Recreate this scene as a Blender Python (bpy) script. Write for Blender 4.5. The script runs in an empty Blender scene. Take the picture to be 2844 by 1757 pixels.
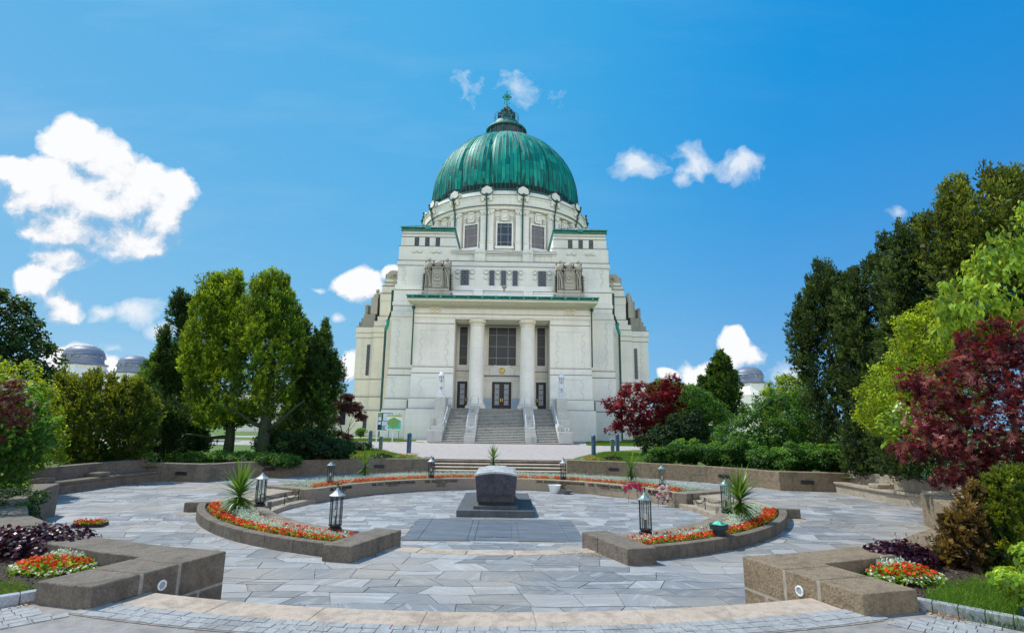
import bpy, bmesh, math, random
import numpy as np
from mathutils import Vector, Matrix
random.seed(7)
RNG = np.random.default_rng(11)
PI = math.pi
sc = bpy.context.scene
COL = sc.collection

# ------------------------------------------------------------------ helpers
def thing(name, label, cat, loc=(0, 0, 0), rotz=0, group=None):
    o = bpy.data.objects.new(name, None)
    COL.objects.link(o)
    o.location = loc
    o.rotation_euler = (0, 0, rotz)
    o.empty_display_size = 0.2
    tag(o, label, cat, group)
    return o

def tag(o, label, cat, group=None, kind=None):
    if label: o['label'] = label
    if cat: o['category'] = cat
    if group: o['group'] = group
    if kind: o['kind'] = kind
    return o

def copy_tree(o, parent=None):
    c = o.copy()
    COL.objects.link(c)
    c.parent = parent
    for ch in list(o.children):
        copy_tree(ch, c)
    return c

class MB:
    """collects verts/faces; build() links ONE mesh object"""
    def __init__(s): s.v = []; s.f = []
    def add(s, vs, fs):
        n = len(s.v); s.v += [tuple(p) for p in vs]; s.f += [tuple(i + n for i in f) for f in fs]
        return s
    def box(s, x0, x1, y0, y1, z0, z1):
        return s.add([(x0,y0,z0),(x1,y0,z0),(x1,y1,z0),(x0,y1,z0),(x0,y0,z1),(x1,y0,z1),(x1,y1,z1),(x0,y1,z1)],
                     [(3,2,1,0),(4,5,6,7),(0,1,5,4),(1,2,6,5),(2,3,7,6),(3,0,4,7)])
    def mbox(s, x0, x1, y0, y1, z0, z1):
        s.box(x0, x1, y0, y1, z0, z1); return s.box(-x1, -x0, y0, y1, z0, z1)
    def prism(s, pts, z0, z1):           # pts ccw polygon (x,y)
        n = len(pts)
        return s.add([(p[0],p[1],z0) for p in pts] + [(p[0],p[1],z1) for p in pts],
                     [tuple(range(n-1,-1,-1)), tuple(range(n,2*n))] + [(i,(i+1)%n,n+(i+1)%n,n+i) for i in range(n)])
    def prismY(s, pts, y0, y1):          # pts (x,z) ccw seen from -Y
        n = len(pts)
        return s.add([(p[0],y0,p[1]) for p in pts] + [(p[0],y1,p[1]) for p in pts],
                     [tuple(range(n)), tuple(range(2*n-1,n-1,-1))] + [(i,n+i,n+(i+1)%n,(i+1)%n) for i in range(n)])
    def quad(s, a, b, c, d): return s.add([a,b,c,d], [(0,1,2,3)])
    def lathe(s, prof, n=24, c=(0,0,0), a0=0, a1=2*PI, cap=True, ph=0):
        full = abs(a1 - a0 - 2*PI) < 1e-6
        m = n if full else n + 1
        vs = []
        for r, z in prof:
            for i in range(m):
                a = a0 + (a1 - a0) * i / n + ph
                vs.append((c[0] + r*math.cos(a), c[1] + r*math.sin(a), c[2] + z))
        fs = []
        for j in range(len(prof) - 1):
            for i in range(n):
                i2 = (i+1) % m
                fs.append((j*m+i, j*m+i2, (j+1)*m+i2, (j+1)*m+i))
        if cap and full:
            if prof[0][0] > 1e-4: fs.append(tuple(range(n-1,-1,-1)))
            if prof[-1][0] > 1e-4: fs.append(tuple((len(prof)-1)*m + i for i in range(n)))
        return s.add(vs, fs)
    def tube(s, pts, r, n=6, r1=None):
        pts = [Vector(p) for p in pts]; k = len(pts)
        vs = []; up = Vector((0.13, 0.21, 1)).normalized()
        for i, p in enumerate(pts):
            d = (pts[min(i+1,k-1)] - pts[max(i-1,0)])
            if d.length < 1e-6: d = Vector((0,0,1))
            d.normalize()
            ref = up if abs(d.dot(up)) < .95 else Vector((1,0.1,0)).normalized()
            a = d.cross(ref).normalized(); b = d.cross(a)
            rr = r if r1 is None else r + (r1 - r) * i / (k-1)
            for j in range(n):
                t = 2*PI*j/n
                vs.append(p + a*(rr*math.cos(t)) + b*(rr*math.sin(t)))
        fs = [(i*n+j, i*n+(j+1)%n, (i+1)*n+(j+1)%n, (i+1)*n+j) for i in range(k-1) for j in range(n)]
        fs += [tuple(range(n-1,-1,-1)), tuple((k-1)*n + j for j in range(n))]
        return s.add(vs, fs)
    def ball(s, c, r, nu=12, nv=8, sz=1, sx=1, sy=1):
        vs = [(c[0], c[1], c[2]-r*sz)]
        for j in range(1, nv):
            t = -PI/2 + PI*j/nv
            for i in range(nu):
                a = 2*PI*i/nu
                vs.append((c[0]+sx*r*math.cos(t)*math.cos(a), c[1]+sy*r*math.cos(t)*math.sin(a), c[2]+r*sz*math.sin(t)))
        vs.append((c[0], c[1], c[2]+r*sz))
        fs = [(0, 1+(i+1)%nu, 1+i) for i in range(nu)]
        for j in range(nv-2):
            for i in range(nu):
                fs.append((1+j*nu+i, 1+j*nu+(i+1)%nu, 1+(j+1)*nu+(i+1)%nu, 1+(j+1)*nu+i))
        L = len(vs)-1; b = 1+(nv-2)*nu
        fs += [(b+i, b+(i+1)%nu, L) for i in range(nu)]
        return s.add(vs, fs)
    def build(s, name, mat, parent=None, smooth=False, bevel=0, seg=2, world=False, label=None):
        me = bpy.data.meshes.new(name)
        v = s.v
        if world and parent is not None:
            q = parent; off = Vector((0,0,0))
            while q: off += q.location; q = q.parent
            v = [(p[0]-off.x, p[1]-off.y, p[2]-off.z) for p in v]
        me.from_pydata(v, [], s.f); me.validate(); me.update()
        if mat: me.materials.append(mat)
        if smooth is True:
            for p in me.polygons: p.use_smooth = True
        elif smooth:
            for p in me.polygons: p.use_smooth = True
            try: me.set_sharp_from_angle(angle=math.radians(smooth))
            except Exception: pass
        o = bpy.data.objects.new(name, me)
        COL.objects.link(o)
        if parent is not None: o.parent = parent
        if bevel:
            m = o.modifiers.new('bevel', 'BEVEL'); m.width = bevel; m.segments = seg; m.limit_method = 'ANGLE'; m.angle_limit = math.radians(40)
        if label: o['label'] = label
        return o

def np_mesh(name, V, F4, mat, parent=None, attr=None, off=None, smooth=False):
    """V (N,3); F4 (M,4) quads; attr (M,) float per face -> 'tint'"""
    me = bpy.data.meshes.new(name)
    V = np.asarray(V, dtype=np.float32)
    if off is not None: V = V - np.asarray(off, dtype=np.float32)
    F4 = np.asarray(F4, dtype=np.int32)
    me.vertices.add(len(V)); me.vertices.foreach_set('co', V.ravel())
    me.loops.add(F4.size); me.loops.foreach_set('vertex_index', F4.ravel())
    me.polygons.add(len(F4)); me.polygons.foreach_set('loop_start', np.arange(0, F4.size, 4, dtype=np.int32))
    try: me.polygons.foreach_set('loop_total', np.full(len(F4), 4, dtype=np.int32))
    except Exception: pass
    if attr is not None:
        a = me.attributes.new('tint', 'FLOAT', 'FACE'); a.data.foreach_set('value', np.asarray(attr, dtype=np.float32))
    me.update(calc_edges=True)
    me.validate()
    if mat: me.materials.append(mat)
    if smooth: me.shade_smooth()
    o = bpy.data.objects.new(name, me); COL.objects.link(o)
    if parent is not None: o.parent = parent
    return o

# ------------------------------------------------------------------ materials
class NT:
    def __init__(s, name):
        s.m = bpy.data.materials.new(name); s.m.use_nodes = True
        s.t = s.m.node_tree; s.n = s.t.nodes; s.l = s.t.links
        s.b = s.n['Principled BSDF']; s.out = s.n['Material Output']
        s.b.inputs['Roughness'].default_value = .8
        s.tc = s.n.new('ShaderNodeTexCoord')
        s.geo = None
    def pos(s):
        if not s.geo: s.geo = s.n.new('ShaderNodeNewGeometry')
        return s.geo.outputs['Position']
    def noise(s, scale, detail=4, rough=.55, vec=None, dist=0):
        n = s.n.new('ShaderNodeTexNoise'); n.inputs['Scale'].default_value = scale
        n.inputs['Detail'].default_value = detail; n.inputs['Roughness'].default_value = rough
        n.inputs['Distortion'].default_value = dist
        s.l.new(vec if vec else s.pos(), n.inputs['Vector'])
        return n.outputs['Fac']
    def map(s, scale, vec=None, rot=(0,0,0), loc=(0,0,0)):
        n = s.n.new('ShaderNodeMapping'); n.inputs['Scale'].default_value = scale; n.inputs['Rotation'].default_value = rot
        n.inputs['Location'].default_value = loc
        s.l.new(vec if vec else s.pos(), n.inputs['Vector']); return n.outputs['Vector']
    def ramp(s, fac, stops, interp='LINEAR'):
        n = s.n.new('ShaderNodeValToRGB'); cr = n.color_ramp; cr.interpolation = interp
        while len(cr.elements) < len(stops): cr.elements.new(.5)
        for e, (p, c) in zip(cr.elements, stops):
            e.position = p; e.color = (c[0], c[1], c[2], 1) if len(c) == 3 else c
        s.l.new(fac, n.inputs['Fac']); return n.outputs['Color']
    def math(s, op, a, b=None, c=None):
        n = s.n.new('ShaderNodeMath'); n.operation = op
        for i, x in enumerate((a, b, c)):
            if x is None: continue
            if isinstance(x, (int, float)): n.inputs[i].default_value = x
            else: s.l.new(x, n.inputs[i])
        return n.outputs[0]
    def mix(s, fac, a, b, mode='MIX'):
        n = s.n.new('ShaderNodeMix'); n.data_type = 'RGBA'; n.blend_type = mode
        for sock, x in ((n.inputs['Factor'], fac), (n.inputs[6], a), (n.inputs[7], b)):
            if isinstance(x, (int, float)): sock.default_value = x
            elif isinstance(x, tuple): sock.default_value = (x[0], x[1], x[2], 1)
            else: s.l.new(x, sock)
        return n.outputs[2]
    def attr(s, name='tint'):
        n = s.n.new('ShaderNodeAttribute'); n.attribute_name = name; return n.outputs['Fac']
    def bump(s, h, strength=.3, dist=.02):
        n = s.n.new('ShaderNodeBump'); n.inputs['Strength'].default_value = strength; n.inputs['Distance'].default_value = dist
        s.l.new(h, n.inputs['Height']); s.l.new(n.outputs['Normal'], s.b.inputs['Normal'])
    def color(s, c):
        if isinstance(c, tuple): s.b.inputs['Base Color'].default_value = (c[0], c[1], c[2], 1)
        else: s.l.new(c, s.b.inputs['Base Color'])
    def set(s, **k):
        for a, v in k.items(): s.b.inputs[a.replace('_', ' ')].default_value = v

def simple(name, c, rough=.6, metal=0, var=.15, scale=8, bump=0):
    t = NT(name)
    n = t.noise(scale, 5)
    a = tuple(max(0, x*(1-var)) for x in c); b = tuple(x*(1+var) for x in c)
    t.color(t.ramp(n, [(.3, a), (.7, b)])); t.set(Roughness=rough, Metallic=metal)
    if bump: t.bump(t.noise(scale*6, 4), bump, .01)
    return t.m

def church_stone(name, base, dirt=.55, streak=.5):
    t = NT(name)
    n1 = t.noise(.35, 6, .6); n2 = t.noise(3.5, 5, .6)
    st = t.noise(1.0, 5, .65, vec=t.map((1.6, 1.6, .12)))
    col = t.ramp(n1, [(.25, tuple(x*.86 for x in base)), (.5, base), (.8, (base[0]*1.06, base[1]*1.03, base[2]*.95))])
    col = t.mix(t.math('MULTIPLY', t.ramp(n2, [(.45,(0,0,0)),(.75,(1,1,1))]), .22), col, (base[0]*.72, base[1]*.72, base[2]*.7))
    fac = t.math('MULTIPLY', t.ramp(st, [(.52,(0,0,0)),(.75,(1,1,1))]), streak)
    col = t.mix(fac, col, (base[0]*dirt, base[1]*dirt, base[2]*dirt*.95))
    # faint block courses
    br = t.n.new('ShaderNodeTexBrick'); br.offset = .5
    br.inputs['Scale'].default_value = 1; br.inputs['Mortar Size'].default_value = .012; br.inputs['Brick Width'].default_value = 1.5; br.inputs['Row Height'].default_value = .62
    br.inputs['Color1'].default_value = (1,1,1,1); br.inputs['Color2'].default_value = (.93,.93,.92,1); br.inputs['Mortar'].default_value = (.8,.8,.79,1)
    cx = t.n.new('ShaderNodeSeparateXYZ'); t.l.new(t.pos(), cx.inputs[0])
    cb = t.n.new('ShaderNodeCombineXYZ'); t.l.new(t.math('ADD', cx.outputs[0], t.math('MULTIPLY', cx.outputs[1], .8)), cb.inputs[0]); t.l.new(cx.outputs[2], cb.inputs[1])
    t.l.new(cb.outputs[0], br.inputs['Vector'])
    col = t.mix(.5, col, br.outputs['Color'], 'MULTIPLY')
    t.color(col); t.set(Roughness=.85)
    t.bump(t.noise(14, 5), .25, .02)
    return t.m

def granite(name, dark, light, scale=60, bump=.6, dist=.02, stain=(.2,.14,.08), stain_amt=.35):
    t = NT(name)
    sp = t.noise(scale, 6, .75); big = t.noise(1.3, 5, .6); mid = t.noise(9, 5, .6)
    col = t.ramp(sp, [(.3, dark), (.55, tuple((a+b)/2 for a, b in zip(dark, light))), (.72, light)])
    col = t.mix(t.math('MULTIPLY', t.ramp(big, [(.42,(0,0,0)),(.7,(1,1,1))]), stain_amt), col, stain)
    col = t.mix(t.math('MULTIPLY', t.ramp(mid, [(.35,(1,1,1)),(.55,(0,0,0))]), .35), col, tuple(x*.55 for x in dark))
    pat = t.noise(2.6, 6, .7, vec=t.map((1, 1, .6)), dist=.5)
    col = t.mix(t.math('MULTIPLY', t.ramp(pat, [(.5,(0,0,0)),(.64,(1,1,1))]), .45), col, tuple(x*.5 for x in dark))
    t.color(col); t.set(Roughness=.9)
    h = t.math('ADD', t.math('MULTIPLY', t.noise(scale*.45, 5, .7), 1.0), t.math('MULTIPLY', mid, .6))
    t.bump(h, bump, dist)
    return t.m

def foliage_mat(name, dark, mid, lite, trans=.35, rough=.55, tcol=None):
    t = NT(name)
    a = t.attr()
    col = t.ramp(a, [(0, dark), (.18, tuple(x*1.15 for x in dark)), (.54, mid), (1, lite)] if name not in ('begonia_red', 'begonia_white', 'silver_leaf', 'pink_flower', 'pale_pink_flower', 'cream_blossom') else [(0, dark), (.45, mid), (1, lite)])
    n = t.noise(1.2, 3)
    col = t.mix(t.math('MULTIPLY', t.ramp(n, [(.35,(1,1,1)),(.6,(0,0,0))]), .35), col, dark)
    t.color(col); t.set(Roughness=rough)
    t.b.inputs['Specular IOR Level'].default_value = .25
    tr = t.n.new('ShaderNodeBsdfTranslucent')
    tc = t.mix(.5, col, tcol if tcol else (min(1, lite[0]*1.6), min(1, lite[1]*1.5), lite[2]*.7), 'MIX')
    t.l.new(tc, tr.inputs['Color'])
    ms = t.n.new('ShaderNodeMixShader'); ms.inputs[0].default_value = trans
    t.l.new(t.b.outputs[0], ms.inputs[1]); t.l.new(tr.outputs[0], ms.inputs[2])
    t.l.new(ms.outputs[0], t.out.inputs['Surface'])
    return t.m

M = {}
M['stone'] = church_stone('limestone', (.84, .81, .735), streak=.3)
M['stone_warm'] = church_stone('limestone_warm', (.84, .77, .62), streak=.3)  # warm sun and ground bounce put into the limestone colour
M['stone_lower'] = church_stone('limestone_lower', (.80, .80, .755), streak=.18)
M['sculpt'] = church_stone('weathered_stone', (.46, .42, .34), dirt=.22, streak=.85)
def ao_shade(m, dark, dist, lo=.35, hi=.95, amt=.9):  # darkens creases by occlusion: shade put into the stone colour
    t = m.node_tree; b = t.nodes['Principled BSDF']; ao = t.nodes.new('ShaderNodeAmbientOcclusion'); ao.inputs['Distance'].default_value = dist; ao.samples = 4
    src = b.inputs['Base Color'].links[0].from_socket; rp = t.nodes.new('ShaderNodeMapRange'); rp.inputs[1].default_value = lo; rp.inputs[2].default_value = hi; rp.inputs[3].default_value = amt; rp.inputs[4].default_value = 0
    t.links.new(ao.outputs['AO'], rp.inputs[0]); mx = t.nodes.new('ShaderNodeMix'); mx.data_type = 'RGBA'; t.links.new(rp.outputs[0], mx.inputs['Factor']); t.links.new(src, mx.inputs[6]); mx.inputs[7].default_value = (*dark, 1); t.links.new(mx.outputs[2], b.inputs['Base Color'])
ao_shade(M['sculpt'], (.05, .045, .035), .5)
for k_ in ('stone', 'stone_warm', 'stone_lower'): ao_shade(M[k_], (.34, .29, .21), .35, .3, .85, .6)
M['stain_stone'] = church_stone('stained_stone', (.33, .31, .26), dirt=.3, streak=.8)
M['flash'] = simple('lead_flashing', (.13, .14, .15), .5, 0, .3, 2)  # dark grey for the painted ledge shade strips and the roof seams
M['flash_bright'] = simple('zinc_flashing', (.55, .62, .7), .35, .6, .15, 2)
M['verd'] = simple('verdigris_trim', (.03, .30, .24), .6, 0, .5, 3)
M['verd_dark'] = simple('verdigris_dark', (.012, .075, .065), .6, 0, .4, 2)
M['verd_cap'] = simple('verdigris_cap', (.02,.12,.11), .6, 0, .5, 2)
M['zinc'] = simple('zinc_roof', (.33, .34, .35), .6, .1, .2, 1.2)
M['glass'] = simple('dark_window_glass', (.02, .035, .055), .12, 0, .3, .5)
M['glass_leaded'] = simple('leaded_glass', (.035, .045, .06), .35, 0, .5, 6)
M['bronze_glass'] = simple('bronze_window', (.032, .034, .036), .4, 0, .4, 4)
M['bars'] = simple('window_bars', (.33, .35, .36), .5)
M['lead_bars'] = simple('lead_came', (.22, .25, .28), .5)
M['door'] = simple('door_wood', (.018, .009, .007), .45, 0, .5, 3)
M['brass'] = simple('brass', (.65, .42, .08), .3, .8, .2)
M['gold'] = simple('gold_leaf', (.7, .5, .1), .35, .7, .25)
M['white_metal'] = simple('white_paint', (.72, .75, .78), .45, 0, .06)
M['white_box'] = simple('white_panel', (.8, .8, .78), .5)
M['pane_grey'] = simple('grey_pane', (.3, .33, .37), .2)
M['rail'] = simple('rail_paint', (.62, .65, .7), .4)
M['bollard'] = simple('bollard_blue_grey', (.045, .10, .16), .45, .2, .25, 4)
M['post'] = simple('post_green_grey', (.12, .2, .18), .5, .3, .3, 4)
M['stairs'] = granite('stair_stone', (.10,.10,.09), (.27,.26,.24), 18, .2, .01, (.2,.19,.16), .4)
M['tread'] = granite('tread_stone', (.42,.41,.37), (.75,.74,.68), 14, .2, .01, (.4,.38,.32), .3)  # lighter than the risers: sun on the nosings put into the colour
M['cheek'] = church_stone('cheek_concrete', (.5, .5, .47), dirt=.4, streak=.8)
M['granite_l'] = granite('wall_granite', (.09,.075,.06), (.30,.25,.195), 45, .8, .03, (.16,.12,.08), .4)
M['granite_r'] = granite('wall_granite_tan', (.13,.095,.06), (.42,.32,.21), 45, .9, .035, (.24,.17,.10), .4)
M['granite_top'] = granite('coping_granite', (.14,.11,.085), (.36,.30,.23), 70, .3, .01, (.2,.16,.12), .4)
M['riser'] = granite('step_riser', (.05,.038,.028), (.17,.135,.10), 60)  # dark risers under pale treads: shade and sun painted on the rear steps
M['tread_tan'] = granite('step_tread', (.42,.35,.27), (.74,.64,.52), 60, .2, .006, (.4,.32,.24), .25)
M['granite_pink'] = granite('step_granite_tan', (.33,.26,.20), (.56,.47,.395), 60, .25, .008, (.38,.27,.17), .25)
M['mortar'] = simple('mortar', (.30,.27,.23), .9, 0, .2, 20)
M['joint'] = simple('paving_joint', (.26,.23,.19), .95, 0, .35, 15)
M['slab_dark'] = granite('grave_base_stone', (.055,.065,.075), (.125,.14,.155), 80, .1, .004, (.09,.1,.11), .2)
M['sarc'] = granite('sarcophagus_granite', (.018,.022,.032), (.115,.11,.125), 38, .05, .003, (.06,.055,.065), .2)
M['sarc_top'] = granite('sarcophagus_top', (.26,.27,.27), (.62,.63,.63), 40, .3, .01, (.2,.2,.2), .2)  # lid paler than the body: light from above put into its colour
M['letters'] = simple('bronze_letters', (.03,.028,.025), .5, .3)
M['letters_dim'] = simple('engraved_letters', (.05,.05,.06), .8)
M['lan_metal'] = simple('lantern_metal', (.022,.022,.024), .45, .5, .3)
M['lan_roof'] = simple('lantern_roof_zinc', (.36,.39,.41), .5, .4, .25, 12)
M['lan_roof_green'] = simple('lantern_roof_patina', (.16,.24,.25), .5, .3, .25, 12)
M['candle'] = simple('candle_wax', (.85,.78,.6), .5)
M['candle_stick'] = simple('candle_holder', (.10,.055,.03), .6, .2)
M['soil'] = granite('soil', (.018,.012,.009), (.11,.065,.045), 30, 1, .05, (.03,.02,.015), .4)
M['asphalt'] = granite('asphalt_grey', (.19,.175,.165), (.36,.335,.315), 110, .3, .006, (.3,.27,.24), .2)
M['road'] = granite('plaza_asphalt', (.36,.315,.29), (.48,.43,.40), 30, .15, .006, (.38,.34,.31), .3)
M['cobble'] = granite('cobble_granite', (.21,.215,.22), (.46,.465,.47), 60, .5, .01, (.3,.28,.26), .2)
M['kerb'] = granite('kerb_granite', (.2,.22,.25), (.5,.53,.57), 70, .3, .006, (.3,.3,.3), .2)
M['bark'] = simple('bark', (.07,.05,.035), .9, 0, .45, 6, .8)
M['bark_ivy'] = simple('ivy_bark', (.02,.035,.012), .9, 0, .5, 10, .8)
M['plastic_white'] = simple('white_pot', (.75,.76,.76), .4)
M['pot_grey'] = simple('grey_pot', (.14,.13,.13), .6)
M['pot_blue'] = simple('blue_pot', (.04,.14,.22), .5, 0, .25, 8)
M['black_plastic'] = simple('black_plastic', (.015,.015,.015), .5)
M['red_glass'] = simple('red_candle', (.55,.02,.01), .3)
M['dome_far'] = simple('far_dome_sheet', (.20,.225,.32), .5, .2, .12, .3)
M['bench'] = granite('bench_stone', (.24,.2,.15), (.5,.43,.34), 50, .4, .01, (.26,.21,.15), .3)
M['paper_white'] = simple('poster_paper', (.55,.66,.72), .6)
M['board_green'] = simple('map_green', (.14,.33,.08), .6, 0, .35, 12)
M['board_lime'] = simple('map_frame_lime', (.42,.5,.14), .6)
M['board_teal'] = simple('map_teal', (.07,.45,.35), .6)
M['board_back'] = simple('map_white', (.7,.74,.78), .6)
M['board_dark'] = simple('board_dark', (.02,.03,.035), .3)
M['sign_blue'] = simple('sign_blue', (.02,.06,.35), .5)
M['plaque'] = simple('bronze_plaque', (.03,.035,.045), .5, .4, .3, 12)

# glass for lantern panes: mostly transparent
def pane_mat():
    t = NT('lantern_glass')
    tr = t.n.new('ShaderNodeBsdfTransparent'); tr.inputs[0].default_value = (.86,.9,.9,1)
    gl = t.n.new('ShaderNodeBsdfGlossy'); gl.inputs['Roughness'].default_value = .05; gl.inputs[0].default_value = (.8,.85,.9,1)
    ms = t.n.new('ShaderNodeMixShader'); ms.inputs[0].default_value = .12
    t.l.new(tr.outputs[0], ms.inputs[1]); t.l.new(gl.outputs[0], ms.inputs[2]); t.l.new(ms.outputs[0], t.out.inputs['Surface'])
    return t.m
M['pane'] = pane_mat()

def copper_mat():
    t = NT('dome_copper')
    a = t.attr()
    sx = t.n.new('ShaderNodeSeparateXYZ'); t.l.new(t.pos(), sx.inputs[0])
    z = sx.outputs[2]
    zn = t.math('DIVIDE', t.math('SUBTRACT', z, 33.0), 13.0)
    n = t.noise(.5, 5); n2 = t.noise(4, 5)
    col = t.ramp(t.math('ADD', t.math('MULTIPLY', a, .6), t.math('MULTIPLY', n, .4)), [(.1,(.001,.06,.065)),(.34,(.002,.16,.145)),(.6,(.006,.29,.235)),(.88,(.06,.48,.37))])
    # brown oxidised sheets near the crown
    br = t.math('MULTIPLY', t.ramp(zn, [(.45,(0,0,0)),(.95,(1,1,1))]), t.ramp(t.math('ADD', t.math('MULTIPLY', a, .7), t.math('MULTIPLY', n2, .3)), [(.5,(0,0,0)),(.8,(1,1,1))]))
    col = t.mix(t.math('MULTIPLY', br, .45), col, (.30,.32,.16))
    # dark runs from the lower edge
    st = t.noise(1.0, 4, .6, vec=t.map((2.6, 2.6, .10)))
    th = t.math('SUBTRACT', .47, t.math('MULTIPLY', zn, .0))
    f = t.math('GREATER_THAN', t.math('SUBTRACT', t.math('ADD', st, t.math('MULTIPLY', t.attr(), .16)), t.math('MULTIPLY', zn, 1.1)), .50)
    col = t.mix(t.math('MULTIPLY', f, .85), col, (.012,.03,.035))
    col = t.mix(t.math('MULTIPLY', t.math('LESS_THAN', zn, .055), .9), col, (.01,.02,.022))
    t.color(col); t.set(Roughness=.5, Metallic=.0); t.b.inputs['Specular IOR Level'].default_value = .12
    t.bump(n2, .15, .02)
    return t.m
M['copper'] = copper_mat()

def slate_mat(name, lo=(.12,.13,.143), hi=(.355,.36,.37), warm=.7):
    t = NT(name)
    a = t.attr()
    # streaky marbled slate: direction changes from slab to slab
    cb = t.n.new('ShaderNodeCombineXYZ')
    t.l.new(t.math('MULTIPLY', a, 37.0), cb.inputs[2]); t.l.new(t.math('MULTIPLY', a, 91.0), cb.inputs[0])
    va = t.n.new('ShaderNodeVectorMath'); va.operation = 'ADD'
    rot = t.n.new('ShaderNodeVectorRotate'); rot.rotation_type = 'Z_AXIS'; t.l.new(t.pos(), rot.inputs['Vector'])
    t.l.new(t.math('MULTIPLY', t.math('SUBTRACT', a, .5), 2.6), rot.inputs['Angle'])
    t.l.new(rot.outputs[0], va.inputs[0]); t.l.new(cb.outputs[0], va.inputs[1])
    s1 = t.noise(1.0, 5, .6, vec=t.map((.9, 7.0, 1), vec=va.outputs[0]), dist=1.2)
    fine = t.noise(55, 4, .6)
    wn = t.n.new('ShaderNodeTexWhiteNoise'); wn.noise_dimensions = '1D'; t.l.new(t.math('MULTIPLY', a, 913.0), wn.inputs['W'])
    v = t.math('ADD', t.math('MULTIPLY', wn.outputs['Value'], .55), t.math('MULTIPLY', s1, .45))
    mid = tuple((x+y)/2*.95 for x, y in zip(lo, hi))
    col = t.ramp(v, [(.12, lo), (.5, mid), (.8, hi), (.97, (.68,.69,.7))])
    vein = t.ramp(s1, [(.56,(0,0,0)),(.63,(1,1,1)),(.7,(0,0,0))])
    col = t.mix(t.math('MULTIPLY', vein, .2), col, (.66,.68,.7))
    # brown dust drifting over the paving
    d = t.noise(.45, 5, .65)
    col = t.mix(t.math('MULTIPLY', t.ramp(d, [(.44,(0,0,0)),(.66,(1,1,1))]), warm), col, (.34,.29,.235))
    col = t.mix(t.math('MULTIPLY', t.ramp(fine, [(.3,(1,1,1)),(.5,(0,0,0))]), .25), col, tuple(x*.6 for x in lo))
    t.color(col); t.set(Roughness=.62)
    t.bump(t.math('ADD', t.math('MULTIPLY', s1, .5), t.math('MULTIPLY', fine, .4)), .2, .01)
    return t.m
M['slate'] = slate_mat('slate_paving')
M['slate_sunk'] = slate_mat('slate_paving_sunken', (.125,.135,.15), (.38,.39,.40), .4)

def grass_mat(name, a=(.05,.11,.015), b=(.14,.25,.03)):
    t = NT(name)
    n = t.noise(.25, 5); n2 = t.noise(6, 5, .7); n3 = t.noise(40, 3)
    v = t.math('ADD', t.math('MULTIPLY', n, .4), t.math('ADD', t.math('MULTIPLY', n2, .35), t.math('MULTIPLY', n3, .25)))
    col = t.ramp(v, [(.35, a), (.55, tuple((x+y)/2 for x, y in zip(a, b))), (.7, b)])
    fl = t.noise(7, 2, .5, vec=t.map((1,1,1), loc=(9,3,0)))
    col = t.mix(t.math('MULTIPLY', t.math('GREATER_THAN', fl, .76), .8), col, (.7,.7,.6))
    t.color(col); t.set(Roughness=.9); t.bump(n3, 1, .05)
    return t.m
M['grass'] = grass_mat('grass')

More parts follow.
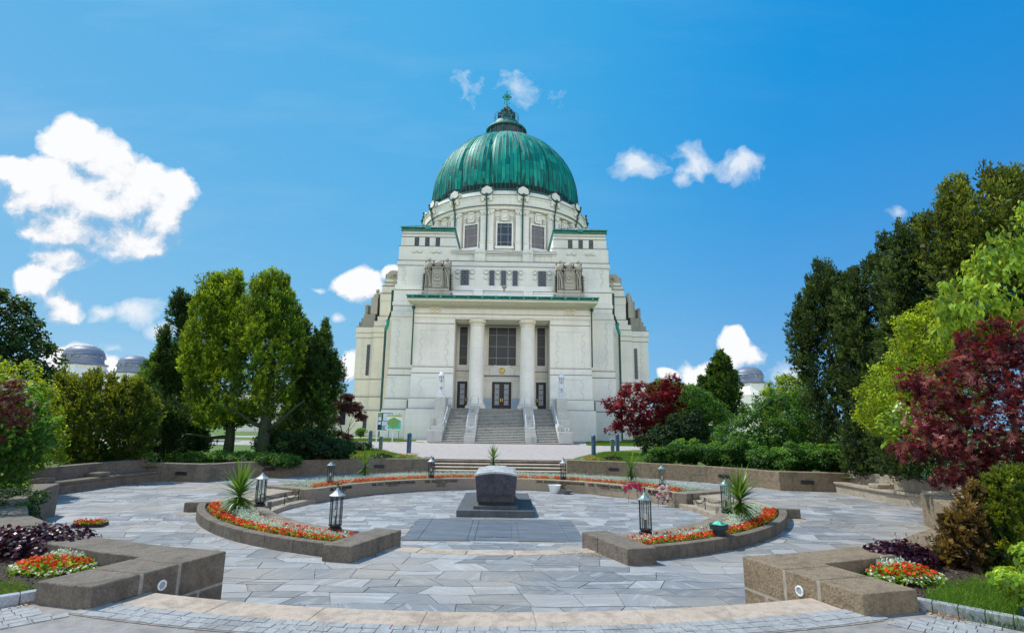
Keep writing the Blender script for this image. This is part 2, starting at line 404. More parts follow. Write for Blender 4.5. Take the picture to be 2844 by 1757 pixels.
FM = {
 'yew_bright': foliage_mat('yew_bright_green', (.010,.04,.004), (.06,.155,.012), (.50,.64,.03), .22),
 'yew_mid': foliage_mat('yew_mid_green', (.006,.022,.005), (.030,.09,.013), (.20,.34,.03), .2),
 'yew_dark': foliage_mat('yew_dark_green', (.007,.020,.007), (.034,.080,.022), (.20,.28,.055), .2),
 'yew_brown': foliage_mat('yew_brown_green', (.010,.022,.005), (.045,.095,.014), (.38,.42,.05), .22),
 'yew_gold': foliage_mat('golden_yew', (.010,.035,.006), (.04,.11,.014), (.50,.52,.03), .28),
 'yew_rust': foliage_mat('rusty_yew', (.02,.013,.008), (.17,.10,.035), (.50,.34,.10), .25),
 'tree_dark': foliage_mat('tree_dark_green', (.006,.022,.006), (.03,.085,.018), (.13,.21,.035), .3),
 'shrub': foliage_mat('shrub_green', (.010,.04,.007), (.06,.17,.022), (.24,.44,.05), .4),
 'shrub_dark': foliage_mat('shrub_dark', (.005,.018,.005), (.02,.058,.012), (.09,.17,.03), .25),
 'lime': foliage_mat('lime_green', (.035,.08,.006), (.21,.35,.012), (.60,.74,.05), .45),
 'lime_soft': foliage_mat('soft_lime_green', (.04,.09,.01), (.13,.26,.03), (.28,.45,.06), .45),
 'leaf_light': foliage_mat('light_leaf', (.04,.11,.010), (.22,.40,.025), (.62,.80,.12), .45),
 'purple': foliage_mat('purple_maple', (.012,.003,.008), (.24,.05,.055), (.70,.32,.28), .4, .45, (.45,.03,.03)),
 'red': foliage_mat('red_maple', (.03,.002,.005), (.26,.012,.022), (.62,.07,.07), .4, .5, (.6,.02,.03)),
 'red_faint': foliage_mat('dull_red_maple', (.02,.008,.008), (.11,.03,.03), (.26,.11,.08), .35, .5, (.4,.08,.06)),
 'heuchera': foliage_mat('heuchera', (.012,.003,.008), (.06,.01,.028), (.22,.09,.15), .15, .3, (.3,.02,.05)),
 'blossom': foliage_mat('cream_blossom', (.2,.3,.05), (.55,.6,.2), (.85,.85,.6), .3, .6, (.8,.85,.5)),
 'begonia_leaf': foliage_mat('begonia_leaf', (.04,.11,.01), (.2,.38,.03), (.55,.68,.09), .4),
 'begonia_red': foliage_mat('begonia_red', (.5,.012,.004), (.85,.05,.01), (.95,.22,.06), .35, .5, (.9,.1,.03)),
 'begonia_white': foliage_mat('begonia_white', (.5,.5,.4), (.75,.75,.65), (.9,.9,.8), .2, .5, (.9,.9,.8)),
 'silver': foliage_mat('silver_leaf', (.28,.38,.24), (.62,.72,.56), (.92,.95,.87), .35, .7, (.6,.75,.5)),
 'pink': foliage_mat('pink_flower', (.4,.005,.06), (.75,.02,.17), (.9,.2,.4), .25, .5, (.95,.1,.3)),
 'pale_pink': foliage_mat('pale_pink_flower', (.6,.3,.35), (.85,.6,.65), (.92,.85,.85), .25, .5, (.9,.7,.75)),
 'yucca': foliage_mat('yucca_leaf', (.02,.06,.01), (.07,.17,.02), (.25,.38,.06), .25, .35),
 'grass': foliage_mat('grass_blades', (.03,.08,.006), (.09,.2,.015), (.26,.4,.05), .35, .6),
 'bark_chips': foliage_mat('bark_mulch', (.02,.01,.007), (.08,.04,.025), (.22,.13,.09), 0, .9, (.1,.05,.03)),
 'leaf_litter': foliage_mat('leaf_litter', (.15,.07,.03), (.35,.18,.07), (.55,.32,.12), 0, .9, (.2,.1,.05)),
}

# ------------------------------------------------------------------ foliage generators (numpy)
def unit(a): return a / np.maximum(np.linalg.norm(a, axis=1, keepdims=True), 1e-9)
def rdir(n): return unit(RNG.normal(size=(n, 3)))

def leaf_quads(P, D, Nn, L, W, fold=0.0):
    """rhombic leaves: P base, D long axis (unit), Nn rough normal; L, W arrays"""
    D = unit(D); S = unit(np.cross(D, Nn)); L = np.asarray(L).reshape(-1, 1); W = np.asarray(W).reshape(-1, 1)
    n = len(P)
    V = np.empty((n, 4, 3))
    V[:, 0] = P; V[:, 1] = P + D*L*.45 + S*W*.5; V[:, 2] = P + D*L; V[:, 3] = P + D*L*.45 - S*W*.5
    if fold:
        N2 = np.cross(S, D); V[:, 2] -= N2*L*fold; 
    F = np.arange(n*4).reshape(n, 4)
    return V.reshape(-1, 3), F

class Leaves:
    def __init__(s): s.V = []; s.F = []; s.A = []; s.n = 0
    def add(s, V, F, A): s.V.append(V); s.F.append(F + s.n); s.A.append(A); s.n += len(V)
    def build(s, name, mat, parent=None, off=None):
        return np_mesh(name, np.concatenate(s.V), np.concatenate(s.F), mat, parent, np.clip(np.concatenate(s.A), 0, 1), off)

def broad(lv, blobs, density, L, W, clump=.35, nsub=14, droop=.3, fill=.25, jitter=.5, tint_up=.5, palmate=0):
    """blobs: (x,y,z,rx,ry,rz). leaves sit on the shells of sub-clumps carried by each blob"""
    for (bx, by, bz, rx, ry, rz) in blobs:
        c = np.array([bx, by, bz]); r = np.array([rx, ry, rz])
        k = max(5, int(nsub * (rx*ry + ry*rz + rx*rz) / 3 / (clump**2) * .35))
        d = rdir(k); d[:, 2] = np.where(d[:, 2] < -.5, -d[:, 2]*.6, d[:, 2])
        sc_ = RNG.uniform(.55, 1.0, (k, 1))
        C = c + d*r*sc_
        R = clump * RNG.uniform(.6, 1.35, k)
        m = max(8, int(density * clump * clump * 12))
        idx = np.repeat(np.arange(k), m); n = len(idx)
        q = rdir(n); q[:, 2] = np.abs(q[:, 2])*np.where(RNG.random(n) < .75, 1, -1)
        P = C[idx] + q * (R[idx] * RNG.uniform(.6, 1.08, n))[:, None] * np.array([1.1, 1.1, .75])
        out = unit((P - c) / r)
        Nn = unit(q*.6 + out*.4 + np.array([0, 0, .5]) + RNG.normal(size=(n, 3))*jitter)
        D = unit(np.cross(Nn, RNG.normal(size=(n, 3))) + out*.4 - np.array([0, 0, droop]))
        ct = RNG.normal(0, .13, k)[idx]
        A = .30 + ct + RNG.normal(0, .13, n) + .28*q[:, 2]*tint_up*2 + .10*out[:, 2]
        Ls = L*RNG.uniform(.65, 1.25, n); Ws = W*RNG.uniform(.7, 1.2, n)
        if palmate:
            S = unit(np.cross(D, Nn))
            for a in np.linspace(-1.25, 1.25, palmate):
                D2 = D*math.cos(a) + S*math.sin(a)
                V, F = leaf_quads(P, D2, Nn, Ls*(1-.25*abs(a)), Ws, .15)
                lv.add(V, F, A + RNG.normal(0, .05, n))
        else:
            V, F = leaf_quads(P, D, Nn, Ls, Ws, .12)
            lv.add(V, F, A)
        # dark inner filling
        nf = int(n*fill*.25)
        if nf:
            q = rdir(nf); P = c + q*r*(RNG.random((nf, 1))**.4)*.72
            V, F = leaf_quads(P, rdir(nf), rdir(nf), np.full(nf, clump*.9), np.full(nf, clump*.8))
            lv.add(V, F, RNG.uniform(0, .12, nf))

def plume(lv, x, y, z0, z1, r, n_tw, L=.13, W=.05, tw=.45, upw=.9, tint=0.0, belly=.35, lean=(0, 0), ragged=.25, per=26, core=True, flat=0.0):
    """upright conifer plume: twigs leave the axis outward and up and carry needle sprays"""
    t = RNG.random(n_tw)**.85
    prof = np.where(t < belly, .6 + .4*(t/belly), ((1 - t)/(1 - belly))**.5)
    # lumps
    th = RNG.uniform(0, 2*PI, n_tw)
    ph = RNG.uniform(0, 6.28, 4)
    lump = 1 + .16*np.sin(3*th + ph[0] + t*7) + .14*np.sin(5*th + ph[1] - t*11) + RNG.normal(0, .10, n_tw)*ragged*4
    rad = r*prof*np.clip(lump, .4, 1.5)*RNG.uniform(.72, 1.0, n_tw)
    ax = np.stack([x + lean[0]*t, y + lean[1]*t, z0 + (z1 - z0)*t], 1)
    o = np.stack([np.cos(th), np.sin(th), np.zeros(n_tw)], 1)
    C = ax + o*(rad - tw*.5*.6)[:, None]
    d = unit(o*(1 - .55*t)[:, None] + np.array([0, 0, 1])*upw*(.55 + .6*t)[:, None] + RNG.normal(size=(n_tw, 3))*.22)
    ct = RNG.normal(0, .12, n_tw) + .15*np.sin(4*th + ph[2] + 9*t)
    idx = np.repeat(np.arange(n_tw), per); n = len(idx)
    s = RNG.random(n)
    twl = tw*RNG.uniform(.7, 1.25, n_tw)
    P = C[idx] + d[idx]*(s*twl[idx])[:, None]
    side = rdir(n)
    D = unit(d[idx]*.9 + side*(1.1 - .5*s)[:, None])
    P = P + side*(tw*.10*(1.3 - s))[:, None]
    A = .22 + tint + ct[idx] + s*.38 + RNG.normal(0, .10, n)
    V, F = leaf_quads(P, D, rdir(n), L*RNG.uniform(.7, 1.3, n), W*RNG.uniform(.7, 1.3, n))
    lv.add(V, F, A)
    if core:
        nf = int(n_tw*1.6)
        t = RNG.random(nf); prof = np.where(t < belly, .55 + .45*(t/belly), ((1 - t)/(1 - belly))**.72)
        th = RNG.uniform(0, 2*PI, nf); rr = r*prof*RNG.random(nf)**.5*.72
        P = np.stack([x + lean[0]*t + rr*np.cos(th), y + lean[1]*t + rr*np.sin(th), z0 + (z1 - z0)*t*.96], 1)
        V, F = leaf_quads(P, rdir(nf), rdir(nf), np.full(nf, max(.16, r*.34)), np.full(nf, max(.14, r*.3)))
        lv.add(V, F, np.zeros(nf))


def seg_dist(X, Z, P):
    d = np.full(len(X), 1e9)
    for i in range(len(P)):
        ax, az = P[i-1]; bx, bz = P[i]; vx, vz = bx-ax, bz-az; L2 = vx*vx+vz*vz+1e-9
        t = np.clip(((X-ax)*vx+(Z-az)*vz)/L2, 0, 1); d = np.minimum(d, np.hypot(X-ax-t*vx, Z-az-t*vz))
    return d
def inside(X, Z, P):
    c = np.zeros(len(X), bool); j = len(P)-1
    for i in range(len(P)):
        xi, zi = P[i]; xj, zj = P[j]
        m = (zi > Z) != (zj > Z); xs = (xj-xi)*(Z-zi)/((zj-zi) if zj != zi else 1e-9)+xi
        c ^= m & (X < xs); j = i
    return c
def crown_mass(lv, P, y0, depth, tuft, ntuft_k, per, style, L, W, tint=0, dark=.6, palm=0, ragged=.5, tw=.9):
    """fills a crown outline with tufts of foliage; rounded in depth, dark inside, light where a tuft points up and out"""
    P = [(p[0], max(p[1], .02)) for p in P]
    xs = [p[0] for p in P]; zs = [p[1] for p in P]; A_ = abs(area(P)); J = int(ntuft_k*A_/(tuft*tuft)); cxm = sum(xs)/len(xs); czm = sum(zs)/len(zs)
    X = RNG.uniform(min(xs), max(xs), J*12); Z = RNG.uniform(min(zs), max(zs), J*12)
    ok = inside(X, Z, P); X, Z = X[ok], Z[ok]; d = seg_dist(X, Z, P)
    keep = RNG.random(len(X)) < np.where(d < tuft*.25, .7, 1); X, Z, d = X[keep][:J], Z[keep][:J], d[keep][:J]; J = len(X)
    hd = depth*np.sqrt(np.clip(d/(depth*.9), .03, 1)); u = RNG.uniform(-1, 1, J); u = np.sign(u)*np.abs(u)**.35; u = np.where(RNG.random(J) < .35, -np.abs(u), u)
    Yc = y0 + u*hd
    C = np.stack([X, Yc, Z], 1)
    out = unit(np.stack([(X-cxm)*.5, u*depth*1.0, (Z-czm)*.25+.25], 1) + RNG.normal(size=(J, 3))*.15)
    R_ = tuft*RNG.uniform(.6, 1.35, J)*np.clip(.7+d/(tuft*1.6), .7, 1)
    sun_ = (out*np.array([-.49, .1, .87])).sum(1)  # sun-facing tufts get a lighter tint: sunlight put into the leaf colour
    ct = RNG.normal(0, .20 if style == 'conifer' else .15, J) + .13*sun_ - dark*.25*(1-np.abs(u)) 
    i = np.repeat(np.arange(J), per); n = len(i); q = rdir(n)
    if style == 'conifer':
        q[:, 2] = q[:, 2]*.9+.15; q = unit(q); s = RNG.random(n)**.6
        pos = C[i] + q*(R_[i]*s)[:, None]*np.array([.85, .85, 1.45]); pos[:, 2] = np.maximum(pos[:, 2], .02)
        D = unit(q*.75 + out[i]*.45 + np.array([0, 0, tw]) + RNG.normal(size=(n, 3))*.35)
        Nn = unit(q*.8 + out[i]*.6 + RNG.normal(size=(n, 3))*.45)
        A = .17 + tint + ct[i] + .26*q[:, 2]*s + .16*(q*out[i]).sum(1)*s + RNG.normal(0, .09, n)
        V, F = leaf_quads(pos, D, Nn, L*RNG.uniform(.6, 1.4, n), W*RNG.uniform(.7, 1.3, n)); lv.add(V, F, A)
    else:
        s = RNG.uniform(.35, 1.0, n); pos = C[i] + q*(R_[i]*s)[:, None]
        Nn = unit(q*.5 + out[i]*.3 + np.array([0, 0, .55]) + RNG.normal(size=(n, 3))*ragged)
        D = unit(np.cross(Nn, RNG.normal(size=(n, 3))) + out[i]*.35 - np.array([0, 0, tw]))
        A = .26 + tint + ct[i] + .20*q[:, 2]*s + .10*(q*out[i]).sum(1) + RNG.normal(0, .12, n)
        Ls = L*RNG.uniform(.65, 1.25, n); Ws = W*RNG.uniform(.7, 1.2, n)
        if palm:
            S = unit(np.cross(D, Nn))
            for a in np.linspace(-1.25, 1.25, palm):
                V, F = leaf_quads(pos, D*math.cos(a)+S*math.sin(a), Nn, Ls*(1-.25*abs(a)), Ws, .15); lv.add(V, F, A + RNG.normal(0, .05, n))
        else:
            V, F = leaf_quads(pos, D, Nn, Ls, Ws, .14); lv.add(V, F, A)
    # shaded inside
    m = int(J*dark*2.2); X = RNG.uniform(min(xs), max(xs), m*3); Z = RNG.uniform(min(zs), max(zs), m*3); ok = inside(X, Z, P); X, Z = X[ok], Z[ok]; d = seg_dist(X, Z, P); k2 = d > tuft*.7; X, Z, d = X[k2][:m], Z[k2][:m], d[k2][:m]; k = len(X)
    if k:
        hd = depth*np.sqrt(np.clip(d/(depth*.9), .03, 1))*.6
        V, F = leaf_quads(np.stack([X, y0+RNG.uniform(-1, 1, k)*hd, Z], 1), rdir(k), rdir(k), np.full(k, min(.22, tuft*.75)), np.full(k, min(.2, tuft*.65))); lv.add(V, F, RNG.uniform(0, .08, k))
def span(P, x):
    zs = []
    for i in range(len(P)):
        (ax, az), (bx, bz) = P[i-1], P[i]
        if (ax > x) != (bx > x): zs.append(az+(bz-az)*(x-ax)/(bx-ax))
    return (min(zs), max(zs)) if zs else None
def column_mass(lv, P, y0, depth, r, L, W, tint, length=(1.0, 2.2), tw=.30, dens=75, per=22, fk=1.5, upw=1.1):
    """upright columns of sprays, as yews grow: a back row reaching the outline, shorter ones in front"""
    xs = [p[0] for p in P]; x0, x1 = min(xs), max(xs); x = x0 + r*.45
    while x < x1 - r*.3:
        sp = span(P, x)
        if sp and sp[1]-sp[0] > r:
            rr = r*RNG.uniform(.7, 1.1); ln = min(sp[1]-sp[0], RNG.uniform(2.2, 3.4)); z1 = sp[1]+RNG.uniform(-.12, .10)
            plume(lv, x, y0+RNG.uniform(-.15, .4)*depth, max(z1-ln, .02), z1, rr, int(dens*rr*ln*1.3), L, W, tw, upw, tint+RNG.normal(0, .05), .45, (RNG.uniform(-.1, .1), 0), .3, per, True)
        x += r*RNG.uniform(.75, 1.1)
    P2 = [(p[0], p[1]) for p in P]; n = int(fk*abs(area(P2))/(r*1.5)); X = RNG.uniform(x0, x1, n*10); Z = RNG.uniform(min(p[1] for p in P), max(p[1] for p in P), n*10)
    ok = inside(X, Z, P2); X, Z = X[ok][:n], Z[ok][:n]; d = seg_dist(X, Z, P2); zb = min(p[1] for p in P)
    for a, z, dd in zip(X, Z, d):
        rr = r*RNG.uniform(.55, .95); ln = RNG.uniform(*length); sp = span(P2, a); lo = max(sp[0] if sp else z-ln, z-ln, .02)
        if z-lo < .35: lo = max(z-.4, .0)
        yy_ = y0 - depth*math.sqrt(min(1, max(.04, dd/depth)))*RNG.uniform(.45, 1.0) if RNG.random() < .72 else y0 + depth*math.sqrt(min(1, max(.04, dd/depth)))*RNG.uniform(.45, 1.0)
        plume(lv, float(a), yy_, lo, z+.1, rr, max(14, int(dens*rr*(z+.1-lo)*1.3)), L, W, tw, upw, tint+RNG.normal(0, .08), .55, (RNG.uniform(-.12, .12), 0), .3, per, False)
COLM = {'conA': (.42, 1.0, 2.2), 'conB': (.42, 1.0, 2.2), 'conC': (.42, 1.0, 2.2), 'conD': (.42, 1.0, 2.2), 'gold': (.30, .5, 1.1), 'yew1': (.40, 1.3, 2.8), 'yew2': (.40, 1.3, 2.8), 'yew3': (.40, 1.3, 2.8), 'yewT': (.30, .7, 1.8), 'pyr': (.5, .7, 1.6)}
def mass_tree(key, label, mat, name='conifer_tree', cat='tree', depth=1.0, tuft=.3, k=.9, per=60, style='conifer', L=.12, W=.045, tint=0, dark=.6, palm=0, trunk=(), tw=.9, bark='bark', tints=None, extra=None, ragged=.5):
    dk = 1.0 if style == 'broad' and palm else 2.7 if style == 'conifer' else 2.4
    if palm: dk = 2.0
    Y, PP = MASS[key]; bx = sum(p[0] for p in PP[0])/len(PP[0]); t = thing(name, label, cat, (round(bx, 2), Y, 0)); lv = Leaves()
    for j, P in enumerate(PP):
        tj = tint if tints is None else tints[j]; col_ = COLM.get(key)
        crown_mass(lv, P, Y, depth*(.8 if col_ else 1), tuft, k*dk*(.38 if col_ else 1), int(per*.8), style, L, W, tj-(.1 if col_ else 0), dark, palm, ragged, tw)
        if col_: column_mass(lv, [(p[0], max(p[1], .02)) for p in P], Y, depth, col_[0], L*.95, W*.9, tj, col_[1:])
    lv.build('crown', FM[mat], t, off=(round(bx, 2), Y, 0))
    mb = MB()
    for (p0, p1, r, br) in (trunk or [((bx, Y, 0), (bx, Y, sum(p[1] for p in PP[0])/len(PP[0])), .08, ())]): limbs(mb, p0, p1, r, br)
    mb.build('trunk', M[bark], t, smooth=True, world=True)
    if extra:
        for (nm, m2, kk, pp_, l2, w2) in extra:
            lv = Leaves(); crown_mass(lv, PP[0], Y-.15, depth, tuft*.8, kk, pp_, 'broad', l2, w2, .2, 0, 0, .3, .0); lv.build(nm, FM[m2], t, off=(round(bx, 2), Y, 0))
    return t

def limbs(mb, base, top, r0, branches=()):
    b = Vector(base); t = Vector(top)
    pts = [b + (t-b)*f + Vector((math.sin(f*7+b.x)*.06, math.cos(f*5+b.y)*.06, 0)) for f in (0, .2, .45, .7, 1)]
    mb.tube(pts, r0, 9, r0*.35)
    for (f, d, L, r) in branches:
        s = b + (t-b)*f; e = s + Vector(d).normalized()*L
        mb.tube([s, s.lerp(e, .35)+Vector((0, 0, -.04*L)), s.lerp(e, .7), e], r, 7, r*.3)

# ------------------------------------------------------------------ camera
TH = math.atan((1175 - 878.5)/1500); YAW = .0133; ROLL = .013
fwd = Vector((math.sin(YAW)*math.cos(TH), math.cos(YAW)*math.cos(TH), math.sin(TH)))
rgt = Vector((math.cos(YAW), -math.sin(YAW), 0)); upv = rgt.cross(fwd)
r2 = rgt*math.cos(ROLL) + upv*math.sin(ROLL); u2 = upv*math.cos(ROLL) - rgt*math.sin(ROLL)
cam = bpy.data.cameras.new('camera'); co = bpy.data.objects.new('camera', cam); COL.objects.link(co)
co.matrix_world = Matrix(((r2.x, u2.x, -fwd.x, .18), (r2.y, u2.y, -fwd.y, 0), (r2.z, u2.z, -fwd.z, 1.7), (0, 0, 0, 1)))
cam.sensor_width = 36; cam.lens = 36*1500/2844; cam.clip_end = 6000; cam.clip_start = .05
sc.camera = co

# ------------------------------------------------------------------ light
SUN = Vector((-.56, .27, 1)).normalized()
el = math.asin(SUN.z); az = math.atan2(SUN.x, SUN.y)
sd = bpy.data.lights.new('sun', 'SUN'); sd.energy = 4.7; sd.angle = math.radians(.55); sd.color = (1, .955, .88)
so = bpy.data.objects.new('sun', sd); COL.objects.link(so)
so.rotation_euler = SUN.to_track_quat('Z', 'Y').to_euler()

W = bpy.data.worlds.new('World'); sc.world = W; W.use_nodes = True
wt = W.node_tree; wn = wt.nodes; wl = wt.links
for n in list(wn): wn.remove(n)
wout = wn.new('ShaderNodeOutputWorld'); bg = wn.new('ShaderNodeBackground'); wl.new(bg.outputs[0], wout.inputs[0])
sky = wn.new('ShaderNodeTexSky'); sky.sky_type = 'NISHITA'; sky.sun_disc = False
sky.sun_elevation = el; sky.sun_rotation = az; sky.air_density = 1.3; sky.dust_density = .6; sky.ozone_density = 2.0; sky.altitude = 200
def wm(op, a, b=None, c=None, clamp=False):
    n = wn.new('ShaderNodeMath'); n.operation = op; n.use_clamp = clamp
    for i, x in enumerate((a, b, c)):
        if x is None: continue
        if isinstance(x, (int, float)): n.inputs[i].default_value = x
        else: wl.new(x, n.inputs[i])
    return n.outputs[0]
def wv(op, a, b=None, scale=None):
    n = wn.new('ShaderNodeVectorMath'); n.operation = op
    for i, x in enumerate((a, b)):
        if x is None: continue
        if isinstance(x, tuple): n.inputs[i].default_value = x
        else: wl.new(x, n.inputs[i])
    if scale is not None:
        if isinstance(scale, (int, float)): n.inputs['Scale'].default_value = scale
        else: wl.new(scale, n.inputs['Scale'])
    return n
def wmix(f, a, b, mode='MIX'):
    n = wn.new('ShaderNodeMix'); n.data_type = 'RGBA'; n.blend_type = mode
    for s_, x in ((n.inputs['Factor'], f), (n.inputs[6], a), (n.inputs[7], b)):
        if isinstance(x, (int, float)): s_.default_value = x
        elif isinstance(x, tuple): s_.default_value = (*x, 1)
        else: wl.new(x, s_)
    return n.outputs[2]
def wramp(f, stops):
    n = wn.new('ShaderNodeValToRGB'); cr = n.color_ramp
    while len(cr.elements) < len(stops): cr.elements.new(.5)
    for e, (p, c) in zip(cr.elements, stops): e.position = p; e.color = (*c, 1)
    wl.new(f, n.inputs[0]); return n.outputs[0]
wtc = wn.new('ShaderNodeTexCoord'); dirv = wtc.outputs['Generated']
wsep = wn.new('ShaderNodeSeparateXYZ'); wl.new(dirv, wsep.inputs[0])
yy = wm('MAXIMUM', wsep.outputs[1], .02)
pq = wn.new('ShaderNodeCombineXYZ'); wl.new(wm('DIVIDE', wsep.outputs[0], yy), pq.inputs[0]); wl.new(wm('DIVIDE', wsep.outputs[2], yy), pq.inputs[1])
def noise_w(scale, detail, rough, vec, dist=0):
    n = wn.new('ShaderNodeTexNoise'); n.inputs['Scale'].default_value = scale; n.inputs['Detail'].default_value = detail
    n.inputs['Roughness'].default_value = rough; n.inputs['Distortion'].default_value = dist; wl.new(vec, n.inputs['Vector']); return n.outputs['Fac']
# a flat layer of cumulus heaps, placed by bearing and elevation (tangents east/north, up/north); soft=wispy heaps
CL = [(-0.85, 0.532, 0.078, 0.053, 1, 0), (-0.803, 0.493, 0.069, 0.06, 1, 0), (-0.886, 0.456, 0.109, 0.055, 1, 0), (-0.975, 0.476, 0.054, 0.026, 1, 0), (-0.912, 0.42, 0.072, 0.044, 1, 0), (-0.812, 0.422, 0.117, 0.074, 1.1, 0), (-0.722, 0.441, 0.064, 0.069, 1, 0), (-0.667, 0.395, 0.054, 0.058, 1, 0), (-0.639, 0.443, 0.044, 0.049, 1, 0), (-0.846, 0.361, 0.089, 0.058, 1, 0), (-0.732, 0.347, 0.098, 0.043, 0.9, 0), (-0.85, 0.294, 0.057, 0.026, 0.8, 0), (-0.883, 0.248, 0.042, 0.042, 0.9, 0), (-0.835, 0.205, 0.04, 0.029, 0.75, 0), (-0.76, 0.2, 0.036, 0.022, 1.3, 1), (-0.686, 0.198, 0.051, 0.03, 1.4, 1), (-0.635, 0.16, 0.039, 0.022, 0.9, 1), (-0.27, 0.251, 0.04, 0.04, 1, 0), (-0.219, 0.284, 0.024, 0.018, 1, 0), (0.258, 0.513, 0.052, 0.035, 1.25, 1), (0.365, 0.528, 0.051, 0.048, 1.2, 1), (0.469, 0.51, 0.058, 0.04, 1.25, 1), (0.333, 0.489, 0.025, 0.024, 1, 1), (0.434, 0.151, 0.033, 0.027, 1, 0), (0.366, 0.098, 0.049, 0.022, 0.9, 0), (0.45, 0.122, 0.043, 0.024, 0.9, 0), (0.535, 0.099, 0.055, 0.02, 0.8, 1), (0.296, 0.097, 0.022, 0.012, 1, 0), (0.021, 0.673, 0.06, 0.033, 0.45, 1), (-0.082, 0.67, 0.043, 0.029, 0.4, 1), (-0.803, 0.111, 0.043, 0.026, 0.9, 0), (-0.729, 0.098, 0.034, 0.021, 0.8, 0), (-0.286, 0.103, 0.031, 0.031, 0.8, 0), (-0.314, 0.177, 0.017, 0.011, 1, 1), (-0.339, 0.236, 0.019, 0.01, 1, 1), (0.767, 0.413, 0.022, 0.012, 0.5, 1), (-0.722, 0.128, 0.023, 0.012, 0.6, 1)]
warp = wn.new('ShaderNodeTexNoise'); warp.inputs['Scale'].default_value = 7; warp.inputs['Detail'].default_value = 5; wl.new(pq.outputs[0], warp.inputs['Vector'])
wcol = wv('SUBTRACT', warp.outputs['Color'], (.5, .5, .5))
pw = wv('ADD', pq.outputs[0], wv('SCALE', wcol.outputs[0], scale=.10).outputs[0]).outputs[0]
def heap(blobs, vec):
    out = None
    for (p, q, a, b, w) in blobs:
        d = wv('SUBTRACT', vec, (p, q, 0)); m = wv('MULTIPLY', d.outputs[0], (1/a, 1/b, 0)); L = wv('LENGTH', m.outputs[0]).outputs['Value']
        v = wm('MULTIPLY', wm('SUBTRACT', 1.0, L), w)
        out = v if out is None else wm('SMOOTH_MAX', out, v, .25)
    return out
def dens(vec, blobs, amp, sc_):
    f = noise_w(sc_, 9, .62, vec)
    return wm('ADD', heap(blobs, vec), wm('MULTIPLY', wm('SUBTRACT', f, .5), amp))
hard = [c[:5] for c in CL if c[5] == 0]; soft = [c[:5] for c in CL if c[5] == 1]
d1 = dens(pw, hard, 1.15, 13)
pw2 = wv('ADD', pw, (-.010, .022, 0)).outputs[0]
off_ = wv('ADD', pw, (-.022, .055, 0)).outputs[0]
d1o = dens(off_, hard, 1.15, 13)
grad = wm('SUBTRACT', d1o, d1)
pw3 = wv('ADD', pw, (-.008, .014, 0)).outputs[0]
fine_ = wm('SUBTRACT', noise_w(16, 9, .62, pw3), noise_w(16, 9, .62, pw))
shade = wm('ADD', wm('MULTIPLY', grad, 1.1), wm('MULTIPLY_ADD', fine_, 2.2, .26), clamp=True)
a1 = wm('MULTIPLY', wm('ADD', d1, .14), wm('MULTIPLY_ADD', shade, -2.8, 3.6), clamp=True); a1 = wm('SMOOTH_MIN', a1, 1.0, .2, clamp=True)
d2 = dens(pw, soft, 2.0, 22)
a2 = wm('MULTIPLY', wm('ADD', d2, 0.0), 1.1, clamp=True)
# light on the heaps: bright rims and sun side, blue-grey cores and undersides
ccol = wramp(shade, [(0, (1.0, 1.0, 1.0)), (.25, (.90, .92, .96)), (.5, (.62, .73, .86)), (.85, (.33, .54, .76)), (1, (.26, .49, .74))])
# air: Nishita sky, deepened towards the east and the zenith as in the photograph
skyc = wv('SCALE', sky.outputs[0], scale=.12).outputs[0]
az_ = wm('ADD', wm('MULTIPLY', wsep.outputs[0], .5), .5)
deep = wramp(az_, [(.15, (.115, .44, .80)), (.42, (.07, .42, .80)), (.56, (.04, .38, .78)), (.72, (.0, .29, .74)), (.88, (.0, .24, .68))])
skyc = wmix(.97, skyc, deep)
haze = wm('POWER', wm('SUBTRACT', 1.0, wm('ABSOLUTE', wsep.outputs[2])), 4.2)
skyc = wmix(wm('MULTIPLY', haze, wm('MULTIPLY_ADD', wsep.outputs[0], -.2, .72), clamp=True), skyc, (.42, .68, .86))
# unseen bright white bank added behind the viewer to light the shaded facade
bank = noise_w(2.2, 6, .6, dirv)
bf = wm('MULTIPLY', wm('MULTIPLY', wm('SUBTRACT', bank, .40), 6.0, clamp=True), wm('MULTIPLY', wm('MULTIPLY', wsep.outputs[1], -1.0), 2.2, clamp=True), clamp=True)
bf = wm('MULTIPLY', bf, wm('MULTIPLY', wm('MULTIPLY', wsep.outputs[2], 8.0, clamp=True), wm('MULTIPLY', wm('SUBTRACT', .52, wsep.outputs[2]), 5.0, clamp=True)))
skyc = wmix(bf, skyc, (3.8, 3.5, 3.25))
# thin veils and vapour trails
veil = noise_w(1.6, 6, .6, wv('MULTIPLY', pq.outputs[0], (1.0, 4.0, 1)).outputs[0])
skyc = wmix(wm('MULTIPLY', wm('SUBTRACT', veil, .48, clamp=True), wm('MULTIPLY_ADD', wsep.outputs[0], -.4, .26, clamp=True)), skyc, (.7, .82, .92))
skyc = wmix(wm('MULTIPLY', a2, .8), skyc, (.93, .96, .99))
skyc = wmix(a1, skyc, ccol)
wl.new(skyc, bg.inputs[0]); bg.inputs[1].default_value = 1.0

sc.view_settings.view_transform = 'Standard'; sc.view_settings.look = 'None'; sc.view_settings.exposure = 0
sc.render.engine = 'CYCLES'; sc.cycles.max_bounces = 6; sc.cycles.transparent_max_bounces = 12
sc.cycles.diffuse_bounces = 3; sc.cycles.glossy_bounces = 2

# ------------------------------------------------------------------ ground
ZW = -.5; ZS = -.85                      # walkway and sunken court levels
def add_sheet(name, pts, z, mat, kind='structure'):
    o = MB().add([(p[0], p[1], z) for p in pts], [tuple(range(len(pts)))]).build(name, mat)
    tag(o, None, None, kind=kind); return o
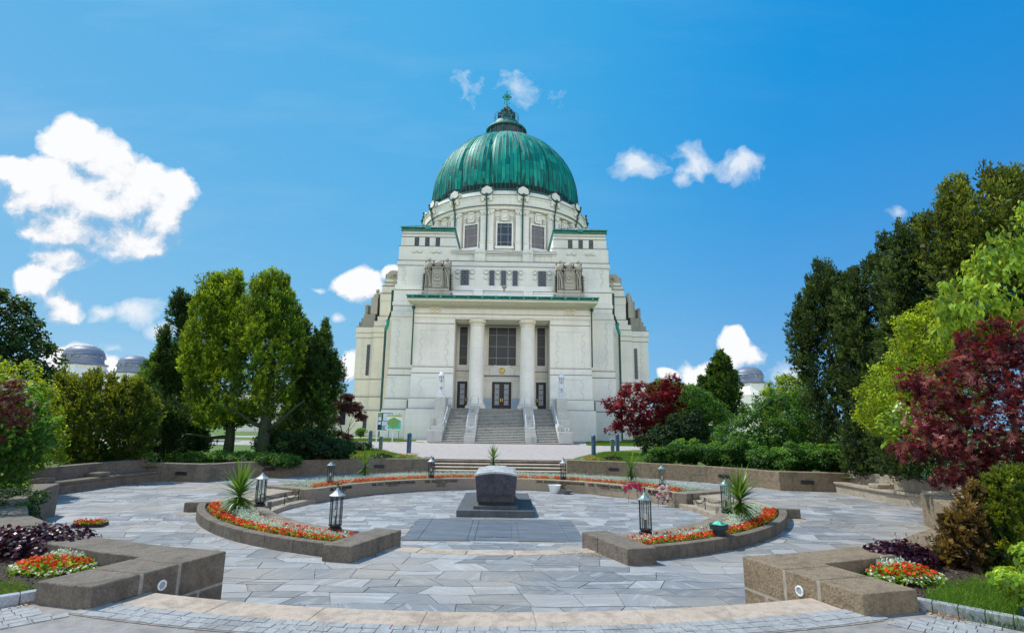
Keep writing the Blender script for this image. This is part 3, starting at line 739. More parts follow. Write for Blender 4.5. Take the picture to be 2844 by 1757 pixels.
# outline of the recessed court (counter-clockwise from the front right)
INR = [(3.02,6.75),(4.2,7.12),(5.42,7.65),(7.25,9.05),(8.85,10.85),(9.75,12.45),(10.15,13.3)]
INL = [(-x, y) for x, y in INR]
OUTR = [(12.6,14.1),(12.95,16.0),(12.4,17.2),(12.35,18.9),(11.75,19.6),(10.0,19.75),(9.6,20.6),(8.3,22.1),(5.9,23.9),(3.07,24.98),(3.07,26.2)]
OUTL = [(-3.07,26.2),(-3.07,24.98),(-6.58,24.1),(-8.28,23.2),(-9.96,21.55),(-10.55,20.2),(-12.15,20.45),(-13.1,20.3),(-13.15,18.8),(-13.3,16.4),(-12.9,14.5)]
hole = [(-3.46,5.86),(-1.7,5.40),(0,5.30),(1.7,5.40),(3.46,5.86)] + [(3.12,6.8)] + INR[1:] + OUTR + OUTL + list(reversed(INL[1:])) + [(-3.12,6.8)]
cx, cy = 0, 15.5
def dens_poly(P, step=1.2):
    out = []
    for i in range(len(P)):
        a = P[i]; b = P[(i+1) % len(P)]; L = math.dist(a, b); k = max(1, int(L/step))
        out += [(a[0]+(b[0]-a[0])*j/k, a[1]+(b[1]-a[1])*j/k) for j in range(k)]
    return out
hp = dens_poly(hole)
g = MB(); n = len(hp); vs = [(p[0], p[1], 0) for p in hp]
for R in (22, 45, 110, 400, 3000):
    for p in hp:
        a = math.atan2(p[1]-cy, p[0]-cx); vs.append((cx+R*math.cos(a), cy+R*math.sin(a), 0))
fs = [(j*n+i, (j+1)*n+i, (j+1)*n+(i+1) % n, j*n+(i+1) % n) for j in range(5) for i in range(n)]
g.add(vs, fs); tag(g.build('ground', M['grass']), None, None, kind='structure')
# mortar bed under the paving
pb = MB()
for i in range(n):
    p, q = hp[i], hp[(i+1) % n]
    def inn(p):
        a = math.atan2(p[1]-16.3, p[0]); r = 7.0
        if abs(p[0]) < 3.4 and p[1] < 12: return (p[0]*.65, 9.95)
        return (r*math.cos(a), 16.3+r*math.sin(a))
    a, b = inn(p), inn(q); o = lambda u: (u[0]*1.01, cy+(u[1]-cy)*1.01, ZW-.012)
    pb.quad(o(p), o(q), (b[0], b[1], ZW-.012), (a[0], a[1], ZW-.012))
tag(pb.build('paving_bed', M['joint']), None, None, kind='structure')

# ------------------------------------------------------------------ stone paving (one polygon per slab)
def in_poly(x, y, P):
    c = False; j = len(P)-1
    for i in range(len(P)):
        if (P[i][1] > y) != (P[j][1] > y) and x < (P[j][0]-P[i][0])*(y-P[i][1])/(P[j][1]-P[i][1])+P[i][0]: c = not c
        j = i
    return c
def shrink(poly, g):
    out = []; n = len(poly)
    for i in range(n):
        a = Vector(poly[i-1]); b = Vector(poly[i]); c = Vector(poly[(i+1) % n])
        e1 = (b-a); e2 = (c-b)
        if e1.length < 1e-4 or e2.length < 1e-4: continue
        e1.normalize(); e2.normalize()
        n1 = Vector((-e1.y, e1.x)); n2 = Vector((-e2.y, e2.x)); m = n1+n2
        if m.length < .2: m = n1
        m.normalize(); k = g/max(.35, m.dot(n1)); out.append((b.x+m.x*k, b.y+m.y*k))
    return out
def area(P): return .5*sum(P[i][0]*P[(i+1) % len(P)][1]-P[(i+1) % len(P)][0]*P[i][1] for i in range(len(P)))
def paving(name, mat, bounds, z, rowh, wmin, wmax, jit, clampf, keep, gap, seed, thick=.03, radial=None):
    rnd = random.Random(seed); x0, x1, y0, y1 = bounds
    # row lines with shared, jittered knots
    rows = []; y = y0
    while y < y1: rows.append(y); y += rowh*rnd.uniform(.75, 1.3)
    def line(k, x):      # wobbling course line
        return rows[k] + jit*(math.sin(x*1.7+k*2.3)*.5 + math.sin(x*4.1+k*5.1)*.35) if 0 <= k < len(rows) else 0
    V = []; F = []; A = []
    for k in range(len(rows)-1):
        x = x0 - rnd.uniform(0, wmax); sk = rnd.uniform(-jit, jit)
        while x < x1:
            w = rnd.uniform(wmin, wmax); sk2 = rnd.uniform(-jit, jit)*1.6
            xa, xb = x, x+w
            poly = [(xa-sk, line(k, xa-sk)), ((xa+xb)/2, line(k, (xa+xb)/2)), (xb-sk2, line(k, xb-sk2)),
                    (xb+sk2, line(k+1, xb+sk2)), ((xa+xb)/2, line(k+1, (xa+xb)/2)), (xa+sk, line(k+1, xa+sk))]
            x = xb; sk = sk2
            polys = [poly]
            if rnd.random() < .22:      # split slabs
                t = rnd.uniform(.35, .65)
                l = ((poly[0][0]*(1-t)+poly[5][0]*t), (poly[0][1]*(1-t)+poly[5][1]*t)); r_ = ((poly[2][0]*(1-t)+poly[3][0]*t), (poly[2][1]*(1-t)+poly[3][1]*t))
                polys = [[poly[0], poly[1], poly[2], r_, l], [l, r_, poly[3], poly[4], poly[5]]]
            for q in polys:
                if radial: q = [radial(p) for p in q]
                cxx = sum(p[0] for p in q)/len(q); cyy = sum(p[1] for p in q)/len(q)
                if not keep(cxx, cyy): continue
                q = [clampf(p) for p in q]
                q = shrink(q, gap*rnd.uniform(.7, 1.4))
                if len(q) < 3 or area(q) < .006: continue
                zz = z + rnd.uniform(-.002, .002); b = len(V); m = len(q)
                V += [(p[0], p[1], zz) for p in q] + [(p[0]*1, p[1]*1, zz-thick) for p in q]
                F.append(tuple(b+i for i in range(m)))
                A.append(rnd.random()); s = A[-1]
                for i in range(m): F.append((b+i, b+m+i, b+m+(i+1) % m, b+(i+1) % m)); A.append(s)
    me = bpy.data.meshes.new(name); me.from_pydata(V, [], F); me.update()
    at = me.attributes.new('tint', 'FLOAT', 'FACE'); at.data.foreach_set('value', A)
    me.materials.append(mat); o = bpy.data.objects.new(name, me); COL.objects.link(o)
    tag(o, None, None, kind='structure'); return o

CO = (0, 16.8); RO = 7.75          # outer ring of the flower beds
CI = (0, 15.95); RI = 6.08         # wall of the sunken court
def clamp_walk(p):
    x, y = p
    if abs(x) < 2.35 and y < 11: return (x, min(y, 16.2-math.sqrt(6.41**2-x*x)))
    dx, dy = x-CO[0], y-CO[1]; r = math.hypot(dx, dy)
    lim = 7.6
    if r < lim:
        # side stair gaps: walkway reaches in to the first step
        k = lim/max(r, .01); return (CO[0]+dx*k, CO[1]+dy*k)
    return p
def keep_walk(x, y):
    if not in_poly(x, y, hole2): return False
    if abs(x) < 2.35 and y < 11: return y < 16.2-math.sqrt(6.41**2-x*x)
    return math.hypot(x-CO[0], y-CO[1]) > 7.5
hole2 = [(p[0]*1.012, cy+(p[1]-cy)*1.012) for p in hole]
paving('walkway', M['slate'], (-14, 14, 5.6, 25.5), ZW, .41, .34, .78, .085, clamp_walk, keep_walk, .006, 3)
def clamp_sunk(p):
    dx, dy = p[0]-CI[0], p[1]-CI[1]; r = math.hypot(dx, dy)
    if r > RI+.02 and not (abs(p[0]) < 2.2 and p[1] < 11.5): k = (RI+.02)/r; dx, dy = dx*k, dy*k
    return (dx+CI[0], max(dy+CI[1], 16.2-math.sqrt(max(.1, 6.05**2-dx*dx)) if abs(dx) < 2.2 else 10.2))
def keep_sunk(x, y):
    if -2.08 < x < 2.08 and 12.62 < y < 15.45: return False
    return (math.hypot(x-CI[0], y-CI[1]) < RI or abs(x) < 2.1) and y > 10.16
def clamp_s2(p):
    x, y = clamp_sunk(p)
    if -2.06 < x < 2.06 and 12.64 < y < 15.42:
        d = [(x+2.06, 0), (2.06-x, 1), (y-12.64, 2), (15.42-y, 3)]; m = min(d)
        x, y = [(-2.06, y), (2.06, y), (x, 12.64), (x, 15.42)][m[1]]
    return (x, y)
tag(MB().prism([(CI[0]+6.3*math.cos(a*PI/36), CI[1]+6.3*math.sin(a*PI/36)) for a in range(72)], -1.2, ZS-.012).build('court_bed', M['mortar']), None, None, kind='structure')
paving('court_paving', M['slate_sunk'], (-6.6, 6.6, 10.1, 22.2), ZS, .30, .32, .66, .055, clamp_s2, keep_sunk, .005, 5)

# engraved floor slabs in front of the sarcophagus
fs_ = thing('grave_floor', 'large smooth blue-grey floor slabs with engraved names in front of the granite sarcophagus', 'grave slab', (0, 14, ZS))
def slate_plain():
    t = NT('grave_slate')
    s1 = t.noise(1.0, 6, .6, vec=t.map((1.2, 9.0, 1)), dist=.8)
    col = t.ramp(s1, [(.25, (.06,.075,.098)), (.5, (.10,.12,.15)), (.72, (.20,.225,.255))]); t.color(col); t.set(Roughness=.5); t.bump(s1, .1, .005); return t.m
M['grave_slate'] = slate_plain()
def slab(x0, x1, y0, y1, nm='slab'):
    return MB().box(x0+.006, x1-.006, y0-14+.006, y1-14-.006, -.03, .004).build(nm, M['grave_slate'], fs_)
for a in (-1, 1):
    for (xa, xb) in ((1.68, 2.05), (.58, 1.68), (.42, .58)):
        if a > 0: slab(xa, xb, 12.66, 15.4)
        else: slab(-xb, -xa, 12.66, 15.4)
cen = slab(-.42, .42, 12.66, 15.4)
MB().box(-.42, .42, -.003-.002, .003-.002, .004, .006).build('joint', M['mortar'], fs_)

def text_obj(body, size, mat, name='inscription', extrude=.004, align='CENTER', spacing=1.0):
    c = bpy.data.curves.new('lettering', 'FONT'); c.body = body; c.size = size; c.extrude = extrude; c.align_x = align; c.align_y = 'CENTER'
    c.space_character = spacing; c.offset = size*.012
    o = bpy.data.objects.new('tmp', c); COL.objects.link(o)
    dg = bpy.context.evaluated_depsgraph_get(); me = bpy.data.meshes.new_from_object(o.evaluated_get(dg))
    bpy.data.objects.remove(o); bpy.data.curves.remove(c)
    me.materials.clear(); me.materials.append(mat)
    t = bpy.data.objects.new(name, me); COL.objects.link(t); return t
t = text_obj('THOMAS   KLESTIL', .085, M['letters_dim'], extrude=.001); t.parent = fs_; t.location = (0, -.98, .0065)
t['label'] = 'engraved name THOMAS KLESTIL'

# ------------------------------------------------------------------ granite edging, steps, asphalt in front
def arc_pts(c, R, a0, a1, n): return [(c[0]+R*math.cos(a0+(a1-a0)*i/n), c[1]+R*math.sin(a0+(a1-a0)*i/n)) for i in range(n+1)]
def arc_block(mb, c, r0, r1, a0, a1, z0, z1, n=4):
    mb.prism(arc_pts(c, r1, a0, a1, n) + arc_pts(c, r0, a1, a0, n), z0, z1)
CF = (0, 16.6)
front = thing('front_steps', 'curved tan granite steps leading down from the cobbled edge into the court', 'steps', (0, 5.5, 0))
for k in range(4):
    mb = MB(); ra = 11.60-.36*k; rb = ra-.36; z1 = -.125*k
    na = 7 if k == 0 else 6; A0 = -PI/2-.30; A1 = -PI/2+.30
    for i in range(na):
        arc_block(mb, CF, rb+.0, ra-.003, A0+(A1-A0)*i/na+.00022, A0+(A1-A0)*(i+1)/na-.00022, z1-.3, z1+(.012 if k == 0 else 0), 5)
    mb.build('step', M['granite_pink'], front, world=True, bevel=.008)
cm_ = MB(); arc_block(cm_, CF, 11.3, 11.58, -PI/2-.29, -PI/2+.29, -.4, .006, 40); cm_.build('mortar', M['mortar'], front, world=True)
cs = thing('court_step', 'single pale tan granite step between the paving and the sunken court', 'step', (0, 10, ZW))
for i in range(5):
    b0 = math.radians(-90-19.3+38.6*i/5+.06); b1 = math.radians(-90-19.3+38.6*(i+1)/5-.06); mb = MB(); arc_block(mb, (0, 16.2), 6.06, 6.40, b0, b1, ZS-.1, ZW+.004, 4); mb.build('stone', M['granite_pink'], cs, world=True, bevel=.012)
# asphalt path and the cobble strip
def ring_sheet(name, mat, r0, r1, a0, a1, z, n=60):
    mb = MB(); P = arc_pts(CF, r1, a0, a1, n); Q = arc_pts(CF, r0, a0, a1, n)
    for i in range(n): mb.quad((*Q[i], z), (*P[i], z), (*P[i+1], z), (*Q[i+1], z))
    o = mb.build(name, mat); tag(o, None, None, kind='structure'); return o
ap = [(-8, -30), (8, -30), (7.5, 2.0), (5.6, 4.0), (4.66, 4.95), (4.2, 5.52), (3.9, 5.75), (2, 5.2), (0, 5.0), (-2, 5.2), (-3.9, 5.75), (-4.25, 5.55), (-4.75, 5.1), (-6, 4.0), (-7.5, 2.2)]
add_sheet('asphalt_path', ap, .002, M['asphalt'])
# individual small setts
def setts(name):
    V = []; F = []; A = []; rnd = random.Random(9)
    def put(q, z):
        q = shrink(q, .004);
        if len(q) < 4 or area(q) < .002: return
        b = len(V); m = len(q); V.extend([(p[0], p[1], z) for p in q]); V.extend([(p[0], p[1], z-.012) for p in q])
        F.append(tuple(b+i for i in range(m)))
        for i in range(m): F.append((b+i, b+m+i, b+m+(i+1) % m, b+(i+1) % m))
    for row in range(3):
        r1 = 11.60+row*.105; r0 = r1; a = -PI/2-.31
        while a < -PI/2+.31:
            w = rnd.uniform(.10, .17)/11.7; j = lambda: rnd.uniform(-.006, .006)
            c = lambda aa, rr: (CF[0]+(rr+j())*math.cos(aa), CF[1]+(rr+j())*math.sin(aa))
            put([c(a, r0+.105), c(a+w, r0+.105), c(a+w, r0), c(a, r0)], .014+rnd.uniform(-.002, .002)); a += w
    # along the kerbs
    for s in (-1, 1):
        for row in range(6):
            t = -.5
            while t < 1.9:
                w = rnd.uniform(.11, .17); p0 = Vector((3.62, 5.46)); p1 = Vector((4.52, 4.78)) ; d = (Vector((4.95, 4.42))-Vector((3.95, 5.42))).normalized(); nn = Vector((-d.y, d.x))
                o = Vector((4.08, 5.53)) - nn*(.09+row*.105)
                q = [o+d*t, o+d*(t+w), o+d*(t+w)+nn*.105, o+d*t+nn*.105]
                if math.hypot(q[0].x-CF[0], q[0].y-CF[1]) > 11.93:
                    q = [(p.x*s, p.y) for p in q]
                    if s < 0: q = q[::-1]
                    put(q, .012+rnd.uniform(-.002, .002))
                t += w
    me = bpy.data.meshes.new(name); me.from_pydata(V, [], F); me.update(); me.materials.append(M['cobble'])
    o = bpy.data.objects.new(name, me); COL.objects.link(o); tag(o, None, None, kind='structure')
ring_sheet('cobble_bed', M['joint'], 11.6, 11.93, -PI/2-.31, -PI/2+.31, .007)
setts('cobbles')
for s, lab in ((-1, 'low kerb of grey granite blocks edging the grass at the left foreground'), (1, 'low kerb of grey granite blocks edging the grass at the right foreground')):
    k = thing('kerb', lab, 'kerb', (s*4.4, 5.2, 0))
    d = Vector((1.0*s, -1.0, 0)).normalized(); o0 = Vector((s*4.12, 5.60, 0)); nn = Vector((-d.y*s, d.x*s, 0))
    for i in range(14):
        a = o0 + d*(i*.19+.003); b = o0 + d*((i+1)*.19-.003); q = [a, b, b+nn*.09, a+nn*.09]
        if s < 0: q = q[::-1]
        MB().prism([(p.x, p.y) for p in q], -.1, .10).build('kerb_stone', M['kerb'], k, world=True, bevel=.006)

# plaza in front of the church
add_sheet('plaza_road', [(-3.07,25.9),(3.07,25.9),(3.4,26.9),(4.2,29.5),(6.3,35.0),(9.5,38.6),(60,41),(60,45.5),(10.5,44.8),(7.0,45.2),(6.45,46.2),(6.45,60),(-6.45,60),(-6.45,46.6),(-7.6,48.6),(-13,47.8),(-60,46),(-60,40),(-10.9,38.4),(-7.6,35.1),(-5.4,30.3),(-3.6,27.2)], .004, M['road'])
for p, z in (([(-9.1,61),(-6.3,61),(-6.3,47.5),(-7.7,49.9)], .008), ([(6.3,46),(7.0,45.3),(8.8,58),(6.3,58)], .008)):
    add_sheet('side_path', p, z, M['road'])
add_sheet('rear_path', [(-60,60),(-60,55.0),(-14,55.5),(-10.5,58.5),(-11,61)], .010, M['road'])

back = thing('rear_steps', 'four tan granite steps rising from the court to the plaza behind the lanterns', 'steps', (0, 25.4, 0))
for k in range(4):
    mb = MB(); y0 = 24.95+.34*k; z = ZW+.125*(k+1)
    tr_ = MB()
    for i in range(4):
        mb.box(-3.05+i*1.525+.003, -3.05+(i+1)*1.525-.003, y0, y0+.36 if k < 3 else y0+.5, z-.20, z-.048)
        tr_.box(-3.05+i*1.525+.003, -3.05+(i+1)*1.525-.003, y0-.03, y0+.36 if k < 3 else y0+.5, z-.046, z+(.004 if k == 3 else 0))
    mb.build('riser', M['riser'], back, world=True, bevel=.01); tr_.build('tread', M['tread_tan'], back, world=True, bevel=.008)
for s in (-1, 1):
    a, b = sorted((s*3.06, s*3.5)); t = thing('step_cheek', 'dark granite block flanking the rear steps on the left' if s < 0 else 'tan granite block flanking the rear steps on the right', 'wall', (s*3.28, 25.6, ZW))
    MB().box(a, b, 25.0, 26.4, ZW-.1, .10).build('block', M['granite_l'] if s < 0 else M['granite_r'], t, world=True, bevel=.012)

# ------------------------------------------------------------------ granite walls built of separate blocks
def poly_len(P): return sum(math.dist(P[i], P[i+1]) for i in range(len(P)-1))
def at_len(P, s):
    for i in range(len(P)-1):
        L = math.dist(P[i], P[i+1])
        if s <= L or i == len(P)-2:
            t = s/L; d = ((P[i+1][0]-P[i][0])/L, (P[i+1][1]-P[i][1])/L)
            return (P[i][0]+d[0]*L*t, P[i][1]+d[1]*L*t), d
        s -= L
def wall(name, label, P, z0, z1, thick, mat, blk=.9, courses=(.45,), group=None, side=1, cap=True, seed=1, capmat=None):
    """P inner face polyline; thickness goes to the 'side' (left of direction = +1)"""
    rnd = random.Random(seed)
    th = thing(name, label, 'wall', (P[len(P)//2][0], P[len(P)//2][1], z0), group=group)
    L = poly_len(P); zs = [z0] + [z0+(z1-z0)*c for c in courses] + [z1]
    mb = MB(); core = MB()
    def seg(mb_, s0, s1, za, zb, inset, prot=0):
        # follow the polyline corners that fall inside the block
        cuts = [s0]; acc = 0
        for i in range(len(P)-1):
            acc += math.dist(P[i], P[i+1])
            if s0+.02 < acc < s1-.02: cuts.append(acc)
        cuts.append(s1); inn = []; out = []
        for c in cuts:
            (pa, da) = at_len(P, max(c-.01, 0)); (pb, db) = at_len(P, min(c+.01, L)); p, _ = at_len(P, c)
            n_ = Vector((-(da[1]+db[1]), da[0]+db[0])).normalized()*side
            k = 1/max(.5, n_.dot(Vector((-da[1], da[0]))*side))
            inn.append((p[0]+n_.x*(inset-prot)*k, p[1]+n_.y*(inset-prot)*k)); out.append((p[0]+n_.x*(thick-inset)*k, p[1]+n_.y*(thick-inset)*k))
        poly = inn + out[::-1]
        if area(poly) < 0: poly = poly[::-1]
        mb_.prism(poly, za, zb)
    for ci in range(len(zs)-1):
        s = 0; nb = max(1, round(L/blk)); ws = [rnd.uniform(.75, 1.25) for _ in range(nb)]; k = L/sum(ws)
        for w in ws:
            seg(mb, s+.003, s+w*k-.003, zs[ci]+(.003 if ci else 0), zs[ci+1]-.003, 0, rnd.uniform(0, .006)); s += w*k
    seg(core, .015, L-.015, z0, z1-.008, .01)
    mb.build('stone_blocks', mat, th, world=True, bevel=.012)
    core.build('mortar', M['mortar'], th, world=True)
    return th

gl, gr = M['granite_l'], M['granite_r']  # one granite twice: shade coloured in on the left, sun on the right
# foreground curved retaining walls (inner face) with their L-shaped heads
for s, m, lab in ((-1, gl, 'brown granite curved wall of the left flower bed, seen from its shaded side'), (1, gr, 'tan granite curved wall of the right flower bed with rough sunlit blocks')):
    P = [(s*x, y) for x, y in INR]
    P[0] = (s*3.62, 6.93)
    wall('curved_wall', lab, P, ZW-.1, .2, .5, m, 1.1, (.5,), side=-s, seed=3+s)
    # L-shaped head pointing at the viewer
    th = thing('granite_wall', 'brown granite wall end with a round spotlight beside the left of the steps' if s < 0 else 'tan granite wall end with a round spotlight beside the right of the steps', 'wall', (s*3.5, 6, 0))
    q = [(3.02, 6.76), (3.52, 5.33), (4.15, 5.49), (3.90, 6.45), (3.62, 7.0)]
    def cutq(t0, t1):
        a0 = Vector(q[0]).lerp(Vector(q[1]), t0); a1 = Vector(q[0]).lerp(Vector(q[1]), t1)
        far = [Vector((3.64, 6.94)), Vector((4.15, 5.49))]
        b0 = far[0].lerp(far[1], t0); b1 = far[0].lerp(far[1], t1)
        P_ = [(s*p.x, p.y) for p in (a0, a1, b1, b0)]
        if area(P_) < 0: P_ = P_[::-1]
        return P_
    mb = MB(); g_ = .003
    for (t0, t1, za, zb) in ((0, .40, -.14, .2), (0, .22, ZW-.1, -.146), (.226, .40, ZW-.1, -.146), (.406, .68, -.42, .2), (.686, 1, -.3, .2)):
        mb.prism(cutq(t0+.002, t1-.002), za, zb)
    mb.build('stone_blocks', m, th, world=True, bevel=.014, seg=3)
    cm = MB(); cm.prism([(p[0]*.999+s*.004, p[1]) for p in cutq(.01, .99)], -.4, .19); cm.build('mortar', M['mortar'], th, world=True)
    # spotlight
    c = Vector(q[0]).lerp(Vector(q[1]), .53); d = (Vector(q[1])-Vector(q[0])).normalized(); nrm = Vector((-d.y, d.x))*-1
    if nrm.x > 0: nrm = -nrm
    sp = thing('spotlight', 'round steel spotlight set in the left wall end' if s < 0 else 'round steel spotlight set in the right wall end', 'spotlight', (s*(c.x+nrm.x*.004), c.y+nrm.y*.004, .035))
    nv = Vector((s*nrm.x, nrm.y, 0)); rot = nv.to_track_quat('Z', 'Y').to_euler(); sp.rotation_euler = rot
    MB().lathe([(.034, 0), (.052, 0), (.052, .006), (.048, .010), (.036, .010), (.034, .004)], 28, cap=False).build('ring', M['white_metal'], sp, smooth=30)
    MB().lathe([(0.0001, .003), (.035, .003)], 24, cap=False).build('lens', M['pane_grey'], sp)
    b = MB()
    for i in range(6): b.ball((.043*math.cos(i*PI/3), .043*math.sin(i*PI/3), .010), .0035, 6, 4)
    b.build('screws', M['lan_metal'], sp)

OL = [(-3.07,24.98),(-6.58,24.1),(-8.28,23.2),(-9.96,21.55),(-10.55,20.2)]
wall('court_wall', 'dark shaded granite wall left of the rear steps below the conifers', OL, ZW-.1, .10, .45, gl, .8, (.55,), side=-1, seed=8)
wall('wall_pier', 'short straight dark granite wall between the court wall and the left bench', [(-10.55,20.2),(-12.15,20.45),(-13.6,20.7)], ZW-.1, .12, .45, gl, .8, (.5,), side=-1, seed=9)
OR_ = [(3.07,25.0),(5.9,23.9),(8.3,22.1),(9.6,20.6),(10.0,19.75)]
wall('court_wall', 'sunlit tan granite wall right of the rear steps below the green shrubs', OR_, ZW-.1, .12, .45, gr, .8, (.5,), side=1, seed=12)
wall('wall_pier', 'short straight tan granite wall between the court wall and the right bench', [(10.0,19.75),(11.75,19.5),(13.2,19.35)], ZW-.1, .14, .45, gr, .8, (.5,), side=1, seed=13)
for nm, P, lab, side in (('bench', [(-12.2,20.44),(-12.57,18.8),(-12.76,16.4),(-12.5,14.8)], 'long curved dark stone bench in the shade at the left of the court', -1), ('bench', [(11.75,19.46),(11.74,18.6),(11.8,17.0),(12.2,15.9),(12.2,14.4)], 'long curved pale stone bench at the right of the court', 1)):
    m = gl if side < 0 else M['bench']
    th = thing(nm, lab, 'bench', (P[1][0], P[1][1], ZW))
    def off(P, d0, d1):
        a = []; b = []
        for i, p in enumerate(P):
            q0 = P[max(i-1, 0)]; q1 = P[min(i+1, len(P)-1)]; d = Vector((q1[0]-q0[0], q1[1]-q0[1])).normalized(); n_ = Vector((-d.y, d.x))*(-1 if side < 0 else 1)
            if (n_.x > 0) != (side > 0): n_ = -n_
            a.append((p[0]+n_.x*d0, p[1]+n_.y*d0)); b.append((p[0]+n_.x*d1, p[1]+n_.y*d1))
        q = a+b[::-1]
        return q if area(q) > 0 else q[::-1]
    MB().prism(off(P, .04, .55), ZW-.1, -.23).build('plinth', m, th, world=True, bevel=.01)
    MB().prism(off(P, -.02, .56), -.226, -.15).build('seat', m, th, world=True, bevel=.015)
    MB().prism(off(P, .565, .95), ZW-.1, .24).build('backrest', m, th, world=True, bevel=.015)
    for f in (.38, .72):
        (px_, py_), d = at_len(P, poly_len(P)*f); a = math.atan2(d[1], d[0])
        b = MB(); pts = []
        for (u, v) in ((-.22, .04), (.22, .04), (.22, .56), (-.22, .56)):
            nx, ny = -d[1], d[0]
            if (nx > 0) != (side > 0): nx, ny = -nx, -ny
            pts.append((px_+d[0]*u+nx*v, py_+d[1]*u+ny*v))
        if area(pts) < 0: pts = pts[::-1]
        b.prism(pts, -.147, -.02); b.build('armrest', m, th, world=True, bevel=.03)
def plaque(x, y, a, lab):
    p = thing('plaque', lab, 'plaque', (x, y, -.2), a)
    MB().box(-.22, .22, -.035, .0, -.065, .065).build('plate', M['plaque'], p, bevel=.008)
    b = MB()
    for z in (-.035, 0, .035): b.box(-.19, .19, -.042, -.0352, z-.006, z+.006)
    b.build('slots', M['lan_metal'], p)
plaque(-11.35, 20.30, math.atan2(-.25, 1.6), 'dark bronze plaque on the short shaded wall beside the left bench')
plaque(-9.1, 22.40, math.atan2(1.65, 1.68), 'dark bronze plaque on the shaded court wall behind the left palm')
plaque(-5.2, 24.42, math.atan2(.88, 3.5), 'dark bronze plaque on the shaded court wall near the rear steps')
plaque(5.0, 24.20, -math.atan2(1.1, 2.83), 'dark bronze plaque on the sunlit court wall near the rear steps')
plaque(8.75, 21.55, -math.atan2(1.5, 1.3), 'dark bronze plaque on the sunlit court wall behind the right lanterns')
plaque(10.9, 19.60, -math.atan2(.25, 1.75), 'dark bronze plaque on the short sunlit wall beside the right bench')

# inner wall of the sunken court with the names
th = thing('name_wall', 'low curved granite wall of the sunken court carrying presidents names in bronze letters', 'wall', (0, 22, ZS))
aA, aB = math.radians(20.2), math.radians(159.8)
mb = MB(); rnd = random.Random(4)
for (za, zb, nb) in ((ZS, -.63, 26), (-.624, -.42, 15)):
    for i in range(nb):
        a0 = aA+(aB-aA)*i/nb+.0006; a1 = aA+(aB-aA)*(i+1)/nb-.0006
        arc_block(mb, CI, RI+rnd.uniform(0, .006), RI+.3, a0, a1, za, zb-.002, 3)
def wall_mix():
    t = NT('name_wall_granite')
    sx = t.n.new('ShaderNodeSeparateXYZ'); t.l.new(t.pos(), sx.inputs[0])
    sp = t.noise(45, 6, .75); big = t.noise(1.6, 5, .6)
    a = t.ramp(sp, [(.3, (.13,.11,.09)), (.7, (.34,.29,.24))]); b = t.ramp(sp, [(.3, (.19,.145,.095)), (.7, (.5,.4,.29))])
    col = t.mix(t.math('MULTIPLY_ADD', sx.outputs[0], .25, .5), a, b)  # darker left end, tan right end: shade and sun blended into the colour
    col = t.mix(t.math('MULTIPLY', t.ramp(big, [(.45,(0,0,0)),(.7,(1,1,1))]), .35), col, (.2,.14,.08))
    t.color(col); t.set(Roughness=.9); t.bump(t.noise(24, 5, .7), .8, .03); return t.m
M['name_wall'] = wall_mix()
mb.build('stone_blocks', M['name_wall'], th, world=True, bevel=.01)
cb = MB(); arc_block(cb, CI, RI+.012, RI+.29, aA+.002, aB-.002, ZS, -.43, 60); cb.build('mortar', M['mortar'], th, world=True)
def bent_text(body, ang, z, size, lab=None, w=None, ex=.008, spacing=1.05):
    t = text_obj(body, size, M['letters'], 'inscription', ex, 'CENTER', spacing)
    me = t.data; xs = [v.co.x for v in me.vertices]; W_ = max(xs)-min(xs); k = (w/W_) if w else 1
    a0 = math.radians(ang)
    for v in me.vertices:
        x, y, zz = v.co; a = a0 - x*k/RI; r = RI-.004-(zz+ex)
        v.co = (CI[0]+r*math.cos(a)-0, CI[1]+r*math.sin(a)-22, z+y-ZS)
    me.update(); t.parent = th
    if lab: t['label'] = lab
def ang_of(x): return math.degrees(math.acos(x/RI))
for body, x, w, sub in (('DR. KARL RENNER', -5.25, .95, ('14.12.1870 - 31.12.1950', 'LUISE RENNER', '22.12.1872 - 1963')),
        ('DR. H.C. THEODOR K\u00d6RNER', -3.82, 1.75, ('24.4.1873 - 4.1.1957',)),
        ('DR. ADOLF SCH\u00c4RF', -2.17, 1.28, ('20.4.1890 - 28.2.1965', 'HILDA SCH\u00c4RF', '12.4.1886 - 17.3.1956')),
        ('\u2020DR. RUDOLF KIRCHSCHL\u00c4GER', 2.42, 1.95, ('20.3.1915 - 30.3.2000', 'DR. HERMA', 'KIRCHSCHL\u00c4GER')),
        ('\u2020DR. THOMAS KLESTIL', 3.95, 1.4, ('4.11.1932 - 6.7.2004',)),
        ('DR. KURT', 5.28, .45, ('WALDHEIM',))):
    bent_text(body, ang_of(x), -.51, .13, 'bronze name ' + body.replace('\u2020', ''), w, .01)
    for i, s_ in enumerate(sub): bent_text(s_, ang_of(x)-.0, -.59-.055*i, .045, None, None, .004)

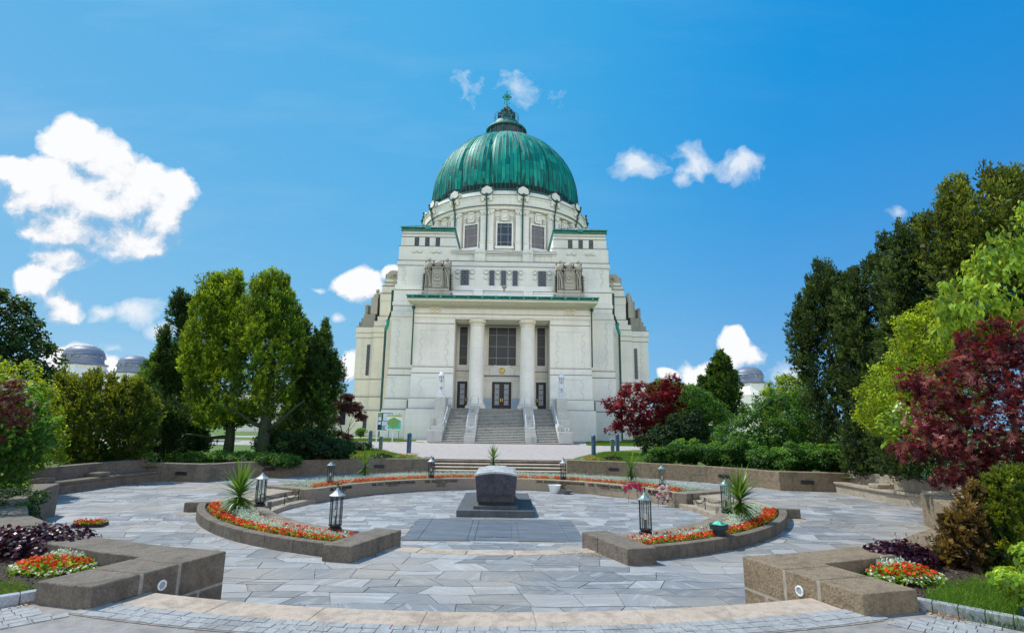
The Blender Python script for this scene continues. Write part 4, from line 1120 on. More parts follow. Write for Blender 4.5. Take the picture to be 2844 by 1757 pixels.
class MLeaves(Leaves):
    """leaves carrying several materials in one mesh"""
    def __init__(s): super().__init__(); s.M = []
    def put(s, P, D, N, L, W, A, mi, fold=.1):
        V, F = leaf_quads(P, D, N, L, W, fold); s.add(V, F, A); s.M.append(np.full(len(F), mi, dtype=np.int32))
    def buildm(s, name, mats, parent=None, off=None):
        o = Leaves.build(s, name, mats[0], parent, off)
        for m in mats[1:]: o.data.materials.append(m)
        if len(o.data.polygons) == sum(len(x) for x in s.M):
            o.data.polygons.foreach_set('material_index', np.concatenate(s.M))
        return o
BEG = [FM['begonia_leaf'], FM['begonia_red'], FM['begonia_white']]
def begonias(ml, C, R=.075, h=.10, white=.0, red=1.0, nl=24, nf=13):
    """C (n,3) plant bases"""
    n = len(C)
    i = np.repeat(np.arange(n), nl); k = len(i); d = rdir(k); d[:, 2] = np.abs(d[:, 2])*.7+.1
    P = C[i] + d*np.array([R, R, h])*RNG.uniform(.3, .9, (k, 1))
    ml.put(P, unit(d+RNG.normal(size=(k, 3))*.5), unit(d+np.array([0, 0, .8])), RNG.uniform(.03, .055, k), RNG.uniform(.025, .045, k), .35+RNG.normal(0, .2, k)+.2*d[:, 2], 0)
    i = np.repeat(np.arange(n), nf); k = len(i); d = rdir(k); d[:, 2] = np.abs(d[:, 2])*.9+.25; d = unit(d)
    P = C[i] + d*np.array([R*1.05, R*1.05, h*1.15])
    iswhite = (RNG.random(n) < white)[i]
    for a in range(2):
        N_ = unit(d + RNG.normal(size=(k, 3))*.4); D = unit(np.cross(N_, RNG.normal(size=(k, 3))))
        P2 = P - D*.02
        ok = ~iswhite
        ml.put(P2[ok], D[ok], N_[ok], RNG.uniform(.035, .055, ok.sum()), RNG.uniform(.03, .045, ok.sum()), RNG.random(ok.sum()), 1)
        if iswhite.any(): ml.put(P2[iswhite], D[iswhite], N_[iswhite], RNG.uniform(.02, .035, iswhite.sum()), RNG.uniform(.018, .03, iswhite.sum()), RNG.random(iswhite.sum()), 2)
def silver(ml, C, R=.08, h=.13, nl=60, mi=0):
    n = len(C); i = np.repeat(np.arange(n), nl); k = len(i); d = rdir(k); d[:, 2] = np.abs(d[:, 2])*1.0+.1; d = unit(d)
    P = C[i] + d*np.array([R, R, h])*RNG.uniform(.35, 1.0, (k, 1))
    ml.put(P, unit(d+RNG.normal(size=(k, 3))*.6), rdir(k), RNG.uniform(.022, .05, k), RNG.uniform(.009, .02, k), .15+RNG.normal(0, .2, k)+.5*d[:, 2]*RNG.random(k)+.15, mi)
def scatter(n, fn, mind, tries=40):
    pts = []; grid = {}
    for _ in range(n*tries):
        p = fn()
        if p is None: continue
        g_ = (int(p[0]/mind), int(p[1]/mind)); ok = True
        for dx in (-1, 0, 1):
            for dy in (-1, 0, 1):
                for q in grid.get((g_[0]+dx, g_[1]+dy), ()):
                    if (q[0]-p[0])**2+(q[1]-p[1])**2 < mind*mind: ok = False
        if ok: grid.setdefault(g_, []).append(p); pts.append(p)
        if len(pts) >= n: break
    return np.array(pts) if pts else np.zeros((0, 3))

# ------------------------------------------------------------------ crescent flower beds
C2 = (0, 16.0)
for s in (-1, 1):
    m = gl if s < 0 else M['granite_l']
    side = 'left' if s < 0 else 'right'
    th = thing('flower_bed_border', f'crescent shaped granite border of the {side} red and silver flower bed', 'bed border', (s*4.6, 11.8, ZW))
    def A(c, x, y): return math.atan2(y-c[1], s*x-c[0])
    a0 = A(CO, 2.72, 9.52); a1 = A(CO, 7.15, 13.9)
    if s < 0:
        a0 += 2*PI if a0 < 0 else 0; a1 += 2*PI if a1 < 0 else 0
    mb = MB(); nb = 9
    for i in range(nb):
        b0 = a0+(a1-a0)*i/nb; b1 = a0+(a1-a0)*(i+1)/nb; e = .0005*(1 if a1 > a0 else -1)
        P = arc_pts(CO, RO, b0+e, b1-e, 4) + arc_pts(CO, RO-.17, b1-e, b0+e, 4)
        if area(P) < 0: P = P[::-1]
        mb.prism(P, ZW-.1, -.285)
    mb.build('curb', m, th, world=True, bevel=.012)
    a0 = A(C2, 1.95, 10.42); a1 = A(C2, 5.6, 14.05)
    if s < 0: a0 += 2*PI if a0 < 0 else 0; a1 += 2*PI if a1 < 0 else 0
    mb = MB(); nb = 6
    for i in range(nb):
        b0 = a0+(a1-a0)*i/nb; b1 = a0+(a1-a0)*(i+1)/nb; e = .0005*(1 if a1 > a0 else -1)
        P = arc_pts(C2, 6.32, b0+e, b1-e, 4) + arc_pts(C2, 5.92, b1-e, b0+e, 4)
        if area(P) < 0: P = P[::-1]
        mb.prism(P, ZS-.1, -.28)
    mb.build('coping', M['granite_top'], th, world=True, bevel=.015)
    mb = MB()
    for (t0, t1, z) in ((0, .62, -.245), (.625, 1, -.25)):
        o0 = Vector((2.70, 9.28)).lerp(Vector((2.16, 10.74)), t0); o1 = Vector((2.70, 9.28)).lerp(Vector((2.16, 10.74)), t1)
        i0 = Vector((2.20, 9.17)).lerp(Vector((1.66, 10.56)), t0); i1 = Vector((2.20, 9.17)).lerp(Vector((1.66, 10.56)), t1)
        P = [(s*p.x, p.y) for p in (i0, i1, o1, o0)]
        if area(P) < 0: P = P[::-1]
        MB().prism(shrink(P, .002), ZS-.05, z).build('end_block', m, th, world=True, bevel=.018, seg=3)
    P = [(s*x, y) for x, y in ((5.55, 13.98), (7.5, 13.80), (7.52, 13.98), (5.55, 14.2))]
    if area(P) < 0: P = P[::-1]
    mb.prism(P, ZS-.05, -.275)
    mb.build('end_block', m, th, world=True, bevel=.018, seg=3)
    # soil
    def inb(x, y, mo=0, mi=0):
        x = x*s
        if x < 0: return False
        ro = math.hypot(x-CO[0], y-CO[1]); ri = math.hypot(x-C2[0], y-C2[1])
        if not (ro < RO-.17-mo and ri > 6.32+mi): return False
        if y > 13.82-mo: return False
        return (x-2.70)*(10.74-9.28) - (y-9.28)*(2.16-2.70) > .02   # outside of the end block
    gp = MB(); st = .11
    for ix in range(0, 75):
        for iy in range(0, 45):
            x = (1.9+ix*st)*s; y = 9.2+iy*st
            if inb(x+st/2*s, y+st/2, -.09, -.09):
                x0, x1 = sorted((x, x+st*s)); f = lambda a, b: (a, b, -.345+.02*math.sin(a*13)*math.cos(b*11))
                gp.quad(f(x0, y), f(x1, y), f(x1, y+st), f(x0, y+st))
    tag(gp.build('soil', M['soil']), f'dark soil of the {side} crescent bed', None, kind='stuff')
    # plants
    rnd = random.Random(20+s)
    def red():
        x = rnd.uniform(2.2, 7.6)*s; y = rnd.uniform(9.3, 13.8)
        if not inb(x, y, .10, .02): return None
        ro = math.hypot(x, y-CO[1]); ri = math.hypot(x, y-C2[1]); w = (RO-.17-ro); v = ri-6.32
        tot = w+v
        if w < .08+.30*min(1, tot/1.1): return (x, y, -.33)
        if v < .12+.05*math.sin(x*3) and rnd.random() < .7: return (x, y, -.33)
        if abs(y-13.6) < .2 and w < .5: return (x, y, -.33)
        return None
    def sil():
        x = rnd.uniform(2.2, 7.6)*s; y = rnd.uniform(9.3, 13.8)
        if not inb(x, y, .10, .05): return None
        ro = math.hypot(x, y-CO[1]); ri = math.hypot(x, y-C2[1]); w = (RO-.17-ro); v = ri-6.32; tot = w+v
        if w > .12+.30*min(1, tot/1.1) and v > .13: return (x, y, -.33)
        return None
    ml = MLeaves(); C = scatter(700, red, .085); begonias(ml, C, .07, .10, nl=32, nf=11)
    tag(ml.buildm('red_begonias', BEG), f'band of low red begonias along the curb of the {side} crescent bed', 'flowers', kind='stuff')
    ml = MLeaves(); C = scatter(620, sil, .10)
    # silver plants grow taller in the middle
    hh = np.array([.135 + .15*math.exp(-((abs(p[0])-5.6)**2)/.9) for p in C])
    for q in range(3):
        sel = np.arange(len(C)) % 3 == q; hs = hh[sel]
        if sel.sum():
            for lo, hi in ((0, .14), (.14, .2), (.2, .4)):
                k2 = sel & (hh >= lo) & (hh < hi)
                if k2.any(): silver(ml, C[k2], .085, float(hh[k2].mean()), 85)
    # a seam of white begonias between both bands
    def seam():
        x = rnd.uniform(2.2, 7.6)*s; y = rnd.uniform(9.3, 13.8)
        if not inb(x, y, .1, .1): return None
        ro = math.hypot(x, y-CO[1]); ri = math.hypot(x, y-C2[1]); w = (RO-.17-ro); v = ri-6.32; tot = w+v
        return (x, y, -.31) if abs(w-(.10+.30*min(1, tot/1.1))) < .05 else None
    tag(ml.buildm('silver_ragwort', [FM['silver']]), f'mounds of silvery foliage in the middle of the {side} crescent bed', 'plants', kind='stuff')
    ml = MLeaves(); C = scatter(90, seam, .09); begonias(ml, C, .06, .09, white=1.0, nl=16, nf=8)
    tag(ml.buildm('white_begonias', BEG), f'scattered white begonias between red and silver planting of the {side} crescent bed', 'flowers', kind='stuff')
    # side stairs down into the court
    th = thing('side_steps', f'three curved granite steps with a chain at the {side} side of the sunken court', 'steps', (s*6.4, 16, ZS))
    for k in range(3):
        r0 = 6.12+.36*k; r1 = 6.5+.36*k if k < 2 else 7.85; z = ZS+.117*(k+1)+(.0 if k < 2 else .003)
        mb = MB(); aa = math.radians(-19.5); ab = math.radians(21); nb = 3
        for i in range(nb):
            b0 = aa+(ab-aa)*i/nb+.0006; b1 = aa+(ab-aa)*(i+1)/nb-.0006
            if s < 0: b0, b1 = PI-b1, PI-b0
            arc_block(mb, CI, r0, r1, b0, b1, z-.2, z, 4)
        mb.build('step', M['bench'], th, world=True, bevel=.008)

th = thing('rear_bed_border', 'thin granite edging around the curved flower bed behind the sarcophagus', 'bed border', (0, 24.4, ZW))
mb = MB()
for i in range(26):
    a0 = math.radians(17)+(math.radians(163)-math.radians(17))*i/26; a1 = math.radians(17)+(math.radians(163)-math.radians(17))*(i+1)/26
    arc_block(mb, CO, RO-.1, RO+.02, a0+.0005, a1-.0005, ZW-.1, -.452, 3)
mb.build('edging', M['granite_top'], th, world=True, bevel=.006)
for s in (-1, 1):
    P = [(s*x, y) for x, y in ((5.72, 18.06), (6.02, 17.80), (7.62, 18.72), (7.42, 19.05), (5.98, 18.4))]
    if area(P) < 0: P = P[::-1]
    MB().prism(P, ZS-.1, -.418).build('end_block', M['granite_top'], th, world=True, bevel=.012)
sb = MB()
for i in range(60):
    a0 = math.radians(18+144*i/60); a1 = math.radians(18+144*(i+1)/60)
    p = lambda a, c, r: (c[0]+r*math.cos(a), c[1]+r*math.sin(a), -.47)
    sb.quad(p(a0, CI, RI+.28), p(a0, CO, RO-.09), p(a1, CO, RO-.09), p(a1, CI, RI+.28))
tag(sb.build('soil', M['soil']), 'dark soil of the rear flower bed', None, kind='stuff')
rnd = random.Random(77)
def rear(lo, hi, z):
    def f():
        a = math.radians(rnd.uniform(23, 157)); r = RI+.33+rnd.uniform(lo, hi)
        x, y = CI[0]+r*math.cos(a), CI[1]+r*math.sin(a)
        return (x, y, z) if math.hypot(x-CO[0], y-CO[1]) < RO-.12 else None
    return f
ml = MLeaves(); begonias(ml, scatter(620, rear(0, .34, -.47), .10), .08, .13, white=.12, nl=16, nf=11)
tag(ml.buildm('red_begonias', BEG), 'narrow band of red begonias on top of the name wall behind the sarcophagus', 'flowers', kind='stuff')
ml = MLeaves(); silver(ml, scatter(900, rear(.42, 1.9, -.47), .13), .10, .17, 42)
tag(ml.buildm('silver_ragwort', [FM['silver']]), 'band of silvery foliage in the rear bed below the steps', 'plants', kind='stuff')

# ------------------------------------------------------------------ grave lanterns
def make_lantern(label, green=False, candle=True):
    t = thing('grave_lantern', label, 'lantern', group='grave lanterns around the court')
    MB().lathe([(.125, 0), (.125, .05), (.10, .06), (.085, .085)], 8, ph=PI/8).build('base', M['lan_metal'], t, bevel=.006)
    fr = MB(); R = .108
    for i in range(8):
        a = PI/8+i*PI/4; x, y = R*math.cos(a), R*math.sin(a)
        fr.tube([(x, y, .085), (x, y, .62)], .0075, 4)
    fr.lathe([(.10, .085), (.118, .085), (.118, .10), (.10, .10)], 8, ph=PI/8, cap=False); fr.lathe([(.10, .605), (.118, .605), (.118, .625), (.10, .625)], 8, ph=PI/8, cap=False)
    fr.lathe([(.001, .10), (.105, .10)], 8, ph=PI/8, cap=False)
    fr.build('frame', M['lan_metal'], t)
    MB().lathe([(.103, .105), (.103, .6)], 8, ph=PI/8, cap=False).build('glass', M['pane'], t)
    MB().lathe([(.148, .612), (.150, .625), (.098, .655), (.05, .70), (.02, .745), (.018, .76)], 8, ph=PI/8).build('roof', M['lan_roof_green'] if green else M['lan_roof'], t)
    MB().lathe([(.013, .755), (.013, .82), (.017, .82), (.017, .84)], 8).build('finial', M['lan_metal'], t)
    MB().lathe([(.017, .10), (.017, .25), (.045, .255), (.045, .265)], 10).build('candle_holder', M['candle_stick'], t)
    if candle: MB().lathe([(.026, .265), (.026, .36), (.012, .362)], 12).build('candle', M['candle'], t, smooth=30)
    return t
LN = [(-2.90, 10.60, -.28, 'large grave lantern at the near end of the left crescent bed', False), (-5.52, 13.42, -.28, 'grave lantern beside the palm at the far end of the left crescent bed', False),
      (-5.75, 19.42, -.42, 'grave lantern at the left end of the rear flower bed', True), (-2.6, 21.85, -.42, 'grave lantern on the rear wall left of the sarcophagus before the rear steps', False),
      (2.55, 21.86, -.42, 'grave lantern on the rear wall right of the sarcophagus before the rear steps', False), (5.78, 19.6, -.42, 'grave lantern at the right end of the rear bed by the pink wreaths', True),
      (5.42, 13.15, -.28, 'grave lantern beside the palm at the far end of the right crescent bed', True), (2.84, 10.50, -.28, 'large grave lantern at the near end of the right crescent bed', True)]
la = make_lantern(LN[0][3]); lb = make_lantern(LN[2][3], True); used = set()
for i, (x, y, z, lab, gr_) in enumerate(LN):
    src = lb if gr_ else la
    o = src if id(src) not in used else copy_tree(src); used.add(id(src))
    o['label'] = lab; o.location = (x, y, z); o.rotation_euler = (0, 0, .1*i)

# ------------------------------------------------------------------ spiky palms
def yucca(x, y, z, h, label, nl=75, L=.62, seed=0, wf=1):
    rnd = random.Random(seed)
    t = thing('yucca_palm', label, 'palm', (x, y, z), group='spiky palms in the flower beds')
    th_ = h-L*.82
    MB().tube([(0, 0, 0), (.01, 0, th_*.5), (0, .01, th_)], .035, 8, .03).build('trunk', M['bark'], t, smooth=True)
    V = []; F = []; A = []
    for i in range(nl):
        u = (i+.5)/nl; e = math.radians(84 - 140*u**.95 + rnd.uniform(-8, 8)); a = i*2.39996+rnd.uniform(-.2, .2)
        l = L*rnd.uniform(.8, 1.1)*(1-.25*u); w = .024*rnd.uniform(.8, 1.25)*wf
        o = Vector((math.cos(a), math.sin(a), 0)); sd_ = Vector((-math.sin(a), math.cos(a), 0))
        p = Vector((0, 0, th_*(1-.45*u))) + o*.02; ee = e; b = len(V); n = 5; tt = rnd.random()
        for k in range(n+1):
            f = k/n; ww = w*(.7+1.3*f if f < .3 else 1.0*(1-f)/.7+.02)
            V += [p + sd_*ww, p - sd_*ww]
            d = o*math.cos(ee) + Vector((0, 0, math.sin(ee))); p = p + d*(l/n); ee -= .05+.07*u*k*.5
        for k in range(n): F.append((b+2*k, b+2*k+1, b+2*k+3, b+2*k+2)); A.append(.25+.5*tt*(1-u)+.25*rnd.random())
    np_mesh('leaves', [tuple(v) for v in V], F, FM['yucca'], t, A)
    return t
yucca(-5.52, 12.35, -.34, 1.16, 'tall spiky palm in the left crescent bed', 120, .72, 1, 1.25)
yucca(5.30, 12.1, -.34, 1.2, 'tall spiky palm in the right crescent bed', 120, .72, 2, 1.25)
yucca(-5.15, 21.75, -.46, 1.2, 'shaded spiky palm at the left of the rear flower bed', 60, .7, 3)
yucca(5.1, 21.4, -.46, 1.2, 'spiky palm at the right of the rear flower bed', 60, .7, 4)
yucca(-.22, 23.7, -.46, 1.32, 'spiky palm straight behind the sarcophagus', 60, .66, 5)

# ------------------------------------------------------------------ chains
for s in (-1, 1):
    side = 'left' if s < 0 else 'right'
    t = thing('chain_rail', f'dark iron chain on three thin posts beside the {side} side steps', 'chain', (s*6.2, 16.9, ZS))
    P = [(s*6.18, 17.75, ZS+.02), (s*6.22, 16.75, ZS+.02), (s*6.95, 16.45, ZS+.24)] 
    for p in P:
        b = MB(); b.tube([p, (p[0], p[1], p[2]+.40)], .013, 8); b.ball((p[0], p[1], p[2]+.41), .024, 8, 6)
        b.build('post', M['lan_metal'], t, world=True)
    b = MB()
    for i in range(2):
        a = Vector(P[i])+Vector((0, 0, .38)); c = Vector(P[i+1])+Vector((0, 0, .38)); n = 17
        for k in range(n):
            f = (k+.5)/n; p = a.lerp(c, f); p.z -= .17*4*f*(1-f)*1.0
            d = (c-a).normalized(); w = Vector((-d.y, d.x, 0)) if k % 2 else Vector((0, 0, 1)); L = (c-a).length/n*.82
            pts = [p + d*L*math.cos(q*PI/4) + w*.02*math.sin(q*PI/4) for q in range(9)]
            b.tube(pts, .0065, 5)
    b.build('chain', M['lan_metal'], t, world=True)

# ------------------------------------------------------------------ sarcophagus
sg = thing('sarcophagus', 'dark speckled granite sarcophagus with curved lid engraved KARL RENNER in the centre of the court', 'sarcophagus', (0, 17.3, ZS))
for (x0, x1) in ((-1.08, -.44), (-.436, .38), (.384, 1.08)):
    MB().box(x0, x1, -1.6, 2.35, -.02, .175).build('base_slab', M['slab_dark'], sg, bevel=.008)
for (x0, x1) in ((-.63, -.44), (-.436, .38), (.384, .63)):
    MB().box(x0, x1, -1.36, 1.1, .178, .262).build('plinth', M['slab_dark'], sg, bevel=.006)
b = MB(); nx = 12; sec = []
top = lambda u, hw: 1.085 + .08*(1-u*u)
fr0 = []
for (yy_, sc0) in ((-1.20, 1), (.95, 1)):
    ring = [(-.535, .345), (.535, .345)] + [(.605*(1-2*i/nx), top(1-2*i/nx, 0)) for i in range(nx+1)]
    fr0.append([(p[0], yy_, p[1]) for p in ring])
n = len(fr0[0]); b.add(fr0[0]+fr0[1], [tuple(range(n)), tuple(range(2*n-1, n-1, -1))] + [(i, n+i, n+(i+1) % n, (i+1) % n) for i in range(n)])
b.build('body', M['sarc'], sg, bevel=.012)
MB().box(-.50, .50, -1.16, .9, .262, .345).build('foot', M['lan_metal'], sg)
b = MB(); vs = []; ny = 24; nx = 14
for j in range(ny+1):
    for i in range(nx+1):
        u = -1+2*i/nx; v = j/ny; e = min(1, 6*(1-abs(u)), 8*v, 8*(1-v))
        vs.append((.60*u, -1.205+2.16*v, 1.088+.08*(1-u*u)+.012+.035*e+.014*math.sin(i*5.1+j*3.3)*e))
b.add(vs, [(j*(nx+1)+i, j*(nx+1)+i+1, (j+1)*(nx+1)+i+1, (j+1)*(nx+1)+i) for j in range(ny) for i in range(nx)])
b.add([(p[0], p[1], p[2]-.05) for p in vs[:nx+1]] + vs[:nx+1], [(i, i+1, nx+2+i, nx+1+i) for i in range(nx)])
b.build('lid', M['sarc_top'], sg)
for body, sz, z in (('KARL RENNER', .125, .52),):
    t = text_obj(body, sz, M['letters'], extrude=.003, spacing=1.15); t.parent = sg; t.location = (0, -1.205, z); t.rotation_euler = (PI/2, 0, 0)
    t['label'] = 'engraved ' + body
# eagle relief on the upper right
b = MB()
for (x0, z0, x1, z1) in ((.16, 1.0, .36, .80), (.30, .98, .22, .80), (.20, .92, .38, .92), (.18, .86, .34, .95), (.26, .84, .38, .76)):
    b.tube([(x0, -1.203, z0), (x1, -1.203, z1)], .014, 5)
b.build('relief', M['slab_dark'], sg)

# ------------------------------------------------------------------ small things
p = thing('flower_pot', 'white empty bowl-shaped pot standing against the name wall', 'pot', (2.16, 21.25, ZS))
MB().lathe([(.16, 0), (.17, .02), (.23, .26), (.245, .27), (.245, .29), (.225, .29), (.215, .25), (.001, .24)], 24).build('bowl', M['plastic_white'], p, smooth=40)
MB().lathe([(.001, .245), (.214, .245)], 20, cap=False).build('earth', M['soil'], p)
p = thing('flower_pot', 'small dark grey bowl next to the white pot at the name wall', 'pot', (2.58, 20.95, ZS))
MB().lathe([(.10, 0), (.12, .02), (.18, .12), (.19, .13), (.19, .145), (.17, .145), (.15, .10), (.001, .09)], 24).build('bowl', M['pot_grey'], p, smooth=40)
p = thing('bronze_bowl', 'dark bronze bowl with green patina standing in the right crescent bed', 'bowl', (4.22, 10.55, -.34))
MB().lathe([(.115, 0), (.115, .12), (.125, .16), (.165, .165), (.17, .25), (.16, .255), (.145, .225)], 28).build('bowl', simple('bowl_bronze', (.02,.035,.045), .45, .3, .4, 10), p, smooth=35)
b = MB(); vs = [(0, 0, .245)]
MB().lathe([(.158, .252), (.12, .262), (.06, .30), (.012, .318), (.001, .318)], 4).build('lid', simple('bowl_patina', (.05,.36,.27), .6, .2, .35, 14), p)
p = thing('grave_candle', 'small red glass candle at the foot of the name wall by the wreaths', 'candle', (5.0, 18.95, ZS))
MB().lathe([(.03, 0), (.035, .02), (.035, .10), (.03, .11)], 12).build('glass', M['red_glass'], p, smooth=30)
MB().lathe([(.036, .10), (.036, .125), (.01, .14)], 12).build('cap', M['brass'], p)
# wreaths
def wreath(x, y, z, pts, lab, r, cols, seed):
    t = thing('flower_wreath', lab, 'wreath', (x, y, z)); rnd = random.Random(seed)
    mlp = MLeaves(); n = 0
    for (u, v) in pts:
        c = np.array([[u+rnd.uniform(-.02, .02), rnd.uniform(-.05, .03), v+rnd.uniform(-.02, .02)]]); k = 42; mi = rnd.choice(cols)
        d = rdir(k); d[:, 1] = -np.abs(d[:, 1]); P = c + d*r*RNG.uniform(.5, 1, (k, 1)); D = unit(np.cross(d, rdir(k)))
        mlp.put(P-D*.02, D, d, RNG.uniform(.03, .05, k), RNG.uniform(.025, .04, k), RNG.random(k), mi, 0)
    mlp.buildm('blossoms', [FM['pink'], FM['pale_pink']], t)
    lg = MLeaves()
    for (u, v) in pts:
        k = 10; d = rdir(k); P = np.array([[u, .05, v]]) + d*r; lg.put(P, d, rdir(k), np.full(k, .09), np.full(k, .03), RNG.random(k), 0)
    lg.buildm('leaves', [FM['shrub_dark']], t)
    b = MB()
    for q in (-1, 1): b.tube([(q*.12, .10, -.05), (q*.18, .02, -.45)], .006, 5)
    b.build('stand', M['lan_metal'], t); return t
arc = [(.27*math.cos(a)+0, .17*math.sin(a)) for a in np.linspace(-.35, PI+.35, 13)] + [(.20*math.cos(a), .11*math.sin(a)) for a in np.linspace(0.2, PI-.2, 9)]
wreath(4.58, 18.85, -.42, arc, 'arched spray of bright pink flowers leaning against the right end of the name wall', .055, (0,), 1)
arc = [(.15*math.cos(a), .21*math.sin(a)) for a in np.linspace(0, 2*PI, 15)[:-1]] + [(.19*math.cos(a), .25*math.sin(a)) for a in np.linspace(.2, 2*PI+.2, 9)[:-1]]
wreath(5.38, 18.1, -.45, arc, 'round wreath of pale and bright pink flowers on a wire stand', .055, (0, 1, 1), 2)

def bollard(x, y, lab):
    t = thing('bollard', lab, 'bollard', (x, y, 0), group='blue grey bollards on the plaza edge')
    MB().lathe([(.125, 0), (.125, .80), (.118, .80)], 20).build('shaft', M['bollard'], t, smooth=30)
    h = MB()
    for i in range(4): h.lathe([(.105, .80+i*.045), (.105, .815+i*.045), (.128, .815+i*.045), (.128, .845+i*.045)], 20, cap=False)
    h.lathe([(.128, .98), (.128, 1.0), (.11, 1.06), (.07, 1.10), (.001, 1.115)], 20, cap=False); h.build('louvred_head', M['bollard'], t, smooth=30)
    return t
bo = [bollard(-5.05, 31.0, 'blue grey bollard beside the bedding flowers left of the rear steps')]
for x, y, lab in ((-8.7, 37.2, 'blue grey bollard standing in front of the glazed notice board'), (5.35, 31.6, 'blue grey bollard at the right of the plaza, left of the flat topped post'), (7.7, 36.3, 'blue grey bollard half behind the red maple')):
    o = copy_tree(bo[0]); o.location = (x, y, 0); o['label'] = lab
for x, y, lab in ((-7.5, 35.0, 'short flat topped steel post between the two left bollards'), (7.15, 35.2, 'short flat topped steel post between the two right bollards')):
    t = thing('post', lab, 'post', (x, y, 0)); MB().box(-.11, .11, -.08, .08, 0, .78).build('shaft', M['post'], t, bevel=.01)
    MB().box(-.13, .13, -.10, .10, .782, .81).build('cap', M['white_metal'], t, bevel=.004)

# notice board and map board
nb_ = thing('notice_board', 'white framed glass notice board with posters on the lawn by the church', 'notice board', (-9.95, 47.4, 0))
f = MB(); f.box(-.72, -.64, -.05, .05, 0, 2.45); f.box(.64, .72, -.05, .05, 0, 2.45); f.box(-.72, .72, -.05, .05, 2.453, 2.53); f.box(-.637, .637, -.05, .05, .92, .99)
f.build('frame', M['white_metal'], nb_)
MB().box(-.637, .637, -.02, .03, .992, 2.45).build('panel', M['board_dark'], nb_)
for (x0, x1, z0, z1, m) in ((-.60, -.32, 2.12, 2.42, 'board_green'), (-.60, -.34, 1.78, 2.09, 'paper_white'), (-.60, -.36, 1.45, 1.70, 'paper_white'), (-.20, .60, 1.78, 2.40, 'paper_white'), (.35, .62, 2.0, 2.15, 'sign_blue'), (-.28, .28, 1.35, 1.74, 'paper_white'), (.30, .60, 1.40, 1.74, 'board_back'), (-.02, .28, 1.05, 1.32, 'paper_white'), (.30, .6, 1.03, 1.36, 'board_green'), (-.28, -.05, 1.02, 1.30, 'board_teal')):
    MB().box(x0, x1, -.026, -.021, z0, z1).build('poster', M[m], nb_)
mbd = thing('map_board', 'green cemetery map board on two thin posts on the lawn', 'map board', (-9.15, 46.6, 0)); o = mbd
f = MB(); f.tube([(-.30, .03, 0), (-.30, .03, 2.42)], .03, 6); f.tube([(.85-.30+.0, .03, 0), (.55, .03, 2.42)], .03, 6); f.build('posts', M['post'], mbd)
MB().box(-.48, .75, -.02, .0, 1.02, 2.12).build('map', M['board_back'], mbd)
mp = MB(); mp.add([(x, -.026, z) for x, z in ((-.46, 1.80), (.10, 2.08), (.70, 1.78), (.68, 1.30), (.48, 1.12), (.05, 1.12), (-.26, 1.15), (-.40, 1.40), (-.46, 1.6))], [tuple(range(9))]); mp.build('map_area', M['board_green'], mbd)
mp = MB()
for P in ([(-.44, 1.12), (-.2, 1.10), (-.05, 1.22), (-.2, 1.42), (-.38, 1.35)], [(.0, 1.08), (.72, 1.10), (.70, 1.24), (.3, 1.28), (.05, 1.2)], [(.45, 1.28), (.71, 1.26), (.68, 1.68), (.5, 1.72)]):
    mp.add([(x, -.032, z) for x, z in P], [tuple(range(len(P)))])
mp.build('map_area', M['board_teal'], mbd)
f = MB(); f.box(-.50, .77, -.05, .01, 2.123, 2.28); f.box(-.50, .77, -.05, .01, .96, 1.02); f.build('frame', M['board_lime'], mbd)
MB().box(.2, .74, -.056, -.051, 2.13, 2.18).build('frame_stripe', M['board_green'], mbd)

# ================================================================== CHURCH
ch = thing('church', 'large pale limestone church with green copper dome and columned portico', 'church', (-.05, 58, 0))
CX = -.05
def cb(mb, name, mat, parent=None, **k):
    o = mb.build(name, mat, parent or ch, world=False, **k)
    p = parent or ch; off = Vector((0, 58, 0)) if p is ch else Vector((0, 58, 0))
    for q_ in (getattr(mb, 'parts', None) or [o]): q_.location = (-0, -58, 0) if p is ch else (0, 0, 0)
    return o
SINGLE = {'ledge_flashing': 'ledge_flashing', 'gutter_brackets': 'gutter_bracket', 'ornament_blocks': 'ornament_block', 'parapet_block': 'parapet_block', 'parapet_flashing': 'parapet_flashing', 'attic_flashing': 'attic_flashing', 'recess_base': 'recess_base', 'drum_openings': 'drum_opening', 'windows': 'window', 'pane': 'pane', 'weathered_steps': 'weathered_step'}
_b0 = MB.build
def build_each(self, name, mat, parent=None, **k):
    # repeated small pieces collected in one MB become one object each
    if name not in SINGLE or not self.v: return _b0(self, name, mat, parent, **k)
    par = list(range(len(self.v)))
    def find(a):
        while par[a] != a: par[a] = par[par[a]]; a = par[a]
        return a
    for f in self.f:
        for i in f[1:]: par[find(i)] = find(f[0])
    comp = {}
    for fi, f in enumerate(self.f): comp.setdefault(find(f[0]), []).append(f)
    objs = []
    for fs_c in comp.values():
        idx = sorted({i for f in fs_c for i in f}); mp_ = {a: b for b, a in enumerate(idx)}
        m = MB(); m.v = [self.v[i] for i in idx]; m.f = [tuple(mp_[i] for i in f) for f in fs_c]; objs.append(_b0(m, SINGLE[name], mat, parent, **k))
    self.parts = objs; return objs[0]
MB.build = build_each
# every church part is modelled in world y (x centred on the axis); direct children sit at -58
ST, SW, SL, FL = M['stone'], M['stone_warm'], M['stone_lower'], M['flash']

